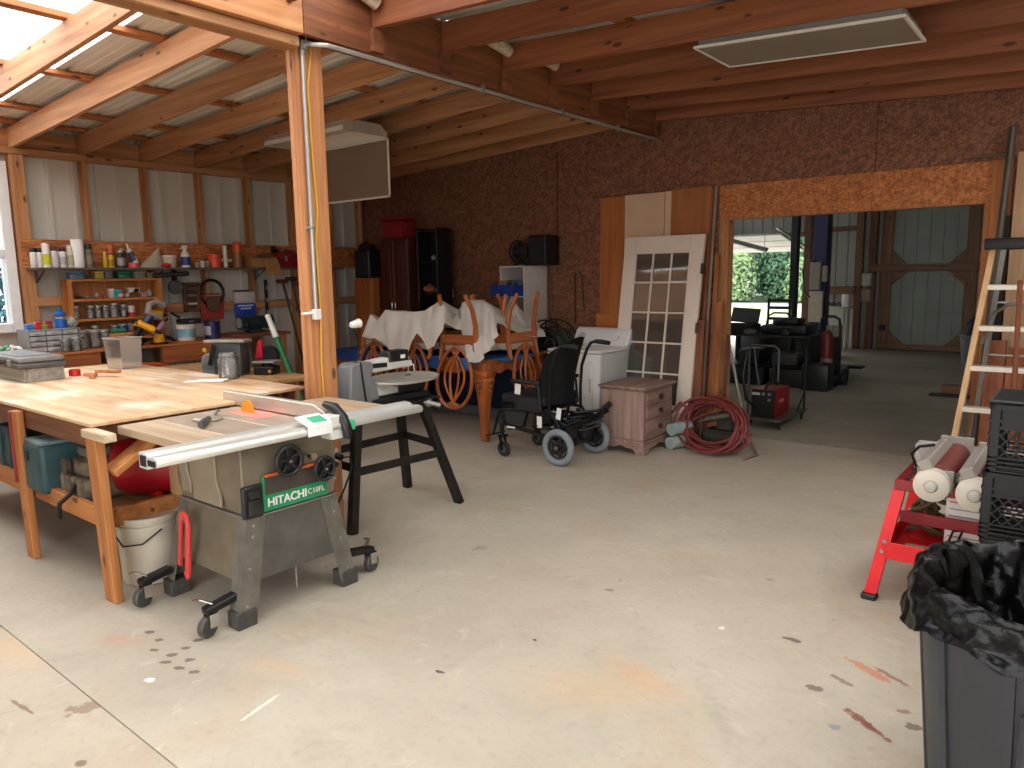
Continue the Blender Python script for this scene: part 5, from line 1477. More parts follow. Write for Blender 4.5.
for i, (y0, y1, zt, lab, head) in enumerate(((5.42, 5.62, 1.55, 'long-handled dark tool leaning first beside the green pole', (90, 40, 36)), (5.55, 5.72, 1.58, 'long-handled tool with small dark head leaning on the left wall', (46, 42, 40)), (5.68, 5.80, 1.52, 'long-handled tool with red head leaning on the left wall', (146, 34, 34)), (5.85, 5.9, 1.5, 'grey-handled tool leaning furthest right by the post', (150, 146, 140)))):
    t = thing('long_handled_tool', lab, 'tool', (-7.95, y0, 0))
    m = MB(t); m.tube([(-7.72, y1, .0), (-7.95, y0, zt)], .015, 8); m.build('handle', wood('tool_handle', (86, 62, 44), (58, 40, 28), 'z') if i != 3 else pl((150, 146, 138)), t)
    m = MB(t); m.b2((-8.02, y0 - .06, zt), (-7.93, y0 + .07, zt + .05), .01); m.build('head', pl(head), t)
t = thing('hanging_sander', 'dark sander hanging under the shelf above the pail', 'sander', (-7.95, 3.95, 1.6))
m = MB(t); m.bar((-7.98, 3.82, 1.66), (-7.93, 4.2, 1.68), .06, .05, bev=.01); m.build('body', BLKPL, t)
m = MB(t); m.cyl((-8.04, 4.08, 1.53), (-7.99, 4.08, 1.53), .075, n=24); m.build('wheel', pl((78, 80, 84)), t)
m = MB(t); m.b2((-8.05, 4.06, 1.55), (-7.99, 4.10, 1.72), .004); m.build('arm', BLACK, t)
t = thing('paint_can', 'navy paint can with white label on the wall bench', 'paint can', (-7.75, 4.33, BZ))
m = MB(); m.lathe([(.082, 0), (.085, .004), (.085, .18), (.088, .184), (.088, .192), (.075, .19), (.002, .186)], (0, 0, 0), 26); m.build('can_body', pl((36, 40, 88)), t)
m = MB(); m.grid(lambda u, v: Vector((.0865 * math.cos(-1.9 + u * 1.2), .0865 * math.sin(-1.9 + u * 1.2), .04 + v * .1)), 10, 2); m.build('label_panel', pl((200, 196, 206)), t)
t = thing('bench_grinder', 'dark teal bench grinder with two wheels on the narrow bench', 'grinder', (-7.8, 4.9, .986))
TG = plain('dark_teal_paint', (38, 58, 58), .4, .2, .15, 10)
m = MB(); m.cyl((0, -.12, .12), (0, .12, .12), .075, n=26); m.b2((-.07, -.1, 0), (.07, .1, .03), .006); m.b2((-.04, -.06, .03), (.04, .06, .07)); m.build('motor', TG, t)
for s in (-1, 1):
    m = MB(); m.cyl((0, s * .15, .12), (0, s * .205, .12), .088, n=28); m.cyl((0, s * .12, .12), (0, s * .15, .12), .03); g_ = m.build('wheel_guard', TG, t)
    m = MB(); m.cyl((0, s * .206, .12), (0, s * .212, .12), .06, n=28); m.build('wheel', pl((150, 146, 138)), g_)
    m = MB(); m.b2((.07, s * .15 - .02, .09), (.12, s * .2 + .02, .10), .003); m.build('tool_rest', GALV, t)

# low plank table behind the big bench, with sanders
lt = thing('plank_table', 'low plank table behind the workbench carrying the belt sander', 'table', (-6.2, 3.5, 0))
m = MB(lt); m.b2((-7.1, 3.25, .75), (-5.22, 3.82, .778), .003); m.build('tabletop', wood('plank_top', (210, 166, 112), (168, 122, 76), 'x'), lt)
for x, y in ((-7.0, 3.32), (-7.0, 3.75), (-5.45, 3.75), (-5.45, 3.32)):
    m = MB(lt); m.b2((x - .04, y - .04, 0), (x + .04, y + .04, .749), .003); m.build('leg', PINE_Z, lt)
t = thing('belt_sander', 'grey and black bench belt sander with red badge behind the jar', 'belt sander', (-5.98, 3.42, .779), R(33))
t.scale = (.74, .74, .92)
SGR = plain('dark_grey_casting', (72, 76, 76), .45, .2, .15, 8)
m = MB(); m.b2((-.06, -.12, .0), (.28, .12, .30), .02, 2); m.build('housing', SGR, t)
m = MB(); m.lathe([(.075, 0), (.085, .01), (.085, .10), (.07, .12), (.02, .125)], (-.16, -.06, .12), 26, (0, 1, 0)); m.b2((-.245, -.06, 0), (-.075, .06, .13), .01); m.build('grey_drum', plain('mid_grey_casting', (130, 132, 130), .45, .2, .1, 8), t)
m = MB(); m.b2((-.18, -.10, .305), (.32, .12, .335), .008); m.build('belt_table', plain('worn_platen', (168, 160, 146), .5, .3, .2, 8), t)
m = MB(); m.bar((-.10, -.13, .10), (-.03, -.13, .30), .05, .02, (0, 1, 0), .004); m.build('guard_bar', BLKPL, t)
m = MB(); m.b2((.10, -.123, .185), (.21, -.1205, .215)); m.build('red_badge', pl((196, 40, 50)), t)
m = MB(); m.cyl((-.14, -.12, .24), (-.14, -.16, .25), .02); m.build('yellow_knob', pl((206, 160, 50)), t)
t = thing('disc_sander', 'black bench tool with grey top and red shroud right of the belt sander', 'bench tool', (-5.74, 3.62, .779), R(33))
t.scale = (.72, .72, .72)
m = MB(); m.b2((-.02, -.12, 0), (.22, .1, .10), .01); m.cyl((.1, 0, .09), (.1, 0, .14), .06, n=18); m.build('base', BLKPL, t)
m = MB(); m.b2((-.04, -.13, .142), (.25, .1, .165), .01); m.build('work_table', plain('grey_table', (150, 150, 146), .4, .3, .1), t)
m = MB(); m.cyl((.06, .13, .21), (.06, .21, .21), .12, n=30); m.build('disc_housing', BLKPL, t)
m = MB(); m.prism([(-.10, .10), (0, .10), (.0, .33), (-.05, .31)], .06, fullM((.0, .16, .08), R(90), 0, 0), .004); m.build('red_shroud', pl((196, 28, 50)), t)
m = MB(); m.cyl((.18, -.13, .05), (.20, -.16, .05), .018); m.build('brass_knob', pl((206, 160, 80)), t)
t = thing('green_pole', 'green pole with white grip leaning against the low table', 'pole', (-6.3, 4.3, 0))
m = MB(t); m.tube([(-5.72, 4.2, .0), (-6.33, 4.2, 1.03)], .028, 12); m.build('green_shaft', plain('green_plastic', (32, 122, 70), .4, 0, .08), t)
m = MB(t); m.tube([(-6.33, 4.2, 1.03), (-6.46, 4.2, 1.25)], .03, 12, rad=[.032, .026]); m.build('white_grip', WHITE, t)
# ================================================================== along the back wall
# storage in the dark corner
OAK = wood('oak_veneer', (178, 108, 50), (128, 70, 30), 'z', 1, .5, False)
t = thing('oak_cabinet', 'small oak cabinet in the dark back corner with a black box on top', 'cabinet', (-7.36, 6.28, 0))
m = MB(t); m.b2((-7.55, 6.22, 0), (-7.22, 6.34, 1.60), .004); m.build('cabinet_body', OAK, t)
m = MB(t); m.b2((-7.54, 6.20, .1), (-7.23, 6.218, 1.58), .004); d_ = m.build('door', OAK, t)
m = MB(t); m.cyl((-7.28, 6.20, 1.5), (-7.28, 6.17, 1.5), .012, .018, n=14); m.build('knob', CHROME, d_)
t = thing('black_speaker', 'black box speaker on top of the small oak cabinet', 'speaker', (-7.36, 6.3, 1.601))
m = MB(t); m.b2((-7.52, 6.20, 1.602), (-7.24, 6.40, 1.95), .01); m.build('speaker_box', BLKPL, t)
m = MB(t); m.b2((-7.50, 6.19, 1.63), (-7.26, 6.199, 1.92), .004); m.build('grille', plain('grille_cloth', (30, 30, 32), .9), t)
m = MB(); m.lathe([(.11, 0), (.12, .01), (.10, .07), (.04, .10), (.002, .1)], (-7.38, 6.3, 1.952), 20)
solo(m, 'round_tin', BLKPL, 'round black tin standing on the speaker in the dark corner', 'tin')
DKW = wood('dark_mahogany', (86, 36, 22), (58, 22, 14), 'z', 1, .45, False)
t = thing('wardrobe_cabinet', 'tall dark mahogany cabinet with two doors under the red box', 'cabinet', (-6.93, 6.44, 0))
m = MB(t); m.b2((-7.18, 6.36, 0), (-6.70, 6.52, 2.09), .005); m.build('cabinet_body', DKW, t)
for x0, x1, kx in ((-7.17, -6.945, -6.97), (-6.935, -6.71, -6.91)):
    m = MB(t); m.b2((x0, 6.34, .08), (x1, 6.358, 2.05), .004); d_ = m.build('door', DKW, t)
    m = MB(t); m.b2((x0 + .05, 6.332, .16), (x1 - .05, 6.339, 1.97), .003); m.build('door_panel', DKW, d_)
    m = MB(t); m.cyl((kx, 6.34, 1.25), (kx, 6.315, 1.25), .006); m.b2((kx - .008, 6.31, 1.21), (kx + .008, 6.318, 1.29), .003); m.build('handle', CHROME, d_)
t = thing('red_bin', 'dark red plastic bin on top of the mahogany cabinet', 'bin', (-6.9, 6.45, 2.091))
DR = plain('crimson_plastic', (140, 20, 36), .5, 0, .1, 6)
m = MB(t); m.b2((-7.17, 6.37, 2.092), (-6.82, 6.60, 2.30), .02, 2); m.build('bin_body', DR, t)
m = MB(t); m.b2((-7.19, 6.35, 2.305), (-6.80, 6.62, 2.345), .01); m.build('lid', DR, t)
t = thing('black_shelf_unit', 'tall black shelf unit with odds and ends standing against the wall', 'shelf unit', (-6.5, 6.7, 0))
m = MB(t); m.b2((-6.65, 6.70, 0), (-6.30, 6.715, 2.19)); m.build('back_panel', BLKPL, t)
for x in (-6.65, -6.325):
    m = MB(t); m.b2((x, 6.46, 0), (x + .025, 6.70, 2.19), .003); m.build('side', BLKPL, t)
for z in (.1, .55, 1.0, 1.38, 1.78, 2.145):
    m = MB(t); m.b2((-6.625, 6.465, z), (-6.325, 6.70, z + .022), .003); m.build('shelf', BLKPL, t)
for px, z, s, c_, lab in ((-6.45, 1.803, (.07, .06, .06), (150, 150, 150), 'small grey object on the upper shelf of the black unit'), (-6.53, 1.403, (.18, .16, .10), (150, 90, 60), 'brown leather pouch on the middle shelf of the black unit'), (-6.40, 1.403, (.05, .05, .06), (210, 200, 190), 'small white pot beside the brown leather pouch'), (-6.39, 1.023, (.1, .1, .08), (130, 130, 130), 'grey metal part on the lower shelf of the black unit'), (-6.54, 1.023, (.16, .14, .12), (40, 60, 42), 'dark green cloth heap on the lower shelf of the black unit')):
    t = thing('shelf_object', lab, 'object', (px, 6.56, z))
    m = MB(); m.sphere((0, 0, s[2] / 2), .5, s, 14); m.build('body', pl(c_), t)
    m = MB(); m.cyl((0, 0, s[2] * .9), (0, 0, s[2] * 1.15), s[0] * .15, n=12); m.build('top', pl(tuple(int(k * .8) for k in c_)), t)


def wall_outlet(lab, x, z):
    t = thing('wall_outlet', lab, 'outlet', (x, YB, z))
    m = MB(t); m.b2((x - .038, YB - .012, z - .06), (x + .038, YB - .001, z + .06), .004); m.build('cover_plate', plain('ivory_plate', (206, 200, 186), .4, 0, .04), t)
    for dz in (-.027, .027):
        m = MB(t); m.b2((x - .016, YB - .016, z + dz - .016), (x + .016, YB - .011, z + dz + .016), .004); m.build('socket', pl((120, 112, 100)), t)


wall_outlet('ivory wall outlet right of the black shelf unit', -6.53, 1.39)

t = thing('white_cubby', 'white melamine shelf unit holding a blue crate behind the chairs', 'shelf unit', (-5.15, 6.7, 0))
MEL = plain('white_melamine', (206, 200, 192), .45, 0, .04)
for x in (-5.34, -5.005):
    m = MB(t); m.b2((x, 6.48, 0), (x + .018, 6.92, 1.71), .002); m.build('side', MEL, t)
m = MB(t); m.b2((-5.34, 6.905, 0), (-4.987, 6.92, 1.71)); m.build('back_panel', MEL, t)
for z in (.02, .5, .95, 1.36, 1.692):
    m = MB(t); m.b2((-5.321, 6.485, z), (-5.006, 6.904, z + .018), .002); m.build('shelf', MEL, t)
t = thing('blue_crate', 'bright blue plastic crate of coiled cable on the white shelf unit', 'crate', (-5.2, 6.6, 1.379))
BLU = plain('cobalt_plastic', (28, 52, 140), .4, 0, .1)
m = MB(t)
x0, x1, y0, y1, z0, z1 = -5.38, -5.03, 6.36, 6.74, 1.379, 1.50
m.b2((x0, y0, z0 + .001), (x1, y1, z0 + .006)); m.b2((x0, y0, z0), (x1, y0 + .006, z1), .002); m.b2((x0, y1 - .006, z0), (x1, y1, z1), .002); m.b2((x0, y0, z0), (x0 + .006, y1, z1), .002); m.b2((x1 - .006, y0, z0), (x1, y1, z1), .002)
m.b2((x0 - .008, y0 - .008, z1 - .012), (x1 + .008, y0, z1), .003)
m.build('crate_body', BLU, t)
for i, (cx, c_) in enumerate(((-5.29, (150, 140, 126)), (-5.18, (70, 90, 84)), (-5.10, (84, 110, 120)))):
    u_ = thing('cable_coil', ['grey cable coil at the left in the blue crate', 'dark green cable coil in the middle of the blue crate', 'teal cable coil at the right in the blue crate'][i], 'cable', (cx, 6.5, 1.4))
    m = MB()
    for k in range(3):
        m.tube([(.05 * math.cos(a), .03 * k - .03 + .004 * math.sin(3 * a), .09 + .055 * math.sin(a)) for a in [2 * PI * j / 18 for j in range(18)]], .012, 6, closed=True)
    m.build('coil', pl(c_), u_)
    m = MB(); m.b2((-.012, -.05, .03), (.012, .05, .055), .004); m.build('tie', BLKPL, u_)
t = thing('desk_fan', 'black round fan on top of the white shelf unit', 'fan', (-5.17, 6.66, 1.711))
m = MB(t); m.lathe([(.09, 0), (.1, .006), (.1, .02), (.03, .04), (.02, .06)], (-5.17, 6.68, 1.712), 24); m.build('base', BLKPL, t)
m = MB(t); m.tube([(-5.17 + .115 * math.cos(a), 6.60, 1.87 + .115 * math.sin(a)) for a in [2 * PI * k / 28 for k in range(28)]], .014, 8, closed=True)
m.tube([(-5.17 + .075 * math.cos(a), 6.595, 1.87 + .075 * math.sin(a)) for a in [2 * PI * k / 24 for k in range(24)]], .006, 6, closed=True)
for k in range(12):
    a = 2 * PI * k / 12
    m.bar((-5.17, 6.59, 1.87), (-5.17 + .11 * math.cos(a), 6.60, 1.87 + .11 * math.sin(a)), .006, .006)
m.build('grille', BLKPL, t)
m = MB(t); m.cyl((-5.17, 6.65, 1.87), (-5.17, 6.655, 1.87), .11, n=28); m.cyl((-5.17, 6.66, 1.87), (-5.17, 6.74, 1.87), .06, n=20); m.cyl((-5.17, 6.68, 1.77), (-5.17, 6.70, 1.85), .02); m.build('motor', BLKPL, t)
m = MB(t)
for k in range(4):
    a = k * PI / 2 + .4
    m.box((-5.17 + .055 * math.cos(a), 6.63, 1.87 + .055 * math.sin(a)), (.08, .01, .055), (R(25) * math.cos(a), -a, 0), .003)
m.build('blade_set', pl((46, 48, 50)), t)
t = thing('tower_speaker', 'black upright speaker beside the fan on the white shelf unit', 'speaker', (-4.94, 6.7, 1.711))
m = MB(t); m.b2((-5.04, 6.62, 1.712), (-4.80, 6.88, 2.04), .008); m.build('speaker_box', BLKPL, t)
m = MB(t); m.b2((-5.03, 6.607, 1.73), (-4.81, 6.619, 2.02), .004); m.build('grille', MATS['grille_cloth'], t)
m = MB(); m.tube([(-4.86, 6.94, 2.05), (-4.86, 6.942, 2.6), (-4.86, 6.94, 2.95)], .006, 6)
solo(m, 'thin_cable', BLACK, 'thin dark cord running up the strand board above the speaker', 'cord')
t = thing('wire_hook', 'bent dark wire hooks hanging on the strand board', 'hook', (-4.6, 6.93, 1.3))
m = MB(t); m.tube([(-4.62, 6.935, 1.05), (-4.62, 6.935, 1.60), (-4.60, 6.93, 1.63), (-4.55, 6.93, 1.63), (-4.53, 6.935, 1.58), (-4.50, 6.935, 1.2)], .007, 6); m.build('wire', plain('rust_wire', (70, 54, 46), .7, .3), t)
m = MB(t); m.cyl((-4.58, 6.949, 1.63), (-4.58, 6.91, 1.63), .01, n=8); m.build('nail', GALV, t)
t = thing('hose_reel', 'dark green wire hose reel standing by the wall behind the wheelchair', 'hose reel', (-4.62, 6.55, 0))
m = MB(t)
for y in (6.45, 6.65):
    for r_ in (.30, .22, .12):
        m.tube([(-4.68 + r_ * math.cos(a), y, .82 + r_ * math.sin(a)) for a in [2 * PI * k / 28 for k in range(28)]], .011, 6, closed=True)
    for k in range(8):
        a = 2 * PI * k / 8
        m.bar((-4.68, y, .82), (-4.68 + .3 * math.cos(a), y, .82 + .3 * math.sin(a)), .012, .012)
m.build('reel_wheel', plain('dark_wire', (44, 50, 44), .5, .3, .2), t)
m = MB(t)
for k in range(5):
    m.tube([(-4.68 + .17 * math.cos(a), 6.48 + k * .035, .82 + .17 * math.sin(a)) for a in [2 * PI * j / 20 for j in range(20)]], .018, 8, closed=True)
m.build('green_hose', plain('hose_green', (34, 70, 44), .5), t)
m = MB(t)
for y in (6.43, 6.67):
    m.bar((-4.68, y, .82), (-4.85, y, 0), .025, .025); m.bar((-4.68, y, .82), (-4.50, y, 0), .025, .025)
m.build('stand', BLACK, t)

# ------------------------------------------------------------------ dining table with upturned chairs
CHW = wood('cherry_wood', (186, 104, 48), (132, 66, 28), 'z', .8, .32, False)
CHX = wood('cherry_wood_x', (186, 104, 48), (132, 66, 28), 'x', .8, .32, False)
TX0, TX1, TY0, TY1 = -6.75, -4.50, 5.22, 6.25
dt = thing('dining_table', 'carved cherry dining table with turned-leaf legs under the upturned chairs', 'table', (-5.6, 5.75, 0))
m = MB(dt); m.b2((TX0, TY0, .785), (TX1, TY1, .815), .012, 2); m.build('tabletop', CHX, dt)


def carved(p, q, outn):
    """scalloped apron board from p to q"""
    L = (Vector(q) - Vector(p)).length
    pts = [(0, .12), (0, .0)]
    for k in range(1, 24):
        s = k / 24
        pts.append((s * L, .025 + .02 * math.cos(s * 6 * PI) - .02 * math.sin(s * PI)))
    pts += [(L, 0), (L, .12)]
    d = (Vector(q) - Vector(p)).normalized()
    n = Vector(outn)
    M = Matrix(((d.x, 0, n.x, p[0]), (d.y, 0, n.y, p[1]), (0, 1, 0, .664), (0, 0, 0, 1)))
    return pts, M


for p, q, n in (((TX0 + .12, TY0 + .06, 0), (TX1 - .12, TY0 + .06, 0), (0, -1, 0)), ((TX1 - .06, TY0 + .12, 0), (TX1 - .06, TY1 - .12, 0), (1, 0, 0)), ((TX0 + .12, TY1 - .06, 0), (TX1 - .12, TY1 - .06, 0), (0, 1, 0))):
    m = MB(dt); pts, M = carved(p, q, n); m.prism(pts, .03, M, .003); m.build('apron', CHX, dt)
LEGP = [(.030, 0), (.036, .008), (.034, .03), (.042, .05), (.046, .075), (.038, .10), (.040, .13), (.050, .30), (.066, .46), (.082, .56), (.09, .60), (.086, .635), (.098, .65), (.098, .70), (.075, .71), (.075, .784)]
for x, y in ((TX1 - .095, TY0 + .095), (TX0 + .095, TY0 + .095), (TX1 - .095, TY1 - .095), (TX0 + .095, TY1 - .095)):
    m = MB(dt); m.lathe(LEGP, (x, y, 0), 20, sq=3.2)
    lg = m.build('leg', CHW, dt, 40)
    m = MB(dt)
    for k in range(4):
        a = k * PI / 2
        dx, dy = math.cos(a), math.sin(a)
        for s, zz, rr in ((0, .56, .022), (-.026, .60, .018), (.026, .60, .018), (0, .61, .02), (0, .50, .015)):
            m.sphere((x + dx * (.075 + (zz - .5) * .12) - dy * s, y + dy * (.075 + (zz - .5) * .12) + dx * s, zz), rr, (1, 1, 1.5), 8)
    m.build('carving', CHW, lg)
PAD = plain('blue_felt', (24, 66, 122), .9, 0, .12, 14)
t = thing('table_pad', 'blue felt pad folded over the corner and edge of the dining table', 'pad', (-5.6, 5.7, .816))
m = MB(t); m.b2((-6.7, TY0 - .015, .817), (-4.485, TY1 - .1, .823)); m.b2((-6.68, TY0 - .022, .70), (-5.05, TY0 - .014, .823)); m.build('pad_sheet', PAD, t)
m = MB(t); m.prism([(-4.83, .72), (-4.70, .72), (-4.50, .823), (-4.83, .823)], .006, Matrix(((1, 0, 0, 0), (0, 0, -1, TY0 - .014), (0, 1, 0, 0), (0, 0, 0, 1)))); m.prism([(5.5, .78), (5.9, .74), (6.0, .823), (5.3, .823)], .006, Matrix(((0, 0, 1, -4.493), (1, 0, 0, 0), (0, 1, 0, 0), (0, 0, 0, 1)))); m.build('folded_corner', plain('light_blue_felt', (52, 110, 180), .9, 0, .1), t)
BXB = plain('navy_tarp', (16, 38, 76), .6, 0, .2, 6)
t = thing('storage_chest', 'dark blue tarp-covered chest on the floor behind the dining table', 'chest', (-5.35, 6.34, 0))
m = MB(t); m.b2((-6.25, 6.27, .12), (-4.45, 6.41, .62), .03, 2); m.build('chest_body', BXB, t)
m = MB(t); m.b2((-6.23, 6.28, .0), (-4.47, 6.40, .115), .01); m.build('plinth', pl((110, 116, 122)), t)
m = MB(t); m.b2((-6.25, 6.265, .622), (-4.45, 6.415, .66), .012); m.build('lid', BXB, t)
SEATC = plain('cream_upholstery', (196, 184, 164), .85, 0, .08, 20)


def chair_up(label, loc, rz, lh=1.0):
    """dining chair upside down on the table; local +Y = towards the table middle, back hangs down at y<0. z=0 is table top"""
    t = thing('dining_chair', label, 'chair', loc, rz, None)
    w = .215
    m = MB(); m.b2((-w, .03, .045), (w, .45, .118), .02, 2); m.build('seat_cushion', SEATC, t)
    m = MB()
    m.b2((-w - .005, .0, .12), (w + .005, .03, .215), .006); m.b2((-w - .005, .44, .12), (w + .005, .47, .205), .006); m.b2((-w - .005, .03, .12), (-w + .02, .44, .205), .006); m.b2((w - .02, .03, .12), (w + .005, .44, .205), .006)
    m.build('seat_rail', CHX, t)
    for s in (-1, 1):
        # rear leg and back stile in one sabre curve
        m = MB(); pts = [(s * (w - .05), -.06, .12 + .48 * lh), (s * (w - .01), .0, .12 + .33 * lh), (s * w, .028, .12 + .18 * lh), (s * w, .02, .12), (s * w, .0, .0), (s * (w - .0), -.03, -.04)]
        m.tube(pts, .022, 8, rad=[.019, .022, .025, .027, .024, .020]); m.build('leg', CHW, t)
        m = MB(); pts = [(s * (w - .01), .50, .12 + .46 * lh), (s * (w - .005), .475, .12 + .40 * lh), (s * w, .44, .12 + .28 * lh), (s * w, .435, .12 + .16 * lh), (s * w, .45, .12)]
        m.tube(pts, .022, 8, rad=[.026, .02, .021, .03, .034]); m.build('leg', CHW, t)
    # interlaced oval back
    bk = MB()
    cz, rz_, rx_ = -.20, .29, .225

    def by(z): return -.03 + (z + .0) * .12
    N = 40
    bk.tube([(rx_ * (1 - .12 * math.sin(a)) * math.cos(a), by(cz + rz_ * math.sin(a)), cz + rz_ * math.sin(a)) for a in [2 * PI * k / N for k in range(N)]], .017, 8, closed=True)
    bk.build('oval_frame', CHW, t)
    for s in (-1, 1):
        for off, amp in ((.0, .13), (.0, .055)):
            m = MB(); pts = []
            for k in range(17):
                u = k / 16
                z = cz + .27 - u * .50
                x = s * (off + amp * math.sin(PI * min(1, u * 1.0)) - .045 * (1 - u) ** 3)
                pts.append((x, by(z) + .006 * s, z))
            m.tube(pts, .012, 8); m.build('loop', CHW, t)
    m = MB(); m.tube([(.035 * math.cos(a), by(.07) - .01, .07 + .035 * math.sin(a)) for a in [2 * PI * k / 16 for k in range(16)]], .012, 8, closed=True); m.sphere((0, by(-.47), -.465), .06, (1.3, .35, .7), 12); m.build('carved_crest', CHW, t)
    return t


TZ = .8245
ca = chair_up('upturned cherry chair nearest the carved table leg, oval back hanging down', (-4.83, TY0 - .02, TZ + .005), 0)
cb2 = chair_up('upturned cherry chair behind the scroll saw table, legs under the cloth', (-5.42, TY0 - .02, TZ + .005), 0, .42)
dup(cb2, (-6.02, TY0 - .02, TZ + .005), 0, 'upturned cherry chair furthest left, right behind the orange post')
dup(ca, (TX1 + .03, 5.78, TZ + .005), PI / 2, 'upturned cherry chair on the short table end above the wheelchair')
# drop cloths
CLO = plain('canvas_drop_cloth', (250, 246, 238), .9, 0, .04, 8, .05)


def cloth(name, label, keys, nv=22, seed=0):
    """keys: list of (front-bottom point, ridge point, back point); folds added along it"""
    rnd = random.Random(seed)
    ph = [rnd.uniform(0, 6.28) for _ in range(8)]
    nu = (len(keys) - 1) * 7 + 1

    def at(u):
        f_ = u * (len(keys) - 1)
        i = min(int(f_), len(keys) - 2)
        t_ = f_ - i
        return [Vector(a).lerp(Vector(b), t_) for a, b in zip(keys[i], keys[i + 1])]

    def fn(u, v):
        A, T, B = at(u)
        if v < .6:
            s = v / .6
            p = A.lerp(T, s)
            fold = (math.sin(u * 31 + ph[0] + s * 1.5) * .5 + math.sin(u * 53 + ph[1] - s * 2) * .35 + math.sin(u * 17 + s * 5 + ph[2]) * .4)
            p.y += -.03 * math.sin(PI * s * .9 + .1) + .032 * fold * (1 - s) ** .6
            p.x += .012 * math.sin(u * 40 + s * 6 + ph[3]) * (1 - s)
            p.z -= .012 * math.sin(s * PI) * (1 + math.sin(u * 23 + ph[5]))
        else:
            s = (v - .6) / .4
            p = T.lerp(B, s)
            p.z += .015 * math.sin(u * 29 + ph[4]) * s - .05 * math.sin(PI * s)
        return p
    m = MB(); m.grid(fn, nu, nv)
    bmesh.ops.solidify(m.bm, geom=m.bm.faces[:], thickness=.004)
    return solo(m, name, CLO, label, 'drop cloth', None, 60)


def k3(f_, t_, back=.75):
    return (f_, t_, (t_[0] + .02, t_[1] + back, max(.98, t_[2] - .22)))


K1 = [k3((-6.016, 5.030, 0.989), (-6.055, 5.080, 1.047)), k3((-5.906, 5.030, 0.973), (-5.931, 5.080, 1.239)), k3((-5.796, 5.030, 0.988), (-5.827, 5.080, 1.169)), k3((-5.664, 5.030, 0.901), (-5.697, 5.080, 1.295)), k3((-5.547, 5.030, 0.856), (-5.578, 5.080, 1.286)), k3((-5.424, 5.030, 0.691), (-5.460, 5.080, 1.288)), k3((-5.332, 5.030, 0.787), (-5.346, 5.080, 1.280)), k3((-5.192, 5.030, 1.061), (-5.219, 5.080, 1.282)), k3((-5.075, 5.030, 0.900), (-5.121, 5.080, 1.303)), k3((-4.978, 5.030, 0.944), (-5.010, 5.080, 1.353)), k3((-4.942, 5.080, 1.057), (-5.045, 5.200, 1.387)), k3((-4.859, 5.080, 1.165), (-4.954, 5.200, 1.301)), k3((-4.855, 5.200, 1.110), (-5.056, 5.420, 1.220)), k3((-4.778, 5.200, 1.093), (-4.990, 5.440, 1.310))]
cloth('drop_cloth', 'crumpled off-white drop cloth over the legs of the left upturned chairs', K1, 22, 3)
K2 = [k3((-4.844, 5.300, 1.065), (-5.016, 5.500, 1.357)), k3((-4.654, 5.140, 0.836), (-4.961, 5.500, 1.387)), k3((-4.562, 5.120, 0.796), (-4.867, 5.500, 1.388)), k3((-4.474, 5.120, 0.810), (-4.775, 5.500, 1.389)), k3((-4.400, 5.150, 0.905), (-4.682, 5.480, 1.351)), k3((-4.367, 5.200, 0.986), (-4.590, 5.460, 1.285)), k3((-4.346, 5.250, 1.067), (-4.480, 5.400, 1.166))]
cloth('drop_cloth', 'off-white drop cloth hanging down beside the nearest upturned chair', K2, 22, 9)
K3 = [k3((-4.856, 5.900, 1.054), (-4.923, 6.000, 1.141), .3), k3((-4.789, 5.900, 1.056), (-4.852, 6.000, 1.289), .3), k3((-4.710, 5.900, 1.059), (-4.783, 6.000, 1.393), .3), k3((-4.618, 5.900, 1.062), (-4.706, 6.000, 1.260), .3), k3((-4.490, 5.900, 1.066), (-4.591, 6.000, 1.108), .3)]
cloth('drop_cloth', 'off-white peaked drop cloth between the chairs in front of the white shelf unit', K3, 16, 5)
t = thing('dark_red_chair', 'dark red wooden chair seen between the post and the cloth', 'chair', (-6.62, 5.0, 0))
DRW = wood('dark_red_wood', (120, 44, 30), (84, 28, 20), 'z', 1, .4, False)
for x in (-6.8, -6.4):
    m = MB(t); m.tube([(x, 4.98, 0), (x, 4.95, .45), (x, 4.90, 1.05)], .02, 8); m.build('leg', DRW, t)
    m = MB(t); m.tube([(x, 4.62, 0), (x, 4.6, .44)], .02, 8); m.build('leg', DRW, t)
m = MB(t); m.b2((-6.83, 4.58, .44), (-6.37, 4.99, .475), .01); m.build('seat', DRW, t)
for z in (.62, .8, .98):
    m = MB(t); m.b2((-6.79, 4.905 + (.9 - z) * .05, z), (-6.41, 4.925 + (.9 - z) * .05, z + .07), .005); m.build('back_rail', DRW, t)

# ------------------------------------------------------------------ dryer
t = thing('clothes_dryer', 'white clothes dryer with raised control panel behind the wheelchair', 'dryer', (-4.13, 6.52, 0))
_dry = t
ENA = plain('white_appliance', (222, 222, 220), .3, 0, .03, 3)
GRS = plain('grey_appliance_side', (186, 186, 180), .4, 0, .06, 3)
m = MB(t); m.b2((-4.45, 6.22, .02), (-3.82, 6.87, .84), .012, 2); m.build('cabinet', GRS, t)
m = MB(t); m.b2((-4.452, 6.205, .842), (-3.815, 6.875, .87), .01, 2); m.build('lid', ENA, t)
m = MB(t); m.prism([(6.66, .871), (6.875, .871), (6.875, 1.045), (6.79, 1.055), (6.75, 1.03)], .655, Matrix(((0, 0, 1, -4.46), (1, 0, 0, 0), (0, 1, 0, 0), (0, 0, 0, 1))), .015); cp_ = m.build('control_panel', ENA, t)
nv_ = Vector((0, -.16, .09)).normalized()
for x, r_, mm_ in ((-3.93, .026, ENA), (-4.36, .05, plain('dial_grey', (176, 176, 174), .4))):
    p0 = Vector((x, 6.702, .955))
    m = MB(t); m.cyl(p0, p0 + nv_ * (.03 if r_ < .03 else .006), r_, n=24); m.build('knob', mm_, cp_)
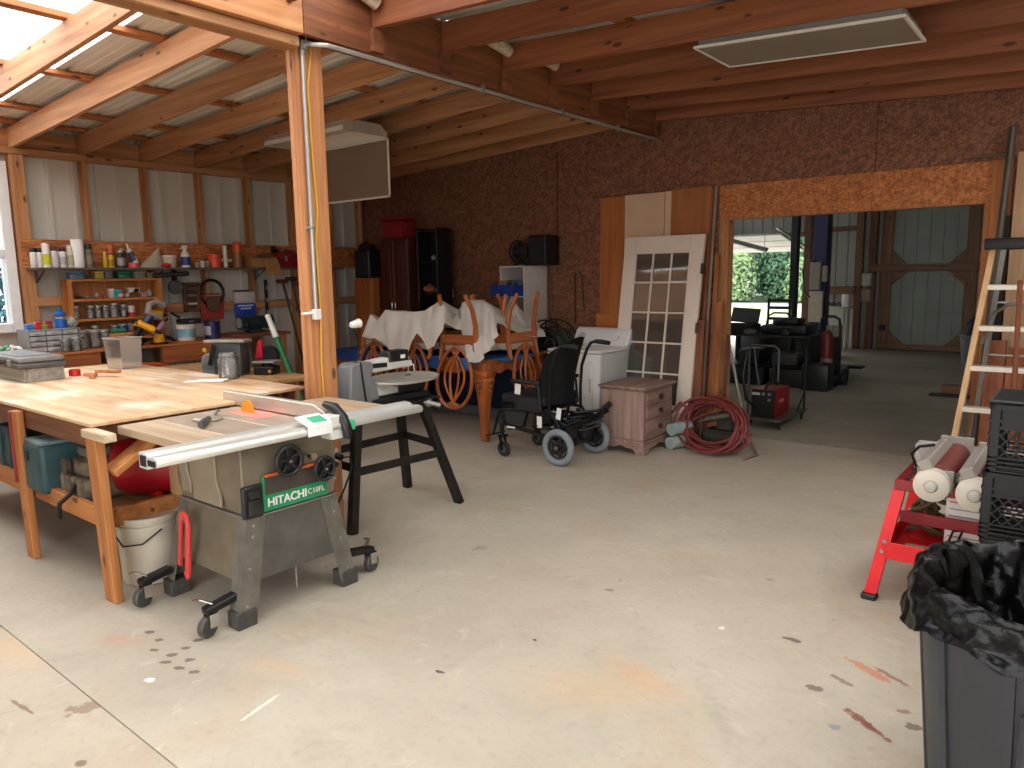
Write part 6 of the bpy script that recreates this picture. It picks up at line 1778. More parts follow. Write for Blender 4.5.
m = MB(t); m.b2((-4.445, 6.195, .05), (-3.825, 6.218, .835), .008, 2); fp = m.build('front_panel', ENA, t)
m = MB(t); m.b2((-4.37, 6.175, .28), (-3.90, 6.194, .76), .03, 3); m.build('door', ENA, fp)
m = MB(t); m.b2((-3.935, 6.168, .46), (-3.91, 6.18, .6), .006); m.build('door_handle', GRS, fp)

_dry.location = (-4.13 + .11, 6.52 - .2, 0)

# ------------------------------------------------------------------ nightstand
WASH = wood('pink_washed_wood', (170, 142, 130), (132, 104, 92), 'z', .9, .6, False)
WASHX = wood('pink_washed_top', (160, 132, 120), (126, 98, 88), 'y', .9, .6, False)
NX0, NX1, NY0, NY1 = -3.50, -3.07, 5.68, 6.24
t = thing('nightstand', 'pinkish washed-wood nightstand with three drawers beside the dryer', 'nightstand', (-3.3, 5.94, 0))
m = MB(t); m.b2((NX0, NY0, .13), (NX1, NY1, .585), .004); m.build('case', WASH, t)
m = MB(t); m.b2((NX0 - .025, NY0 - .025, .587), (NX1 + .03, NY1 + .025, .612), .008, 2); m.b2((NX0 - .012, NY0 - .012, .572), (NX1 + .015, NY1 + .012, .586), .005); m.build('top', WASHX, t)


def skirt(L):
    pts = [(0, .13), (0, 0), (.085, 0)]
    for k in range(0, 13):
        u = k / 12
        pts.append((.085 + u * (L - .17), .012 + .05 * min(1, math.sin(PI * u) * 2.2) + .012 * math.cos(u * 4 * PI)))
    pts += [(L - .085, 0), (L, 0), (L, .13)]
    return pts


m = MB(t); m.prism(skirt(NX1 - NX0 + .03), .022, Matrix(((1, 0, 0, NX0 - .015), (0, 0, -1, NY0 + .004), (0, 1, 0, 0), (0, 0, 0, 1))), .002); m.build('skirt', WASHX, t)
m = MB(t); m.prism(skirt(NY1 - NY0 + .03), .022, Matrix(((0, 0, 1, NX1 - .004), (1, 0, 0, NY0 - .015), (0, 1, 0, 0), (0, 0, 0, 1))), .002); m.build('skirt', WASHX, t)
m = MB(t); m.b2((NX0, NY1 - .02, 0), (NX0 + .02, NY1, .13)); m.build('back_foot', WASH, t)
for z0, z1 in ((.445, .56), (.32, .44), (.15, .312)):
    m = MB(t); m.b2((NX1 + .001, NY0 + .04, z0), (NX1 + .016, NY1 - .03, z1), .005); d_ = m.build('drawer', WASHX, t)
    m = MB(t); ym = (NY0 + NY1) / 2; m.cyl((NX1 + .016, ym, (z0 + z1) / 2), (NX1 + .04, ym, (z0 + z1) / 2), .018, .026, n=16); m.build('knob', pl((66, 40, 34)), d_)

# ------------------------------------------------------------------ boards and the glazed door leaning on the wall
def lean(name, label, x0, x1, zt, yb, yt, th, m_, z0=.0, cat='board'):
    """board leaning: bottom edge at y=yb on the floor, top at y=yt"""
    mb = MB()
    d = Vector((0, yt - yb, zt - z0))
    a = math.atan2(yb - yt, zt - z0)
    L = d.length
    mb.box(Vector(((x0 + x1) / 2, (yb + yt) / 2, (zt + z0) / 2 + .004)), (x1 - x0, th, L), (a, 0, 0), .002)
    return solo(mb, name, m_, label, cat)


lean('oak_board', 'tall oak veneer board leaning left of the white panel', -4.28, -3.985, 2.405, 6.90, 6.93, .018, wood('oak_sheet', (196, 122, 62), (160, 90, 40), 'z', .7, .5, False))
lean('orange_board', 'shorter orange-brown board standing in front of the oak board behind the dryer', -4.32, -3.99, 1.17, 6.895, 6.905, .012, plain('orange_board', (196, 116, 56), .6, 0, .08, 4))
PLYW = plain('pale_panel', (214, 182, 148), .6, 0, .06, 3)
lean('plywood_board', 'tall pale panel leaning behind the glazed door', -3.975, -3.52, 2.41, 6.875, 6.915, .014, PLYW)
lean('plywood_board', 'narrow pale strip beside the tall pale panel', -3.515, -3.44, 2.415, 6.88, 6.92, .014, plain('paler_panel', (222, 192, 160), .6, 0, .05, 3))
lean('plywood_board', 'reddish brown plywood panel behind the door top right', -3.435, -3.01, 2.425, 6.84, 6.90, .014, wood('red_ply', (178, 112, 64), (150, 86, 46), 'z', .6, .5, False))
TRIMW = [wood('plank_a', (150, 92, 58), (104, 60, 36), 'z'), wood('plank_b', (176, 110, 66), (124, 72, 40), 'z'), plain('grey_strip', (150, 132, 116), .6, 0, .1, 5), wood('plank_c', (130, 74, 44), (88, 50, 30), 'z'), wood('plank_d', (184, 116, 62), (130, 76, 38), 'z')]
SP = [(-3.005, -2.985, 2.40, 6.62, 6.88, 0, 'thin dark plank leaning right beside the glazed door'), (-2.99, -2.965, 2.42, 6.68, 6.92, 2, 'tall thin grey strip leaning on the wall right of the door'), (-3.0, -2.92, 1.15, 6.50, 6.60, 3, 'short dark plank behind the hose'), (-2.945, -2.90, 1.78, 6.72, 6.86, 1, 'mid-height light plank between the grey strip and the jamb'), (-2.885, -2.81, 1.32, 6.66, 6.76, 4, 'orange plank standing against the door jamb'), (-2.80, -2.77, 1.0, 6.75, 6.83, 3, 'narrow dark plank edge at the doorway')]
for i, (x0, x1, zt, yb, yt, mi, lab) in enumerate(SP):
    lean('plank', lab, x0, x1, zt, yb, yt, .022, TRIMW[mi], cat='plank')
fd = thing('glazed_door', 'white fifteen-pane glazed door leaning against the boards', 'door', (-3.42, 6.6, 0))
fd['kind'] = 'thing'
DW, DH = .86, 1.98
yb_, yt_ = 6.42, 6.74
ang_ = math.atan2(yb_ - yt_, 1.97)
Md = fullM((-3.425, yb_, .012), ang_, 0, 0)
WDR = plain('white_painted_door', (222, 208, 194), .45, 0, .04, 3)


def dbox(mb, x0, x1, z0, z1, d0=-.02, d1=.02, bev=.003):
    tmp = bmesh.new(); bmesh.ops.create_cube(tmp, size=1)
    bmesh.ops.scale(tmp, vec=(x1 - x0, d1 - d0, z1 - z0), verts=tmp.verts)
    bmesh.ops.translate(tmp, vec=((x0 + x1) / 2, (d0 + d1) / 2, (z0 + z1) / 2), verts=tmp.verts)
    bmesh.ops.bevel(tmp, geom=tmp.edges[:], offset=bev, segments=1, affect='EDGES')
    mb._merge(tmp, Md)


m = MB(fd); hw = DW / 2
gx0, gx1, gz0, gz1 = -hw + .13, hw - .13, .32, DH - .16
dbox(m, -hw, gx0, 0, DH); dbox(m, gx1, hw, 0, DH); dbox(m, gx0, gx1, 0, gz0); dbox(m, gx0, gx1, gz1, DH)
m.build('door_frame', WDR, fd)
m = MB(fd)
for k in (1, 2):
    x = gx0 + (gx1 - gx0) * k / 3
    dbox(m, x - .009, x + .009, gz0, gz1, -.016, .016)
for k in (1, 2, 3, 4):
    z = gz0 + (gz1 - gz0) * k / 5
    dbox(m, gx0, gx1, z - .009, z + .009, -.015, .015)
dbox(m, gx0, gx0 + .014, gz0, gz1, -.018, .018); dbox(m, gx1 - .014, gx1, gz0, gz1, -.018, .018); dbox(m, gx0, gx1, gz1 - .014, gz1, -.0175, .0175)
m.build('muntin_grid', WDR, fd)
m_gl, nt_, b_ = _new('door_glass')
b_.inputs['Base Color'].default_value = rgb((84, 82, 78)); b_.inputs['Roughness'].default_value = .04; b_.inputs['Specular IOR Level'].default_value = .5; b_.inputs['Alpha'].default_value = .6; b_.inputs['IOR'].default_value = 1.95
m = MB(fd); dbox(m, gx0, gx1, gz0, gz1, -.003, .003, .0005); m.build('glass', m_gl, fd)
for z in (DH - .33, 1.08, .35):
    m = MB(fd); dbox(m, hw - .012, hw + .016, z - .05, z + .05, -.024, .012, .002); m.build('hinge', plain('dark_hinge', (70, 64, 58), .5, .4, .15), fd)
# ------------------------------------------------------------------ red air hose coiled over a reel on the floor
t = thing('air_hose', 'big coil of dull red air hose lying against the planks on the floor', 'hose', (-2.62, 6.05, 0))
rnd = random.Random(6)
HOSE = plain('dull_red_rubber', (122, 52, 48), .55, 0, .15, 16)
c0 = Vector((-2.66, 6.18, .25))
ax_u = Vector((.80, -.22, 0)).normalized()
ax_v = Vector((-.06, .42, .9)).normalized()
nn = ax_u.cross(ax_v)
m = MB(t); pts = []
for loop in range(17):
    ru = .325 + rnd.uniform(-.09, .05); rv = .235 + rnd.uniform(-.06, .04)
    du, dv, dn = rnd.uniform(-.06, .06), rnd.uniform(-.05, .03), -.07 + loop * .014 + rnd.uniform(-.02, .02)
    for k in range(20):
        a = 2 * PI * k / 20 + .3
        p = c0 + ax_u * (du + ru * math.cos(a)) + ax_v * (dv + rv * math.sin(a)) - nn * dn + nn * .01 * math.sin(3 * a + loop)
        p.z = max(.014 + .012 * (loop % 4), p.z)
        pts.append(p)
# smooth joins between loops
sm = [pts[0]] + [(pts[i - 1] + pts[i] * 2 + pts[i + 1]) / 4 for i in range(1, len(pts) - 1)] + [pts[-1]]
m.tube(sm, .0115, 8); m.build('hose_coil', HOSE, t)
m = MB(t); m.tube([(-2.28, 6.0, .014), (-2.25, 6.25, .014), (-2.35, 6.45, .014), (-2.42, 6.55, .05), (-2.5, 6.5, .3)], .011, 8); m.build('loose_end', plain('pinkish_hose', (166, 118, 104), .5, 0, .1), t)
m = MB(t); m.tube([(-3.0, 6.1, .33), (-2.86, 5.98, .46), (-2.80, 5.97, .42)], .012, 8); m.build('hose_end', HOSE, t)
t = thing('grimy_tool', 'dark grimy vise-like tool sitting inside the hose coil', 'tool', (-2.62, 6.35, 0))
m = MB(t); m.b2((-2.80, 6.28, .0), (-2.48, 6.52, .17), .03); m.b2((-2.66, 6.30, .17), (-2.5, 6.45, .34), .02); m.build('body', plain('grimy_iron', (56, 52, 46), .6, .3, .4, 25), t)
m = MB(t); m.cyl((-2.72, 6.25, .28), (-2.5, 6.25, .34), .035, n=16); m.cyl((-2.80, 6.24, .25), (-2.72, 6.25, .28), .012); m.build('spindle', plain('worn_steel', (110, 106, 92), .4, .7, .2), t)
for i, (x, y, z) in enumerate(((-2.96, 6.12, .055), (-2.97, 6.16, .175))):
    m = MB(); m.cyl((x - .02, y - .1, z + .005), (x + .05, y + .12, z + .012), .058, n=22)
    u_ = solo(m, 'gas_cylinder', plain('pale_teal_paint', (158, 176, 172), .45, .1, .08), ['lower pale teal gas cylinder lying left of the hose coil', 'upper pale teal gas cylinder lying left of the hose coil'][i], 'gas cylinder')
t = thing('aluminium_pole', 'thin pale pole leaning in the doorway behind the hose', 'pole', (-2.70, 7.2, 0))
m = MB(t); m.tube([(-2.74, 7.24, .01), (-2.93, 7.09, 1.15)], .014, 10); m.build('shaft', plain('pale_pole', (190, 184, 170), .4, .3, .1), t)
m = MB(t); m.tube([(-2.70, 7.27, .02), (-2.745, 7.235, .06)], .022, 10); m.build('foot', GALV, t)
# ================================================================== wheelchair (faces -X, seen from behind its right side)
wc = thing('wheelchair', 'black wheelchair with grey-tyred rear wheels standing in front of the dryer', 'wheelchair', (-3.7, 5.22, 0))
FAB = plain('black_upholstery', (24, 24, 26), .75, 0, .25, 20)
BLKT = plain('black_tube', (20, 20, 21), .35, .3, .2, 20)
TYRE = plain('grey_tyre', (124, 130, 136), .7, 0, .08, 12)
YN, YFr = 4.96, 5.50
for y, s in ((YN, -1), (YFr + .03, 1)):
    m = MB(wc); ring = [(-3.48 + .130 * math.cos(a), y, .160 + .130 * math.sin(a)) for a in [2 * PI * k / 36 for k in range(36)]]
    m.tube(ring, .030, 12, closed=True); tw = m.build('rear_wheel', TYRE, wc)
    m = MB(wc); m.tube([(-3.48 + .098 * math.cos(a), y, .160 + .098 * math.sin(a)) for a in [2 * PI * k / 28 for k in range(28)]], .012, 8, closed=True)
    for k in range(5):
        a = 2 * PI * k / 5
        m.bar((-3.48 + .02 * math.cos(a), y, .16 + .02 * math.sin(a)), (-3.48 + .098 * math.cos(a), y, .16 + .098 * math.sin(a)), .035, .018, (0, 1, 0), .004)
    m.cyl((-3.48, y - .03, .16), (-3.48, y + .03, .16), .03, n=18); m.cyl((-3.48, y - .005, .16), (-3.48, y + .005, .16), .07, n=24)
    m.build('rim', BLKPL, tw)
    m = MB(wc); m.cyl((-3.48, y + s * .03, .16), (-3.48, y + s * .036, .16), .016, n=14); m.build('hub_cap', GALV, tw)
    # caster
    yc = y + (-.0 if s < 0 else -.06)
    m = MB(wc); m.lathe([(.03, -.016), (.062, -.016), (.07, -.006), (.07, .006), (.062, .016), (.03, .016)], (-4.07, yc, .071), 26, (0, 1, 0)); cw = m.build('caster_wheel', RUBBER, wc)
    m = MB(wc); m.cyl((-4.07, yc - .018, .071), (-4.07, yc + .018, .071), .032, n=18); m.build('caster_hub', plain('grey_hub', (90, 92, 94), .5, .3, .1), cw)
    m = MB(wc); m.bar((-4.07, yc - .03, .06), (-4.09, yc - .03, .19), .03, .008, (1, 0, 0)); m.bar((-4.07, yc + .03, .06), (-4.09, yc + .03, .19), .03, .008, (1, 0, 0)); m.cyl((-4.09, yc, .185), (-4.09, yc, .30), .02); m.b2((-4.12, yc - .035, .18), (-4.05, yc + .035, .20), .004); m.build('caster_fork', BLKT, wc)
    # side frame
    yf = y - s * .055
    m = MB(wc); m.tube([(-4.10, yf, .28), (-3.80, yf, .245), (-3.48, yf, .20)], .018, 10); m.tube([(-4.12, yf, .42), (-4.0, yf, .43), (-3.58, yf, .43), (-3.52, yf, .34), (-3.46, yf, .2)], .015, 10); m.tube([(-4.10, yf, .28), (-4.13, yf, .42)], .015, 10); m.tube([(-3.72, yf, .43), (-3.76, yf, .25)], .015, 8); m.build('side_frame', BLKT, wc)
    # back cane and push handle
    ycn = y - s * .045
    m = MB(wc); m.tube([(-3.60, ycn, .40), (-3.60, ycn, .62), (-3.585, ycn, .80), (-3.53, ycn, .95), (-3.49, ycn, 1.005), (-3.44, ycn, 1.02), (-3.30, ycn, 1.01)], .014, 10); cn = m.build('back_cane', BLKT, wc)
    m = MB(wc); m.tube([(-3.44, ycn, 1.02), (-3.37, ycn, 1.017), (-3.30, ycn, 1.01)], .02, 12, rad=[.019, .021, .019]); m.build('push_grip', RUBBER, cn)
    # armrest
    m = MB(wc); m.tube([(-3.66, y, .45), (-3.68, y, .66), (-3.72, y, .68)], .012, 8); m.tube([(-3.93, y, .45), (-3.92, y, .66)], .012, 8); m.b2((-3.97, y - .028, .675), (-3.66, y + .028, .71), .012, 2); m.build('armrest', BLKPL, wc)
    m = MB(wc); m.b2((-3.92, y - .004, .44), (-3.68, y + .004, .56), .003); m.build('skirt_guard', FAB, wc)
    # footrest
    m = MB(wc); m.tube([(-4.12, yf, .42), (-4.17, yf, .38), (-4.24, yf, .17)], .013, 8); m.box((-4.27, yf - s * .07, .165), (.13, .15, .012), (0, -.25, 0), .004); m.build('footrest', BLKT, wc)
m = MB(wc); m.b2((-4.12, 4.99, .44), (-3.62, 5.47, .475), .01); m.build('seat_pan', BLKT, wc)
m = MB(wc); m.b2((-4.13, 5.0, .477), (-3.64, 5.46, .565), .03, 3); m.build('seat_cushion', FAB, wc)


def backf(u, v):
    """padded wrap-round back shell: rounded top, sides curving forward"""
    y = 4.985 + .49 * u
    e = abs(u - .5) * 2
    ztop = 1.08 - .15 * e ** 2.2
    z = .50 + (ztop - .50) * v
    x = -3.535 + .10 * max(0, (z - .62)) / .45 - .16 * e ** 2.2 - .02 * math.sin(PI * v)
    return Vector((x, y, z))


m = MB(wc); m.grid(backf, 17, 12)
bmesh.ops.solidify(m.bm, geom=m.bm.faces[:], thickness=.045)
bk_ = m.build('backrest', FAB, wc, 50)
m = MB(wc); m.b2((-3.60, 5.30, .70), (-3.592, 5.325, .715)); m.build('small_logo_patch', pl((190, 190, 190)), bk_)
m = MB(wc)
for x, z in ((-3.50, .30), (-3.60, .36), (-3.40, .34), (-3.72, .30)):
    m.tube([(x, 5.0, z), (x, 5.48, z)], .014, 8)
m.bar((-3.75, 5.02, .27), (-3.45, 5.47, .40), .03, .015); m.bar((-3.75, 5.47, .27), (-3.45, 5.02, .40), .03, .015)
m.build('cross_brace', BLKT, wc)
m = MB(wc); m.b2((-3.62, 5.08, .20), (-3.45, 5.24, .33), .02, 2); m.b2((-3.62, 5.28, .18), (-3.42, 5.42, .32), .02, 2); m.cyl((-3.52, 5.25, .16), (-3.52, 5.50, .16), .05, n=18); m.build('drive_unit', plain('dark_unit', (34, 34, 36), .5, .2, .3, 25), wc)
for k, (y, z0) in enumerate(((5.05, .36), (5.20, .38), (5.34, .36), (5.45, .37))):
    m = MB(wc); m.tube([(-3.62, y, z0 + .03), (-3.47, y + .02, z0 - .03), (-3.36, y + .03, z0 + .02), (-3.31, y + .03, z0 + .05)], .018, 8, rad=[.014, .016, .018, .02]); m.build('folded_bar', BLKT, wc)
for k in range(5):
    m = MB(wc); z0 = .27 + .035 * k; m.tube([(-3.72 + .02 * k, 4.99 + .02 * k, z0 + .05), (-3.56, 5.14 + .05 * k, z0 - .02), (-3.40, 5.30 + .04 * k, z0), (-3.33, 5.40 + .02 * k, z0 + .03)], .013, 8); m.build('folded_bar', BLKT, wc)
m = MB(wc); m.tube([(-3.42, 5.50, .36), (-3.34, 5.50, .44), (-3.30, 5.50, .48)], .03, 10, rad=[.022, .03, .024]); m.build('anti_tip_grip', RUBBER, wc)
LBL = pl((222, 220, 214), .6)
m = MB(wc); m.box((-3.88, 4.928, .63), (.06, .003, .09), (0, .12, 0)); m.build('paper_tag', LBL, wc)
m = MB(wc); m.box((-3.50, 5.0, .44), (.045, .003, .10), (0, .15, 0)); m.build('paper_tag', LBL, wc)
m = MB(wc); m.b2((-3.72, 4.985, .30), (-3.67, 4.99, .40)); m.build('label', LBL, wc)
m = MB(wc); m.b2((-4.02, 4.94, .272), (-3.93, 4.944, .288)); m.build('frame_label', LBL, wc)
# ================================================================== the further room through the doorway
DPN = wood('aged_pine', (136, 98, 68), (98, 66, 46), 'z')  # dimness of the far room painted into the pine colour
DPX = wood('dimmed_pine_x', (136, 98, 68), (98, 66, 46), 'x')
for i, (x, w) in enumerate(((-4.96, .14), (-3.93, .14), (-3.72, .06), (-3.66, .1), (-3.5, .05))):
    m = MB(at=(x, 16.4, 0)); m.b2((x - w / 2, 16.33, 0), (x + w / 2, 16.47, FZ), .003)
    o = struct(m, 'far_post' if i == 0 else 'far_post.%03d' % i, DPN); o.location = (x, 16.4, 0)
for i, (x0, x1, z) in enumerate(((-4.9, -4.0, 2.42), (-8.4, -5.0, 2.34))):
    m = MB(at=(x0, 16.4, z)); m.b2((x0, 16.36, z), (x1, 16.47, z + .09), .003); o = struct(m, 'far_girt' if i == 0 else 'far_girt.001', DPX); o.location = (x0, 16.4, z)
# sliding double door with corner gussets (upper and lower framed panels)
sd = thing('barn_door', 'tall sliding barn door framed in pine with angled corner braces at the far wall', 'door', (-2.5, 16.36, 0))
bx0, bx1 = -3.48, -1.84
DSHEET = plain('dark_door_sheet', (132, 136, 126), .55, .1, .1, 2)
m = MB(sd)
for z0, z1 in ((.06, 1.58), (1.70, 3.05)):
    m.b2((bx0, 16.385, z0), (bx1, 16.39, z1))
s_ = bx0 + .12
while s_ < bx1:
    m.b2((s_ - .012, 16.37, .06), (s_ + .012, 16.385, 1.58)); m.b2((s_ - .012, 16.37, 1.70), (s_ + .012, 16.385, 3.05)); s_ += .228
m.build('door_sheet', DSHEET, sd)
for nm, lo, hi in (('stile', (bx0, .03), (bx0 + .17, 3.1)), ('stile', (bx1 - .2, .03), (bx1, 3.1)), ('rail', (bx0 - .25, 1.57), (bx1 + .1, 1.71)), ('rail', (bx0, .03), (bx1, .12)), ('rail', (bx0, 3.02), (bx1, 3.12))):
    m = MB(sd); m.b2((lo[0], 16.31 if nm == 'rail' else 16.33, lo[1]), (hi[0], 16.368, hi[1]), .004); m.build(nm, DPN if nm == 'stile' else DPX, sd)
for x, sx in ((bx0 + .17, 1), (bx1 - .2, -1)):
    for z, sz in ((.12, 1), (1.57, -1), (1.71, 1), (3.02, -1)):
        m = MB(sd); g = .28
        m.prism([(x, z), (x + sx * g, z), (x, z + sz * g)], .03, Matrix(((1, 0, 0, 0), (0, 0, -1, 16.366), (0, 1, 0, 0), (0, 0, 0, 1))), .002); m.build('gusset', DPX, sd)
for x in (bx0 + .06,):
    for z in (2.85, .45):
        m = MB(sd); m.b2((x - .05, 16.28, z - .06), (x + .06, 16.33, z + .06), .006); m.build('hinge_block', BLKPL, sd)
for i, z in enumerate((1.42, 1.10)):
    t = thing('breaker_box' if i == 0 else 'switch_plate', ['pale electric box on the far wall post, upper one', 'beige switch plate below the pale electric box'][i], 'electric box', (-3.75, 16.32, z))
    m = MB(t); m.b2((-3.84, 16.27, z - .13), (-3.66, 16.328, z + .13), .006); m.build('box_body', pl([(170, 168, 158), (150, 132, 108)][i]), t)
    m = MB(t); m.b2((-3.82, 16.262, z - .1), (-3.68, 16.27, z + .1), .003); m.build('cover', pl([(180, 178, 168), (160, 144, 120)][i]), t)
# car lift: two columns, arms
LFT = plain('navy_lift_paint', (22, 30, 74), .4, .2, .12, 6)
t = thing('lift_column', 'dark blue car lift column with cream control cabinet', 'car lift', (-4.28, 15.0, 0))
t['kind'] = 'thing'
m = MB(t); m.b2((-4.41, 14.85, 0), (-4.14, 15.15, 3.2), .01); m.build('column', LFT, t)
m = MB(t); m.b2((-4.43, 14.80, .62), (-4.17, 14.845, 1.22), .01); m.build('cream_cover', pl((196, 186, 164)), t)
m = MB(t); m.b2((-4.42, 14.76, 1.24), (-4.22, 14.845, 1.78), .015); m.b2((-4.20, 14.78, 1.40), (-4.10, 14.845, 1.7), .01); m.build('motor_unit', pl((150, 144, 132)), t)
m = MB(t); m.tube([(-4.3, 14.78, 1.75), (-4.5, 14.75, 1.9), (-4.55, 14.75, 1.6), (-4.5, 14.75, 1.2), (-4.4, 14.78, 1.1)], .015, 8); m.build('hydraulic_hose', BLACK, t)
t = thing('lift_column', 'black lift column standing before the open far garage door', 'car lift', (-4.30, 13.5, 0))
t['kind'] = 'thing'
m = MB(t); m.b2((-4.36, 13.4, 0), (-4.24, 13.55, 3.3), .008); m.build('column', BLACK, t)
m = MB(t); m.b2((-4.5, 13.3, 0), (-4.14, 13.7, .02), .004); m.build('base_plate', BLACK, t)
t = thing('car_lift', 'low dark blue lift arm lying along the floor of the far room', 'lift arm', (-2.95, 11.6, 0))
m = MB(t); m.bar((-2.85, 10.9, .09), (-3.05, 12.2, .10), .10, .08, bev=.008); m.build('arm_beam', LFT, t)
m = MB(t); m.b2((-3.2, 12.15, .09), (-2.8, 12.35, .13), .006); m.cyl((-3.05, 12.2, .0), (-3.05, 12.2, .09), .06); m.build('arm_pad', BLACK, t)
m = MB(t); m.b2((-2.95, 10.85, 0), (-2.78, 11.0, .05), .006); m.build('foot', BLACK, t)
# white plastic table and things on it
PLA = plain('white_plastic', (214, 210, 200), .45, 0, .04)
t = thing('plastic_table', 'white plastic table against the far wall right of the lift column', 'table', (-4.2, 16.0, 0))
m = MB(t); m.b2((-4.5, 15.75, .84), (-3.92, 16.28, .87), .012, 2); m.b2((-4.46, 15.78, .50), (-4.02, 15.80, .84), .006); m.build('tabletop', PLA, t)
for x, y in ((-4.45, 15.8), (-3.98, 15.8), (-4.45, 16.22), (-3.98, 16.22)):
    m = MB(t); m.bar((x, y, 0), (x, y, .838), .055, .055, bev=.01); m.build('leg', PLA, t)
t = thing('paper_roll', 'white paper roll standing on the white plastic table', 'paper roll', (-4.05, 16.0, .871))
m = MB(t); m.lathe([(.02, 0), (.08, 0), (.082, .004), (.082, .25), (.08, .254), (.02, .254), (.02, .2)], (-4.05, 16.0, .872), 24); m.build('roll', MATS['soft_white_paper'], t)
t = thing('parts_heap', 'dark heap of small parts on the white plastic table', 'parts', (-4.28, 16.0, .872))
m = MB(t)
for k in range(7):
    m.sphere((-4.43 + k * .045, 15.98 + (k % 3) * .05, .91 + (k % 2) * .03), .04, (1, 1, .9), 8)
m.build('heap', plain('grey_parts', (110, 106, 100), .6, .2, .4, 30), t)
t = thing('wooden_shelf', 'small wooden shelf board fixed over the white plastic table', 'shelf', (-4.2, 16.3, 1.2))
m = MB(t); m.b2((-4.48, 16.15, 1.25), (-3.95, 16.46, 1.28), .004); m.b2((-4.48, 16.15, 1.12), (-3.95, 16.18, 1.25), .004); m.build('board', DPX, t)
# metal work table cluttered with dark tools
wt = thing('metal_table', 'dark metal welding table crowded with black tools beyond the doorway', 'table', (-3.6, 10.6, 0))
m = MB(wt); m.b2((-4.35, 10.2, .70), (-3.0, 11.0, .73), .004); m.build('tabletop', plain('dark_plate', (54, 52, 50), .5, .4, .2, 12), wt)
for x, y in ((-4.3, 10.25), (-3.05, 10.25), (-4.3, 10.95), (-3.05, 10.95)):
    m = MB(wt); m.b2((x - .03, y - .03, 0), (x + .03, y + .03, .70)); m.build('leg', BLACK, wt)
m = MB(wt); m.b2((-4.3, 10.25, .28), (-3.05, 10.95, .30)); m.build('lower_shelf', BLACK, wt)
t = thing('black_case', 'black flip-top case standing open at the left of the metal table', 'case', (-4.1, 10.5, .731))
m = MB(t); m.b2((-4.32, 10.3, .732), (-3.86, 10.7, .86), .01); m.build('case_base', BLKPL, t)
m = MB(t); m.box((-4.09, 10.68, .97), (.42, .03, .22), (-.3, .05, 0), .008); m.build('case_lid', BLKPL, t)
t = thing('generator', 'black machine with curved carrying bar on the metal table', 'machine', (-3.5, 10.6, .731))
m = MB(t); m.b2((-3.75, 10.35, .732), (-3.12, 10.85, .86), .03, 2); m.b2((-3.6, 10.4, .86), (-3.25, 10.8, .95), .03, 2); m.build('housing', BLKPL, t)
m = MB(t); m.tube([(-3.68, 10.4, .85), (-3.66, 10.4, .98), (-3.58, 10.4, 1.03), (-3.4, 10.4, 1.03), (-3.32, 10.4, .95)], .014, 8); m.build('carry_bar', BLACK, t)
for i, (x, y, z, sx, sy, sz, c_, lab) in enumerate(((-3.85, 10.28, .732, .18, .1, .06, (86, 84, 80), 'crumpled grey rag at the front of the metal table'), (-3.35, 10.26, .732, .1, .08, .07, (40, 40, 42), 'small dark box at the front of the metal table'), (-3.9, 10.5, .301, .3, .3, .2, (36, 36, 38), 'dark box on the lower shelf of the metal table, left'), (-3.4, 10.5, .301, .35, .3, .16, (60, 58, 56), 'grey box on the lower shelf of the metal table, right'), (-3.9, 10.45, .001, .5, .35, .27, (30, 30, 32), 'black box added under the metal table to fill a bright gap, left'), (-3.35, 10.45, .001, .45, .35, .26, (38, 36, 36), 'black box added under the metal table to fill a bright gap, right'), (-3.25, 11.5, .001, .5, .5, .62, (26, 26, 28), 'tall black cabinet added behind the metal table to block the bright gap'), (-4.0, 11.5, .001, .8, .5, .68, (24, 24, 26), 'wide black cabinet added behind the metal table to block the bright gap'), (-2.92, 10.3, .001, .34, .3, .36, (30, 30, 31), 'black box on the floor in front of the hand truck'))):  # dark clutter filled out: floor boxes and cabinets added to block outside light
    t = thing('small_box', lab, 'box', (x, y, z))
    m = MB(); m.b2((-sx / 2, -sy / 2, .001), (sx / 2, sy / 2, sz), .012, 2); m.build('box_body', pl(c_), t)
    m = MB(); m.b2((-sx * .3, -sy * .3, sz + .001), (sx * .3, sy * .3, sz + .012), .004); m.build('lid', pl(tuple(int(k * 1.2) for k in c_)), t)
t = thing('ladderback_chair', 'dark ladderback chair silhouetted against the open far garage door', 'chair', (-3.95, 12.2, 0))
_lbc = t
for x in (-4.15, -3.75):
    m = MB(t); m.tube([(x, 12.4, 0), (x, 12.4, .5), (x, 12.44, 1.16)], .022, 8); m.build('leg', BLACK, t)
    m = MB(t); m.tube([(x, 12.0, 0), (x, 12.0, .46)], .02, 8); m.build('leg', BLACK, t)
m = MB(t); m.b2((-4.18, 11.97, .45), (-3.72, 12.42, .48), .006); m.build('seat', BLACK, t)
for z in (.62, .80, .98, 1.10):
    m = MB(t); m.b2((-4.14, 12.41, z), (-3.76, 12.43, z + .05), .004); m.build('slat', BLACK, t)
_lbc.location.x = -4.17
t = thing('hand_truck', 'black hand truck with loop handle carrying a red gas cylinder', 'hand truck', (-2.9, 10.75, 0))
for x in (-3.06, -2.80):
    m = MB(t); m.tube([(x, 10.9, .06), (x, 10.86, .5), (x, 10.84, .86)], .018, 8); m.build('upright', BLACK, t)
m = MB(t); m.tube([(-3.06, 10.84, .80), (-3.05, 10.83, .93), (-2.98, 10.83, .97), (-2.88, 10.83, .97), (-2.81, 10.83, .93), (-2.80, 10.84, .80)], .018, 8); m.build('loop_handle', BLACK, t)
m = MB(t); m.b2((-3.08, 10.55, .0), (-2.78, 10.9, .015)); m.b2((-3.05, 10.86, .35), (-2.81, 10.88, .4)); m.build('toe_plate', BLACK, t)
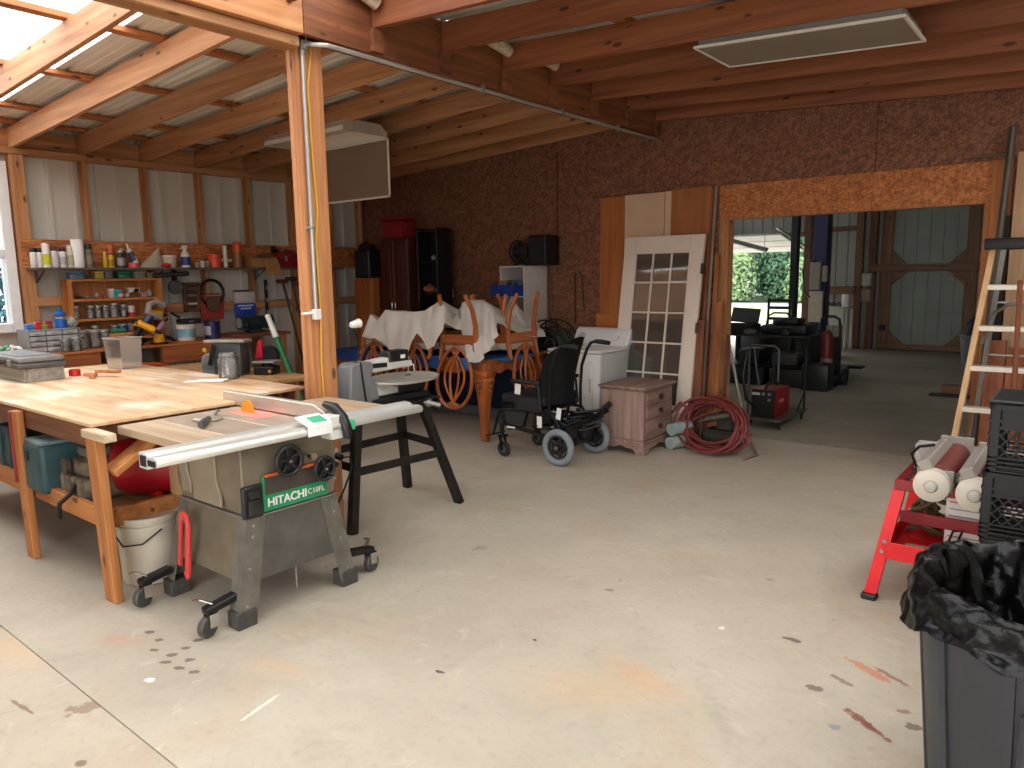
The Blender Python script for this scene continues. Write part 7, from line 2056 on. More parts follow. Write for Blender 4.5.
for x in (-3.12, -2.74):
    m = MB(t); m.cyl((x - .025, 10.95, .11), (x + .025, 10.95, .11), .11, n=22); m.build('wheel', RUBBER, t)
t = thing('gas_cylinder', 'red and pale gas cylinder strapped to the hand truck', 'gas cylinder', (-2.93, 10.7, .016))
m = MB(); m.lathe([(.075, 0), (.08, .01), (.08, .38)], (0, 0, 0), 22); m.build('lower_body', pl((150, 120, 116)), t)
m = MB(); m.lathe([(.08, .381), (.08, .68), (.06, .74), (.025, .77)], (0, 0, 0), 22); m.build('upper_body', pl((112, 22, 24)), t)
m = MB(); m.cyl((0, 0, .77), (0, 0, .83), .02); m.build('valve', GALV, t)
# welder on its cart
ct = thing('welding_cart', 'low grey steel cart on casters carrying the red welder', 'cart', (-2.6, 7.7, 0))
m = MB(ct); m.b2((-2.80, 7.35, .09), (-2.42, 8.2, .115), .004); m.build('deck', plain('dull_cart_steel', (96, 90, 84), .5, .4, .15), ct)
for x, y in ((-2.76, 7.42), (-2.46, 7.42), (-2.76, 8.14), (-2.46, 8.14)):
    m = MB(ct); m.lathe([(.012, -.012), (.03, -.012), (.034, 0), (.03, .012), (.012, .012)], (x, y, .034), 16, (1, .2, 0)); m.b2((x - .018, y - .02, .06), (x + .018, y + .02, .09)); m.build('caster', RUBBER, ct)
for x in (-2.78, -2.44):
    m = MB(ct); m.tube([(x, 8.15, .11), (x, 8.15, .80)], .011, 8); m.build('upright', BLACK, ct)
m = MB(ct); m.tube([(-2.78, 7.40, .11), (-2.78, 7.40, .82), (-2.75, 7.40, .86), (-2.52, 7.40, .86), (-2.48, 7.40, .82), (-2.48, 7.40, .50)], .012, 8); m.build('handle_frame', plain('grey_tube', (84, 80, 76), .45, .4, .1), ct)
m = MB(ct); m.tube([(-2.44, 8.15, .30), (-2.44, 7.9, .12)], .008, 6); m.build('stay', BLACK, ct)
wd = thing('welder', 'black and red welding machine on the low steel cart', 'welder', (-2.6, 7.65, .116))
m = MB(wd); m.b2((-2.76, 7.43, .117), (-2.52, 7.455, .40), .006); fr_ = m.build('front_panel', BLKPL, wd)
m = MB(wd); m.b2((-2.76, 7.457, .117), (-2.52, 7.9, .40), .006); m.build('housing', plain('welder_red', (150, 24, 30), .35, .1, .08), wd)
m = MB(wd); m.b2((-2.75, 7.422, .345), (-2.67, 7.43, .37)); m.build('white_label', pl((190, 190, 190)), fr_)
for x, z in ((-2.63, .36), (-2.57, .36), (-2.57, .30)):
    m = MB(wd); m.cyl((x, 7.43, z), (x, 7.41, z), .014, n=14); m.build('dial', pl((120, 120, 120)), fr_)
m = MB(wd); m.b2((-2.519, 7.58, .25), (-2.516, 7.72, .29), .001); m.build('side_script', pl((200, 110, 110)), wd)
m = MB(wd); m.tube([(-2.64, 7.5, .40), (-2.64, 7.55, .44), (-2.64, 7.8, .44), (-2.64, 7.85, .40)], .014, 8); m.build('handle', BLKPL, wd)
m = MB(); m.tube([(-2.70, 7.44, .2), (-2.78, 7.34, .3), (-2.82, 7.34, .55), (-2.80, 7.38, .80), (-2.74, 7.42, .82), (-2.70, 7.40, .6), (-2.66, 7.38, .45)], .016, 8)
solo(m, 'welding_cable', BLKPL, 'thick black welding cable hung over the cart handle', 'cable')
# overhead garage door and lamp
t = thing('garage_door', 'white overhead garage door standing open at the far end', 'garage door', (-6.7, 16.3, 2.2))
for k in range(3):
    m = MB(t); m.box((-6.7, 16.2 - k * .52, 2.10 + k * .10), (3.3, .50, .04), (-.19, 0, 0), .008); m.build('door_section', pl((232, 234, 236)), t)
for x in (-8.38, -5.03):
    m = MB(t); m.bar((x, 16.4, .1), (x, 16.4, 2.1), .05, .03); m.bar((x, 16.4, 2.12), (x, 14.6, 2.45), .05, .03); m.build('track', GALV, t)
t = thing('tube_lamp', 'long fluorescent tube lamp hanging askew in the far room', 'lamp', (-4.55, 12, 2.0))
m = MB(t); m.bar((-4.86, 12.0, 2.13), (-4.29, 12.05, 1.96), .12, .05, bev=.008); m.build('housing', pl((120, 118, 112)), t)
m = MB(t); m.tube([(-4.84, 11.99, 2.095), (-4.30, 12.04, 1.93)], .016, 10); m.build('tube', pl((236, 236, 232)), t)
m = MB(t); m.tube([(-4.84, 12.0, 2.15), (-4.84, 12.0, FZ)], .004, 6); m.tube([(-4.32, 12.0, 2.0), (-4.32, 12.0, FZ)], .004, 6); m.build('chain', GALV, t)
t = thing('grey_bin', 'grey round bin stuffed with a black bag by the right jamb in the far room', 'bin', (-1.36, 12.9, 0))
m = MB(); m.lathe([(.19, 0), (.2, .01), (.25, .58), (.27, .59), (.27, .63), (.25, .63)], (0, 0, 0), 28); m.build('bin_body', pl((96, 100, 106)), t)
m = MB(); m.grid(lambda u, v: Vector(((.26 - .16 * v + .02 * math.sin(u * 44)) * math.cos(u * 2 * PI), (.26 - .16 * v + .02 * math.sin(u * 31)) * math.sin(u * 2 * PI), .60 + .26 * v + .03 * math.sin(u * 38 + v * 4))), 30, 8, True); m.build('black_bag', BLKPL, t)
m = MB(); m.b2((-1.62, 10.55, .0), (-1.05, 10.7, .03), .004); solo(m, 'black_board', BLACK, 'dark board lying on the far room floor beside the right jamb', 'board')
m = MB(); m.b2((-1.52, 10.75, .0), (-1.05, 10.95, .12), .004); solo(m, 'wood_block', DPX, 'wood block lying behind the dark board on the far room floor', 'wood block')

# outdoors beyond the garage door
m = MB(); m.b2((-40, 16.91, -.14), (30, 24, -.02)); struct(m, 'ground.001', plain('pale_gravel', (190, 184, 168), .9, 0, .12, 3), 'pale gravel yard outside the far garage door')
m = MB(); m.b2((-40, 24.0, -.14), (30, 34, .0)); tag(m.build('lawn', plain('pale_grass', (150, 160, 104), .95, 0, .25, 2)), 'bright mown lawn outside the far garage door', 'lawn', None, 'stuff')  # pale green base colour with random variation
m = MB(); m.b2((-40, 34.0, -.14), (30, 38, .01)); struct(m, 'ground.002', plain('bluish_asphalt', (130, 142, 156), .8, 0, .1, 2), 'bluish asphalt lane in front of the trees')
m = MB(); m.b2((-60, 38.0, -.14), (40, 60, .0)); struct(m, 'ground.003', plain('forest_floor', (70, 84, 50), .95, 0, .3, 2), 'ground under the trees')
rt = random.Random(11)
LEAFS = [plain('leaf_bluegreen', (52, 88, 76), .7, 0, .35, 3), plain('leaf_green', (62, 96, 66), .7, 0, .35, 3), plain('leaf_yellowgreen', (108, 132, 86), .7, 0, .35, 3)]
BARK = plain('tree_bark', (86, 70, 56), .9, 0, .25, 4)


def crown_mesh(seed, r, h, n):
    rr = random.Random(seed)
    m = MB()
    for k in range(n):
        a = rr.uniform(0, 2 * PI)
        zz = rr.uniform(.02, 1)
        rad = r * (1 - .5 * abs(zz - .4) * 1.2) * rr.uniform(.35, 1.0)
        c = Vector((rad * math.cos(a), rad * math.sin(a), h * zz))
        nrm = Vector((math.cos(a) + rr.uniform(-.6, .6), math.sin(a) + rr.uniform(-.6, .6), rr.uniform(-.1, .9))).normalized()
        x = nrm.orthogonal().normalized()
        y = nrm.cross(x)
        s = rr.uniform(.05, .14)
        tw = rr.uniform(0, PI)
        x, y = x * math.cos(tw) + y * math.sin(tw), y * math.cos(tw) - x * math.sin(tw)
        vs = [m.bm.verts.new(c + x * s * px + y * s * py + nrm * s * pz) for px, py, pz in ((-1, -.15, 0), (-.3, -.5, .18), (.6, -.35, .1), (1, .1, -.1), (.4, .5, .15), (-.5, .45, .15))]
        m.bm.faces.new(vs)
    return m


specs = [(-17.6, 41.2, 1.9, 7.5, 0), (-13.3, 41.0, 1.9, 7.0, 1), (-19.6, 45.6, 2.1, 8.5, 1), (-15.4, 45.4, 2.1, 9.0, 0), (-11.1, 45.4, 2.1, 8.5, 0), (-21.8, 50, 2.2, 10, 0), (-17.4, 50, 2.2, 10, 1), (-13.0, 50, 2.2, 10, 1), (-15.45, 39.3, 1.1, 2.6, 2), (-12.0, 38.9, 1.0, 2.3, 2)]
labs_t = ['blue-green tree in the front row at the left of the far doorway view', 'green tree in the front row behind the black lift column', 'green tree in the middle row at the far left of the doorway view', 'tall blue-green tree in the middle of the doorway view', 'blue-green tree in the middle row right of the lift column', 'tall tree at the back left of the tree line', 'tall tree at the back middle of the tree line', 'tall tree at the back right of the tree line', 'low yellow-green bush between the two front trees', 'low yellow-green bush right of the black lift column']
for i, (x, y, r_, h_, k) in enumerate(specs):
    t = thing('leafy_tree' if h_ > 3 else 'leafy_bush', labs_t[i], 'tree' if h_ > 3 else 'bush', (x, y, 0), 0, 'trees beyond the lawn')
    cm = crown_mesh(20 + i, r_, h_ * .96, int((13000 if h_ > 3 else 4000) * (r_ / 2.1) ** 1.3)); cr = cm.build('crown', LEAFS[k], t, smooth=False); cr.location = (0, 0, .1)
    m = MB(); m.tube([(0, 0, 0), (.1, 0, h_ * .35), (-.1, .1, h_ * .8)], .2, 8, rad=[.22, .16, .05]); m.build('trunk', BARK, t)

for i, (x, y, r_, h_) in enumerate(((-12.0, 2.4, 1.1, 2.3), (-13.4, 4.9, 1.2, 2.5), (-14.8, 7.6, 1.3, 2.8))):
    t = thing('leafy_bush', ['bluish bush right outside the left window', 'second bluish bush behind the first outside the left window', 'third bluish bush furthest off outside the left window'][i], 'bush', (x, y, -.15))
    crown_mesh(60 + i, r_, h_, 2600).build('crown', plain('hedge_bush_leaf', (58, 104, 116), .7, 0, .3, 3), t, smooth=False)
    m = MB(); m.tube([(0, 0, 0), (.05, 0, h_ * .6)], .1, 8); m.build('trunk', BARK, t)
# ================================================================== right side: ladder, boards, crates, red stand, bin
LADW = wood('ladder_wood', (232, 192, 142), (198, 152, 104), 'z', 1, .5, False)
LADA = plain('step_aluminium', (206, 196, 180), .4, .4, .08)
ld = thing('step_ladder', 'wooden-railed step ladder with metal treads and black top cap', 'ladder', (-.3, 6.3, 0))
fl, tl = (-.80, 6.16, 0), (-.635, 6.43, 1.76)
frr, trr = (.27, 6.16, 0), (.055, 6.43, 1.76)
for a, b in ((fl, tl), (frr, trr)):
    m = MB(ld); m.bar(a, b, .04, .08, (0, 1, 0), .004); m.build('side_rail', LADW, ld)


def lad(z):
    t = z / 1.76
    return [tuple(a + (b - a) * t for a, b in zip(p, q)) for p, q in ((fl, tl), (frr, trr))]


for k, z in enumerate((.29, .58, .88, 1.17, 1.465)):
    (xa, ya, _), (xb, yb2, _) = lad(z)
    m = MB(ld); m.b2((xa + .012, ya - .04, z - .02), (xb - .012, ya + .045, z + .02), .004); m.build('step', LADA, ld)
m = MB(ld); m.b2((-.69, 6.34, 1.735), (.12, 6.56, 1.815), .012, 2); m.build('top_cap', BLKPL, ld)
for x0, x1 in ((-.74, -.58), (.18, .02)):
    m = MB(ld); m.bar((x0, 6.82, 0), (x1, 6.50, 1.75), .02, .035, (1, 0, 0)); m.build('rear_leg', GALV, ld)
for z in (.5, .95, 1.35):
    m = MB(ld); yy = 6.82 - .32 * z / 1.75; m.bar((-.74 + .16 * z / 1.75, yy, z), (.18 - .16 * z / 1.75, yy, z), .02, .012); m.build('rear_brace', GALV, ld)
m = MB(ld); m.tube([(-.66, 6.36, 1.05), (-.60, 6.5, 1.28), (-.52, 6.55, 1.34), (-.40, 6.56, 1.33)], .014, 8); m.build('spreader', GALV, ld)
m = MB(); m.tube([(-.70, 6.70, 0), (-.62, 6.90, 2.66)], .024, 10)
solo(m, 'steel_pipe', plain('grey_pipe', (96, 92, 86), .45, .5, .12), 'tall grey pipe leaning behind the ladder at the right jamb', 'pipe')
m = MB(); m.tube([(-.88, 6.925, 2.47), (-.62, 6.93, 2.47)], .012, 8)
solo(m, 'wall_rod', plain('brown_rod', (110, 92, 78), .6, .2, .1), 'short horizontal rod fixed on the strand board by the pipe', 'rod')
RB = wood('red_brown_plank', (168, 98, 60), (122, 66, 38), 'z')
lean('pale_board', 'tall pale board leaning at the right edge behind the ladder', -.575, -.30, 2.47, 6.72, 6.93, .018, wood('pale_ply', (206, 168, 128), (176, 136, 98), 'z', .6, .5, False))
lean('brown_plank', 'short red-brown plank leaning behind the lower ladder treads', -.66, -.53, 1.05, 6.60, 6.72, .025, RB)
lean('brown_plank', 'second red-brown plank right of the first behind the ladder', -.52, -.40, 1.0, 6.58, 6.70, .025, RB)
lean('dark_plank', 'dark plank standing between the pipe and the pale board', -.64, -.585, 2.0, 6.76, 6.92, .02, plain('dark_plank', (52, 42, 36), .8, 0, .2, 6))
lean('brown_plank', 'red-brown plank at the right image edge behind the ladder', -.39, -.27, 1.15, 6.55, 6.68, .025, RB)
t = thing('broom', 'brown wooden handle standing upright beside the milk crates', 'broom', (-.36, 5.3, 0))
m = MB(t); m.tube([(-.345, 5.3, .08), (-.38, 5.32, 1.53)], .015, 10); m.build('handle', wood('broom_handle', (146, 84, 52), (104, 56, 34), 'z', 1, .4, False), t)
m = MB(t); m.b2((-.48, 5.27, .06), (-.22, 5.33, .10), .006); m.build('head', wood('broom_block', (150, 100, 60), (110, 70, 40), 'x'), t)
m = MB(t); m.b2((-.47, 5.275, 0), (-.23, 5.325, .06), .006); tag(m.build('bristles', BLKPL, t), None, None, None, 'stuff')

# milk crates
CRP = plain('black_crate_plastic', (15, 15, 16), .6, 0, .2, 18)


def milk_crate(label, x, y, z):
    t = thing('milk_crate', label, 'crate', (x, y, z), 0, None)
    s, h = .165, .268
    for sx, sy in ((-1, -1), (1, -1), (1, 1), (-1, 1)):
        m = MB()
        m.b2((sx * s - (.04 if sx > 0 else 0), sy * s - (.04 if sy > 0 else 0), .002), (sx * s + (.04 if sx < 0 else 0), sy * s + (.04 if sy < 0 else 0), h), .006)
        m.build('corner_post', CRP, t)
    for a in range(4):
        M = Matrix.Rotation(a * PI / 2, 4, 'Z') @ Matrix(((1, 0, 0, 0), (0, 1, 0, -s), (0, 0, 1, 0), (0, 0, 0, 1)))
        m = MB()

        def bb(x0, x1, z0, z1, d0=.0, d1=.014):
            tmp = bmesh.new(); bmesh.ops.create_cube(tmp, size=1); bmesh.ops.scale(tmp, vec=(x1 - x0, d1 - d0, z1 - z0), verts=tmp.verts); bmesh.ops.translate(tmp, vec=((x0 + x1) / 2, (d0 + d1) / 2, (z0 + z1) / 2), verts=tmp.verts); m._merge(tmp, M)
        bb(-s - .004, s + .004, h - .018, h, -.004, .016)
        bb(-s + .04, s - .04, h - .085, h - .018, .004, .01)
        for z in (.0, .018, .036, .054):
            bb(-s, s, z + .002, z + .009)
        bb(-s + .03, s - .03, .172, .183)
        # diamond lattice
        w0, w1, z0, z1 = -s + .04, s - .04, .062, .175
        n_ = 7
        for k in range(-4, n_ + 4):
            for sg in (1, -1):
                xa = w0 + (w1 - w0) * k / n_
                L_ = z1 - z0
                p0, p1 = [xa, z0], [xa + sg * L_ * .85, z1]
                # clip
                def clip(p, q):
                    for lim, cmp in ((w0, 1), (w1, -1)):
                        if (p[0] - lim) * cmp < 0 and (q[0] - lim) * cmp < 0:
                            return None
                        for u_, v_ in ((p, q), (q, p)):
                            if (u_[0] - lim) * cmp < 0:
                                t_ = (lim - u_[0]) / (v_[0] - u_[0])
                                u_[1] = u_[1] + (v_[1] - u_[1]) * t_
                                u_[0] = lim
                    return p, q
                r_ = clip(p0, p1)
                if r_ and abs(p0[0] - p1[0]) > .008:
                    A_ = M @ Vector((p0[0], .006, p0[1])); B_ = M @ Vector((p1[0], .006, p1[1]))
                    m.bar(A_, B_, .0055, .008, M.to_3x3() @ Vector((0, 1, 0)))
        for z in (.10, .145, .20):
            bb(-s, -s + .045, z, z + .01, -.003, .012); bb(s - .045, s, z, z + .01, -.003, .012)
        m.build('side_lattice', CRP, t)
    m = MB()
    for k in range(9):
        u_ = -s + 2 * s * (k + .5) / 9
        m.b2((u_ - .004, -s + .01, .004), (u_ + .004, s - .01, .014)); m.b2((-s + .01, u_ - .004, .004), (s - .01, u_ + .004, .014))
    m.build('base_grid', CRP, t)
    return t


cx_, cy_ = -.135, 3.52
mc = milk_crate('topmost black milk crate of the stack at the right edge', cx_, cy_, .81)
dup(mc, (cx_ - .008, cy_ - .005, .54), 0, 'black milk crate directly under the topmost one, red item inside')
dup(mc, (cx_, cy_, .27), 0, 'second black milk crate from the floor, behind the bin')
dup(mc, (cx_, cy_, 0), 0, 'lowest black milk crate of the stack behind the bin')
t = thing('wire_rack', 'black grid rack lying on top of the milk crates', 'rack', (cx_, cy_, 1.08))
m = MB(t)
for k in range(13):
    u_ = -.16 + .32 * k / 12
    m.bar((cx_ + u_, cy_ - .16, 1.088), (cx_ + u_, cy_ + .16, 1.088), .006, .006); m.bar((cx_ - .16, cy_ + u_, 1.094), (cx_ + .16, cy_ + u_, 1.094), .006, .006)
m.build('grid', BLKPL, t)
m = MB(t); m.tube([(cx_ - .165, cy_ - .165, 1.09), (cx_ + .165, cy_ - .165, 1.09), (cx_ + .165, cy_ + .165, 1.09), (cx_ - .165, cy_ + .165, 1.09)], .008, 6, closed=True); m.build('rim', BLKPL, t)
m = MB(); m.b2((-.09, 3.42, .558), (.02, 3.6, .70), .02, 2); solo(m, 'plastic_item', pl((150, 36, 44)), 'red plastic item inside the second crate from the top', 'plastic item')
m = MB(); m.b2((-.10, 3.42, .828), (.02, 3.56, .96), .01); solo(m, 'boxed_item', pl((150, 92, 72)), 'brownish boxed item inside the topmost crate', 'box')

# red tool stand with two motors
RS = plain('bright_red_steel', (214, 24, 30), .35, .1, .1, 8)
DRS = plain('dark_red_and_shaded_steel', (150, 26, 34), .4, .1, .12, 8)  # shaded copy of the stand's red, shade put into the colour
rs = thing('red_tool_stand', 'bright red splayed-leg tool stand beside the bin and crates', 'tool stand', (-.4, 4.05, 0))
sx0, sx1, sy0, sy1, sz = -.68, -.12, 3.80, 4.38, .565
for x, y, dx, dy in ((sx0, sy0, -1, -1), (sx1, sy0, 1, -1), (sx1, sy1, 1, 1), (sx0, sy1, -1, 1)):
    p, q = (x + dx * .095, y + dy * .035, .02), (x, y, sz)
    m = MB(rs); m.bar(p, q, .052, .005, (0, 1, 0)); m.bar((p[0] - dx * .024, p[1] - dy * .02, p[2]), (q[0] - dx * .024, q[1] - dy * .02, q[2]), .005, .045, (0, 1, 0))
    lg = m.build('leg', RS if (dx < 0 and dy < 0) else RS, rs)
    m = MB(rs); m.b2((p[0] - .035, p[1] - .03, 0), (p[0] + .035, p[1] + .03, .028), .006); m.build('rubber_foot', BLKPL, lg)
    for zz in (.30, .25):
        t_ = zz / sz
        m = MB(rs); xx = p[0] + (q[0] - p[0]) * t_; yy = p[1] + (q[1] - p[1]) * t_; m.cyl((xx, yy - .012, zz), (xx, yy - .004, zz), .010, n=10); m.build('bolt', GALV, lg)
m = MB(rs); m.b2((sx0 - .02, sy0 - .01, sz - .005), (sx1 + .02, sy0 + .02, sz + .045), .004); m.b2((sx0 - .02, sy1 - .02, sz - .005), (sx1 + .02, sy1 + .01, sz + .045), .004); m.b2((sx0 - .02, sy0 + .02, sz - .005), (sx0 + .012, sy1 - .02, sz + .045), .004); m.b2((sx1 - .012, sy0 + .02, sz - .005), (sx1 + .02, sy1 - .02, sz + .045), .004); m.build('top_frame', DRS, rs)
m = MB(rs); z0 = .215; e_ = .055
m.b2((sx0 - e_, sy0 - .025, z0), (sx1 + e_, sy0 - .018, z0 + .085), .002); m.b2((sx0 - e_, sy1 + .012, z0), (sx1 + e_, sy1 + .018, z0 + .085), .002); m.b2((sx0 - e_, sy0 - .018, z0), (sx0 - e_ + .006, sy1 + .012, z0 + .085), .002); m.b2((sx1 + e_ - .006, sy0 - .018, z0), (sx1 + e_, sy1 + .012, z0 + .085), .002); m.b2((sx0 - e_ + .006, sy0 - .018, z0), (sx1 + e_ - .006, sy1 + .012, z0 + .006)); m.build('lower_tray', RS, rs)
m = MB(rs); m.b2((sx0 - .03, 4.02, .335), (sx1 + .03, 4.035, .395), .003); m.build('mid_bar', DRS, rs)


def motor(label, x, z):
    t = thing('grinder_motor', label, 'motor', (x, 3.75, z - .09))
    m = MB(t); m.lathe([(.02, 0), (.06, .0), (.074, .008), (.074, .03), (.068, .034), (.068, .04), (.076, .044), (.076, .06), (.045, .07)], (x, 3.70, z), 36, (0, 1, 0)); w_ = m.build('white_wheel', pl((196, 186, 170)), t)
    m = MB(t); m.lathe([(.004, 0), (.022, .004), (.03, .018), (.03, .03)], (x, 3.682, z), 20, (0, 1, 0)); m.build('hub', pl((176, 170, 158)), w_)
    m = MB(t); m.cyl((x + .02, 3.775, z + .03), (x + .02, 4.32, z + .03), .055, n=28); m.build('roller', pl((112, 48, 44)), t)
    m = MB(t); m.box((x - .035, 4.02, z + .085), (.06, .56, .05), (0, -.5, 0), .006); m.b2((x - .07, 3.765, z - .04), (x + .08, 3.785, z + .065), .004); m.b2((x - .06, 4.32, z - .02), (x + .09, 4.335, z + .12), .004); m.build('bracket', pl((146, 138, 128)), t)
    m = MB(t); m.b2((x - .05, 3.83, z - .04), (x + .08, 4.30, z - .015), .004); m.build('base_plate', GALV, t)
    m = MB(t); m.cyl((x + .085, 3.86, z + .03), (x + .10, 3.80, z + .02), .014, n=12); m.build('bolt', GALV, t)
    return t


motor('motor with white wheel and brown roller on the red stand, left one', -.535, .625)
motor('motor with white wheel on the red stand, half hidden by the crates', -.365, .61)
t = thing('sheet_metal_guard', 'pale sheet metal hood behind the left motor on the red stand', 'guard', (-.55, 4.25, sz + .046))
m = MB(t); m.b2((-.67, 4.20, .612), (-.57, 4.205, .73)); m.prism([(-.67, .612), (-.67, .73), (-.63, .65), (-.60, .612)], .12, Matrix(((1, 0, 0, 0), (0, 0, -1, 4.2), (0, 1, 0, 0), (0, 0, 0, 1)))); m.build('hood', pl((176, 168, 160)), t)
m = MB(t); m.tube([(-.66, 4.08, .62), (-.67, 4.0, .70), (-.63, 3.95, .75), (-.57, 3.98, .76)], .008, 6); m.build('cord', BLACK, t)
t = thing('manual_box', 'white printed cardboard box standing on the red lower tray', 'box', (-.37, 4.1, .222))
m = MB(t); m.b2((-.52, 4.10, .223), (-.17, 4.22, .53), .003); bb_ = m.build('box_body', pl((222, 214, 204)), t)
for k in range(7):
    m = MB(t); z = .49 - k * .035; m.b2((-.505, 4.097, z), (-.30 + .02 * (k % 3), 4.0995, z + .006)); m.build('printed_line', pl((200, 70, 60) if k == 1 else (150, 140, 134)), bb_)
m = MB(); m.tube([(-.30, 4.06, .222), (-.30, 4.075, .4), (-.29, 4.08, .55)], .03, 8, flat=.25); solo(m, 'black_strap', BLKPL, 'wide black strap hanging down over the white printed box', 'strap')
t = thing('rope_coil', 'brown rope heap on the red lower tray left of the printed box', 'rope', (-.63, 4.22, .222))
m = MB(t)
rr = random.Random(2)
for k in range(14):
    cx2, cy2, r2 = -.61 + rr.uniform(-.05, .05), 4.22 + rr.uniform(-.06, .06), rr.uniform(.03, .065)
    m.tube([(cx2 + r2 * math.cos(a), cy2 + r2 * 1.3 * math.sin(a), .24 + k * .017 + .03 * math.sin(a + k * 2)) for a in [2 * PI * j / 16 for j in range(16)]], .011, 6, closed=True)
m.build('rope', plain('brown_rope', (92, 70, 48), .9, 0, .3, 40), t)
m = MB(); m.tube([(-.50, 4.02, .235), (-.47, 4.0, .34), (-.43, 3.98, .35), (-.46, 3.95, .25), (-.36, 3.93, .235), (-.24, 3.94, .28)], .006, 6)
solo(m, 'power_cord', BLACK, 'thin black cord curling on the red lower tray', 'cord')
for i in range(2):
    m = MB(); m.b2((-.66, 3.86 + i * .06, .222 + i * .0), (-.46, 3.90 + i * .06, .25)); solo(m, 'wood_strip', pl((176, 160, 140)), ['front pale wood strip lying in the red lower tray', 'rear pale wood strip lying in the red lower tray'][i], 'wood strip')

# rubbish bin with a black liner
bn = thing('rubbish_bin', 'big dark grey rubbish bin at the lower right corner', 'bin', (-.01, 2.44, 0))
bn.scale = (1.05, 1.05, 1)
BINM = plain('dark_grey_bin', (42, 43, 48), .5, 0, .12, 10, .05)
m = MB(); m.lathe([(.255, .004), (.265, .0), (.273, .02), (.325, .63), (.342, .635), (.347, .67), (.337, .675), (.327, .66), (.235, .03), (.01, .028)], (0, 0, 0), 48, sq=2.3); m.build('bin_body', BINM, bn)
for k in range(12):
    a = 2 * PI * (k + .5) / 12
    m = MB(); c_, s_2 = math.cos(a), math.sin(a); mm_ = 1 / ((abs(c_) ** 2.3 + abs(s_2) ** 2.3) ** (1 / 2.3))
    m.bar((.275 * mm_ * c_, .275 * mm_ * s_2, .03), (.324 * mm_ * c_, .324 * mm_ * s_2, .625), .012, .02, (-s_2, c_, 0)); m.build('rib', BINM, bn)
m = MB(); m.b2((-.06, -.335, .28), (.14, -.28, .50), .01); m.build('side_plate', BINM, bn)
LIN = plain('glossy_black_liner', (9, 9, 10), .28, 0, .2, 26, .45, .22)
lt_ = thing('bin_liner', 'glossy black bag lining folded over the rim of the big bin', 'bin liner', (-.01, 2.44, .55))
lt_.scale = (1.055, 1.055, 1)
rb = random.Random(5)
ph = [rb.uniform(0, 6.28) for _ in range(12)]


def linerf(u, v):
    a = 2 * PI * u
    c_, s_2 = math.cos(a), math.sin(a)
    mm_ = 1 / ((abs(c_) ** 2.3 + abs(s_2) ** 2.3) ** (1 / 2.3))
    wr = math.sin(a * 9 + ph[0]) * .5 + math.sin(a * 17 + ph[1]) * .35 + math.sin(a * 31 + ph[2] + v * 6) * .25
    # profile: outside skirt -> rim -> inside
    key = [(0, .362, .65), (.06, .37, .645), (.12, .364, .665), (.18, .357, .68), (.34, .354, .72), (.44, .344, .76), (.52, .328, .772), (.62, .295, .74), (.78, .25, .58), (1, .16, .40)]
    for (v0, r0, z0), (v1, r1, z1) in zip(key, key[1:]):
        if v0 <= v <= v1:
            t_ = (v - v0) / (v1 - v0)
            r_ = r0 + (r1 - r0) * t_
            z_ = z0 + (z1 - z0) * t_
            break
    amp = .006 if .4 < v < .56 else (.007 if v < .4 else .02)
    zz = z_ - .585 + wr * (.009 if v < .56 else .02) + .012 * math.sin(a * 5 + ph[3])
    if v < .15:
        zz += .012 * math.sin(a * 5 + ph[5])
    r_ = r_ + amp * (math.sin(a * 13 + v * 14 + ph[6]) * .6 + math.sin(a * 23 - v * 22 + ph[7]) * .5 + .4 * math.sin(a * 41 + v * 30))
    if v < .62:
        r_ = max(r_, .351 if v < .40 else .29)
    return Vector((r_ * mm_ * c_, r_ * mm_ * s_2, zz))


m = MB(); m.grid(linerf, 150, 40, True); m.build('liner_film', LIN, lt_, 60)
rb2 = random.Random(8)
m = MB()
m.grid(lambda u, v: Vector((.2 * (1 - v) * math.cos(2 * PI * u) * (1 + .25 * math.sin(u * 31 + v * 7)), .2 * (1 - v) * math.sin(2 * PI * u) * (1 + .25 * math.sin(u * 25)), -.10 + .10 * v + .06 * math.sin(u * 19 + v * 9) * (1 - v))), 40, 12, True)
m.build('crumpled_bottom', LIN, lt_, 60)
# ================================================================== ceiling light fixtures
DIFF = plain('prismatic_diffuser', (138, 128, 116), .5, 0, .05, 3)
FRM = plain('white_fixture_frame', (226, 222, 212), .4, 0, .03)
t = thing('troffer_light', 'unlit flat troffer light set between the rafters at the upper right', 'ceiling light', (-1.47, 4.72, 2.9))
tz = 2.935
x0, x1, y0, y1 = -2.08, -.90, 4.43, 4.99


def slope(mb):
    a = math.atan(-.058)
    for v in mb.bm.verts:
        v.co.z += (v.co.x - (x0 + x1) / 2) * math.tan(a)


m = MB(t)
for lo, hi in (((x0, y0), (x1, y0 + .018)), ((x0, y1 - .018), (x1, y1)), ((x0, y0), (x0 + .018, y1)), ((x1 - .018, y0), (x1, y1))):
    m.b2((lo[0], lo[1], tz - .006), (hi[0], hi[1], tz + .010), .002)
slope(m); m.build('frame', FRM, t)
m = MB(t); m.b2((x0 + .019, y0 + .019, tz), (x1 - .019, y1 - .019, tz + .006)); slope(m); m.build('diffuser', DIFF, t)
m = MB(t); m.b2((x0 + .02, y0 + .03, tz + .013), (x1 - .02, y1 - .03, tz + .06), .004); slope(m); m.build('housing', GALV, t)
t = thing('open_troffer_light', 'white troffer light with its diffuser hanging open beside the post', 'ceiling light', (-5.6, 5.0, 2.9))
ax0, ax1 = -6.68, -5.44
ay = 4.95
m = MB(t)
poly = [(ay, 2.925), (ay - .52, 2.925), (ay - .52, 2.965), (ay - .44, 3.03), (ay - .08, 3.03), (ay, 2.965)]
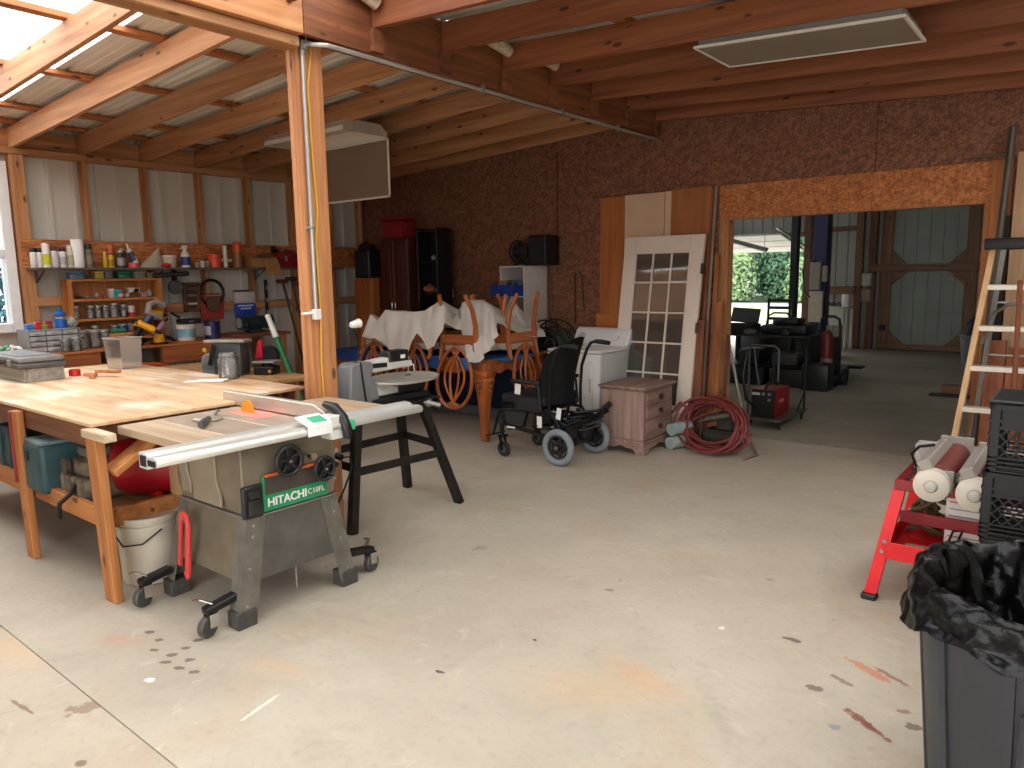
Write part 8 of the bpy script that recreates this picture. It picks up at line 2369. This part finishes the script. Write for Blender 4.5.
for (xa, xb) in ((ax0, ax0 + .006), (ax1 - .006, ax1)):
    m.prism([(p[0], p[1]) for p in poly], xb - xa, Matrix(((0, 0, 1, xa), (1, 0, 0, 0), (0, 1, 0, 0), (0, 0, 0, 1))))
for (ya, za), (yb3, zb) in zip(poly[1:], poly[2:] + poly[:1]):
    m.bar(((ax0 + ax1) / 2, ya, za), ((ax0 + ax1) / 2, yb3, zb), ax1 - ax0, .005, (1, 0, 0)) if False else None
m.build('end_plate', pl((176, 168, 154)), t)
m = MB(t); m.b2((ax0 + .006, ay - .44, 3.028), (ax1 - .006, ay - .08, 3.033)); m.bar(((ax0 + ax1) / 2, ay - .48, 2.998), ((ax0 + ax1) / 2, ay - .479, 2.999), .1, .1) if False else None
for (ya, za), (yb3, zb) in (((ay - .52, 2.965), (ay - .44, 3.03)), ((ay, 2.965), (ay - .08, 3.03))):
    vs = [m.bm.verts.new(p) for p in ((ax0 + .006, ya, za), (ax1 - .006, ya, za), (ax1 - .006, yb3, zb), (ax0 + .006, yb3, zb))]
    m.bm.faces.new(vs)
m.b2((ax0 + .006, ay - .523, 2.925), (ax1 - .006, ay - .517, 2.965)); m.b2((ax0 + .006, ay - .003, 2.925), (ax1 - .006, ay + .003, 2.965))
m.build('reflector_body', FRM, t)
for k in range(2):
    m = MB(t); yy = ay - .16 - k * .2; m.cyl((ax0 + .03, yy, 2.985), (ax1 - .03, yy, 2.985), .013, n=12); m.build('tube', pl((232, 230, 224)), t)
m = MB(t)
dz0, dz1 = 2.37, 2.925
for lo, hi in (((ax0, dz0), (ax1, dz0 + .018)), ((ax0, dz1 - .018), (ax1, dz1)), ((ax0, dz0), (ax0 + .018, dz1)), ((ax1 - .018, dz0), (ax1, dz1))):
    m.b2((lo[0], ay + .006, lo[1]), (hi[0], ay + .022, hi[1]), .002)
fr_ = m.build('diffuser_frame', FRM, t)
m = MB(t); m.b2((ax0 + .019, ay + .010, dz0 + .019), (ax1 - .019, ay + .016, dz1 - .019)); m.build('diffuser', plain('brownish_diffuser', (132, 116, 100), .5, 0, .05, 2), fr_)
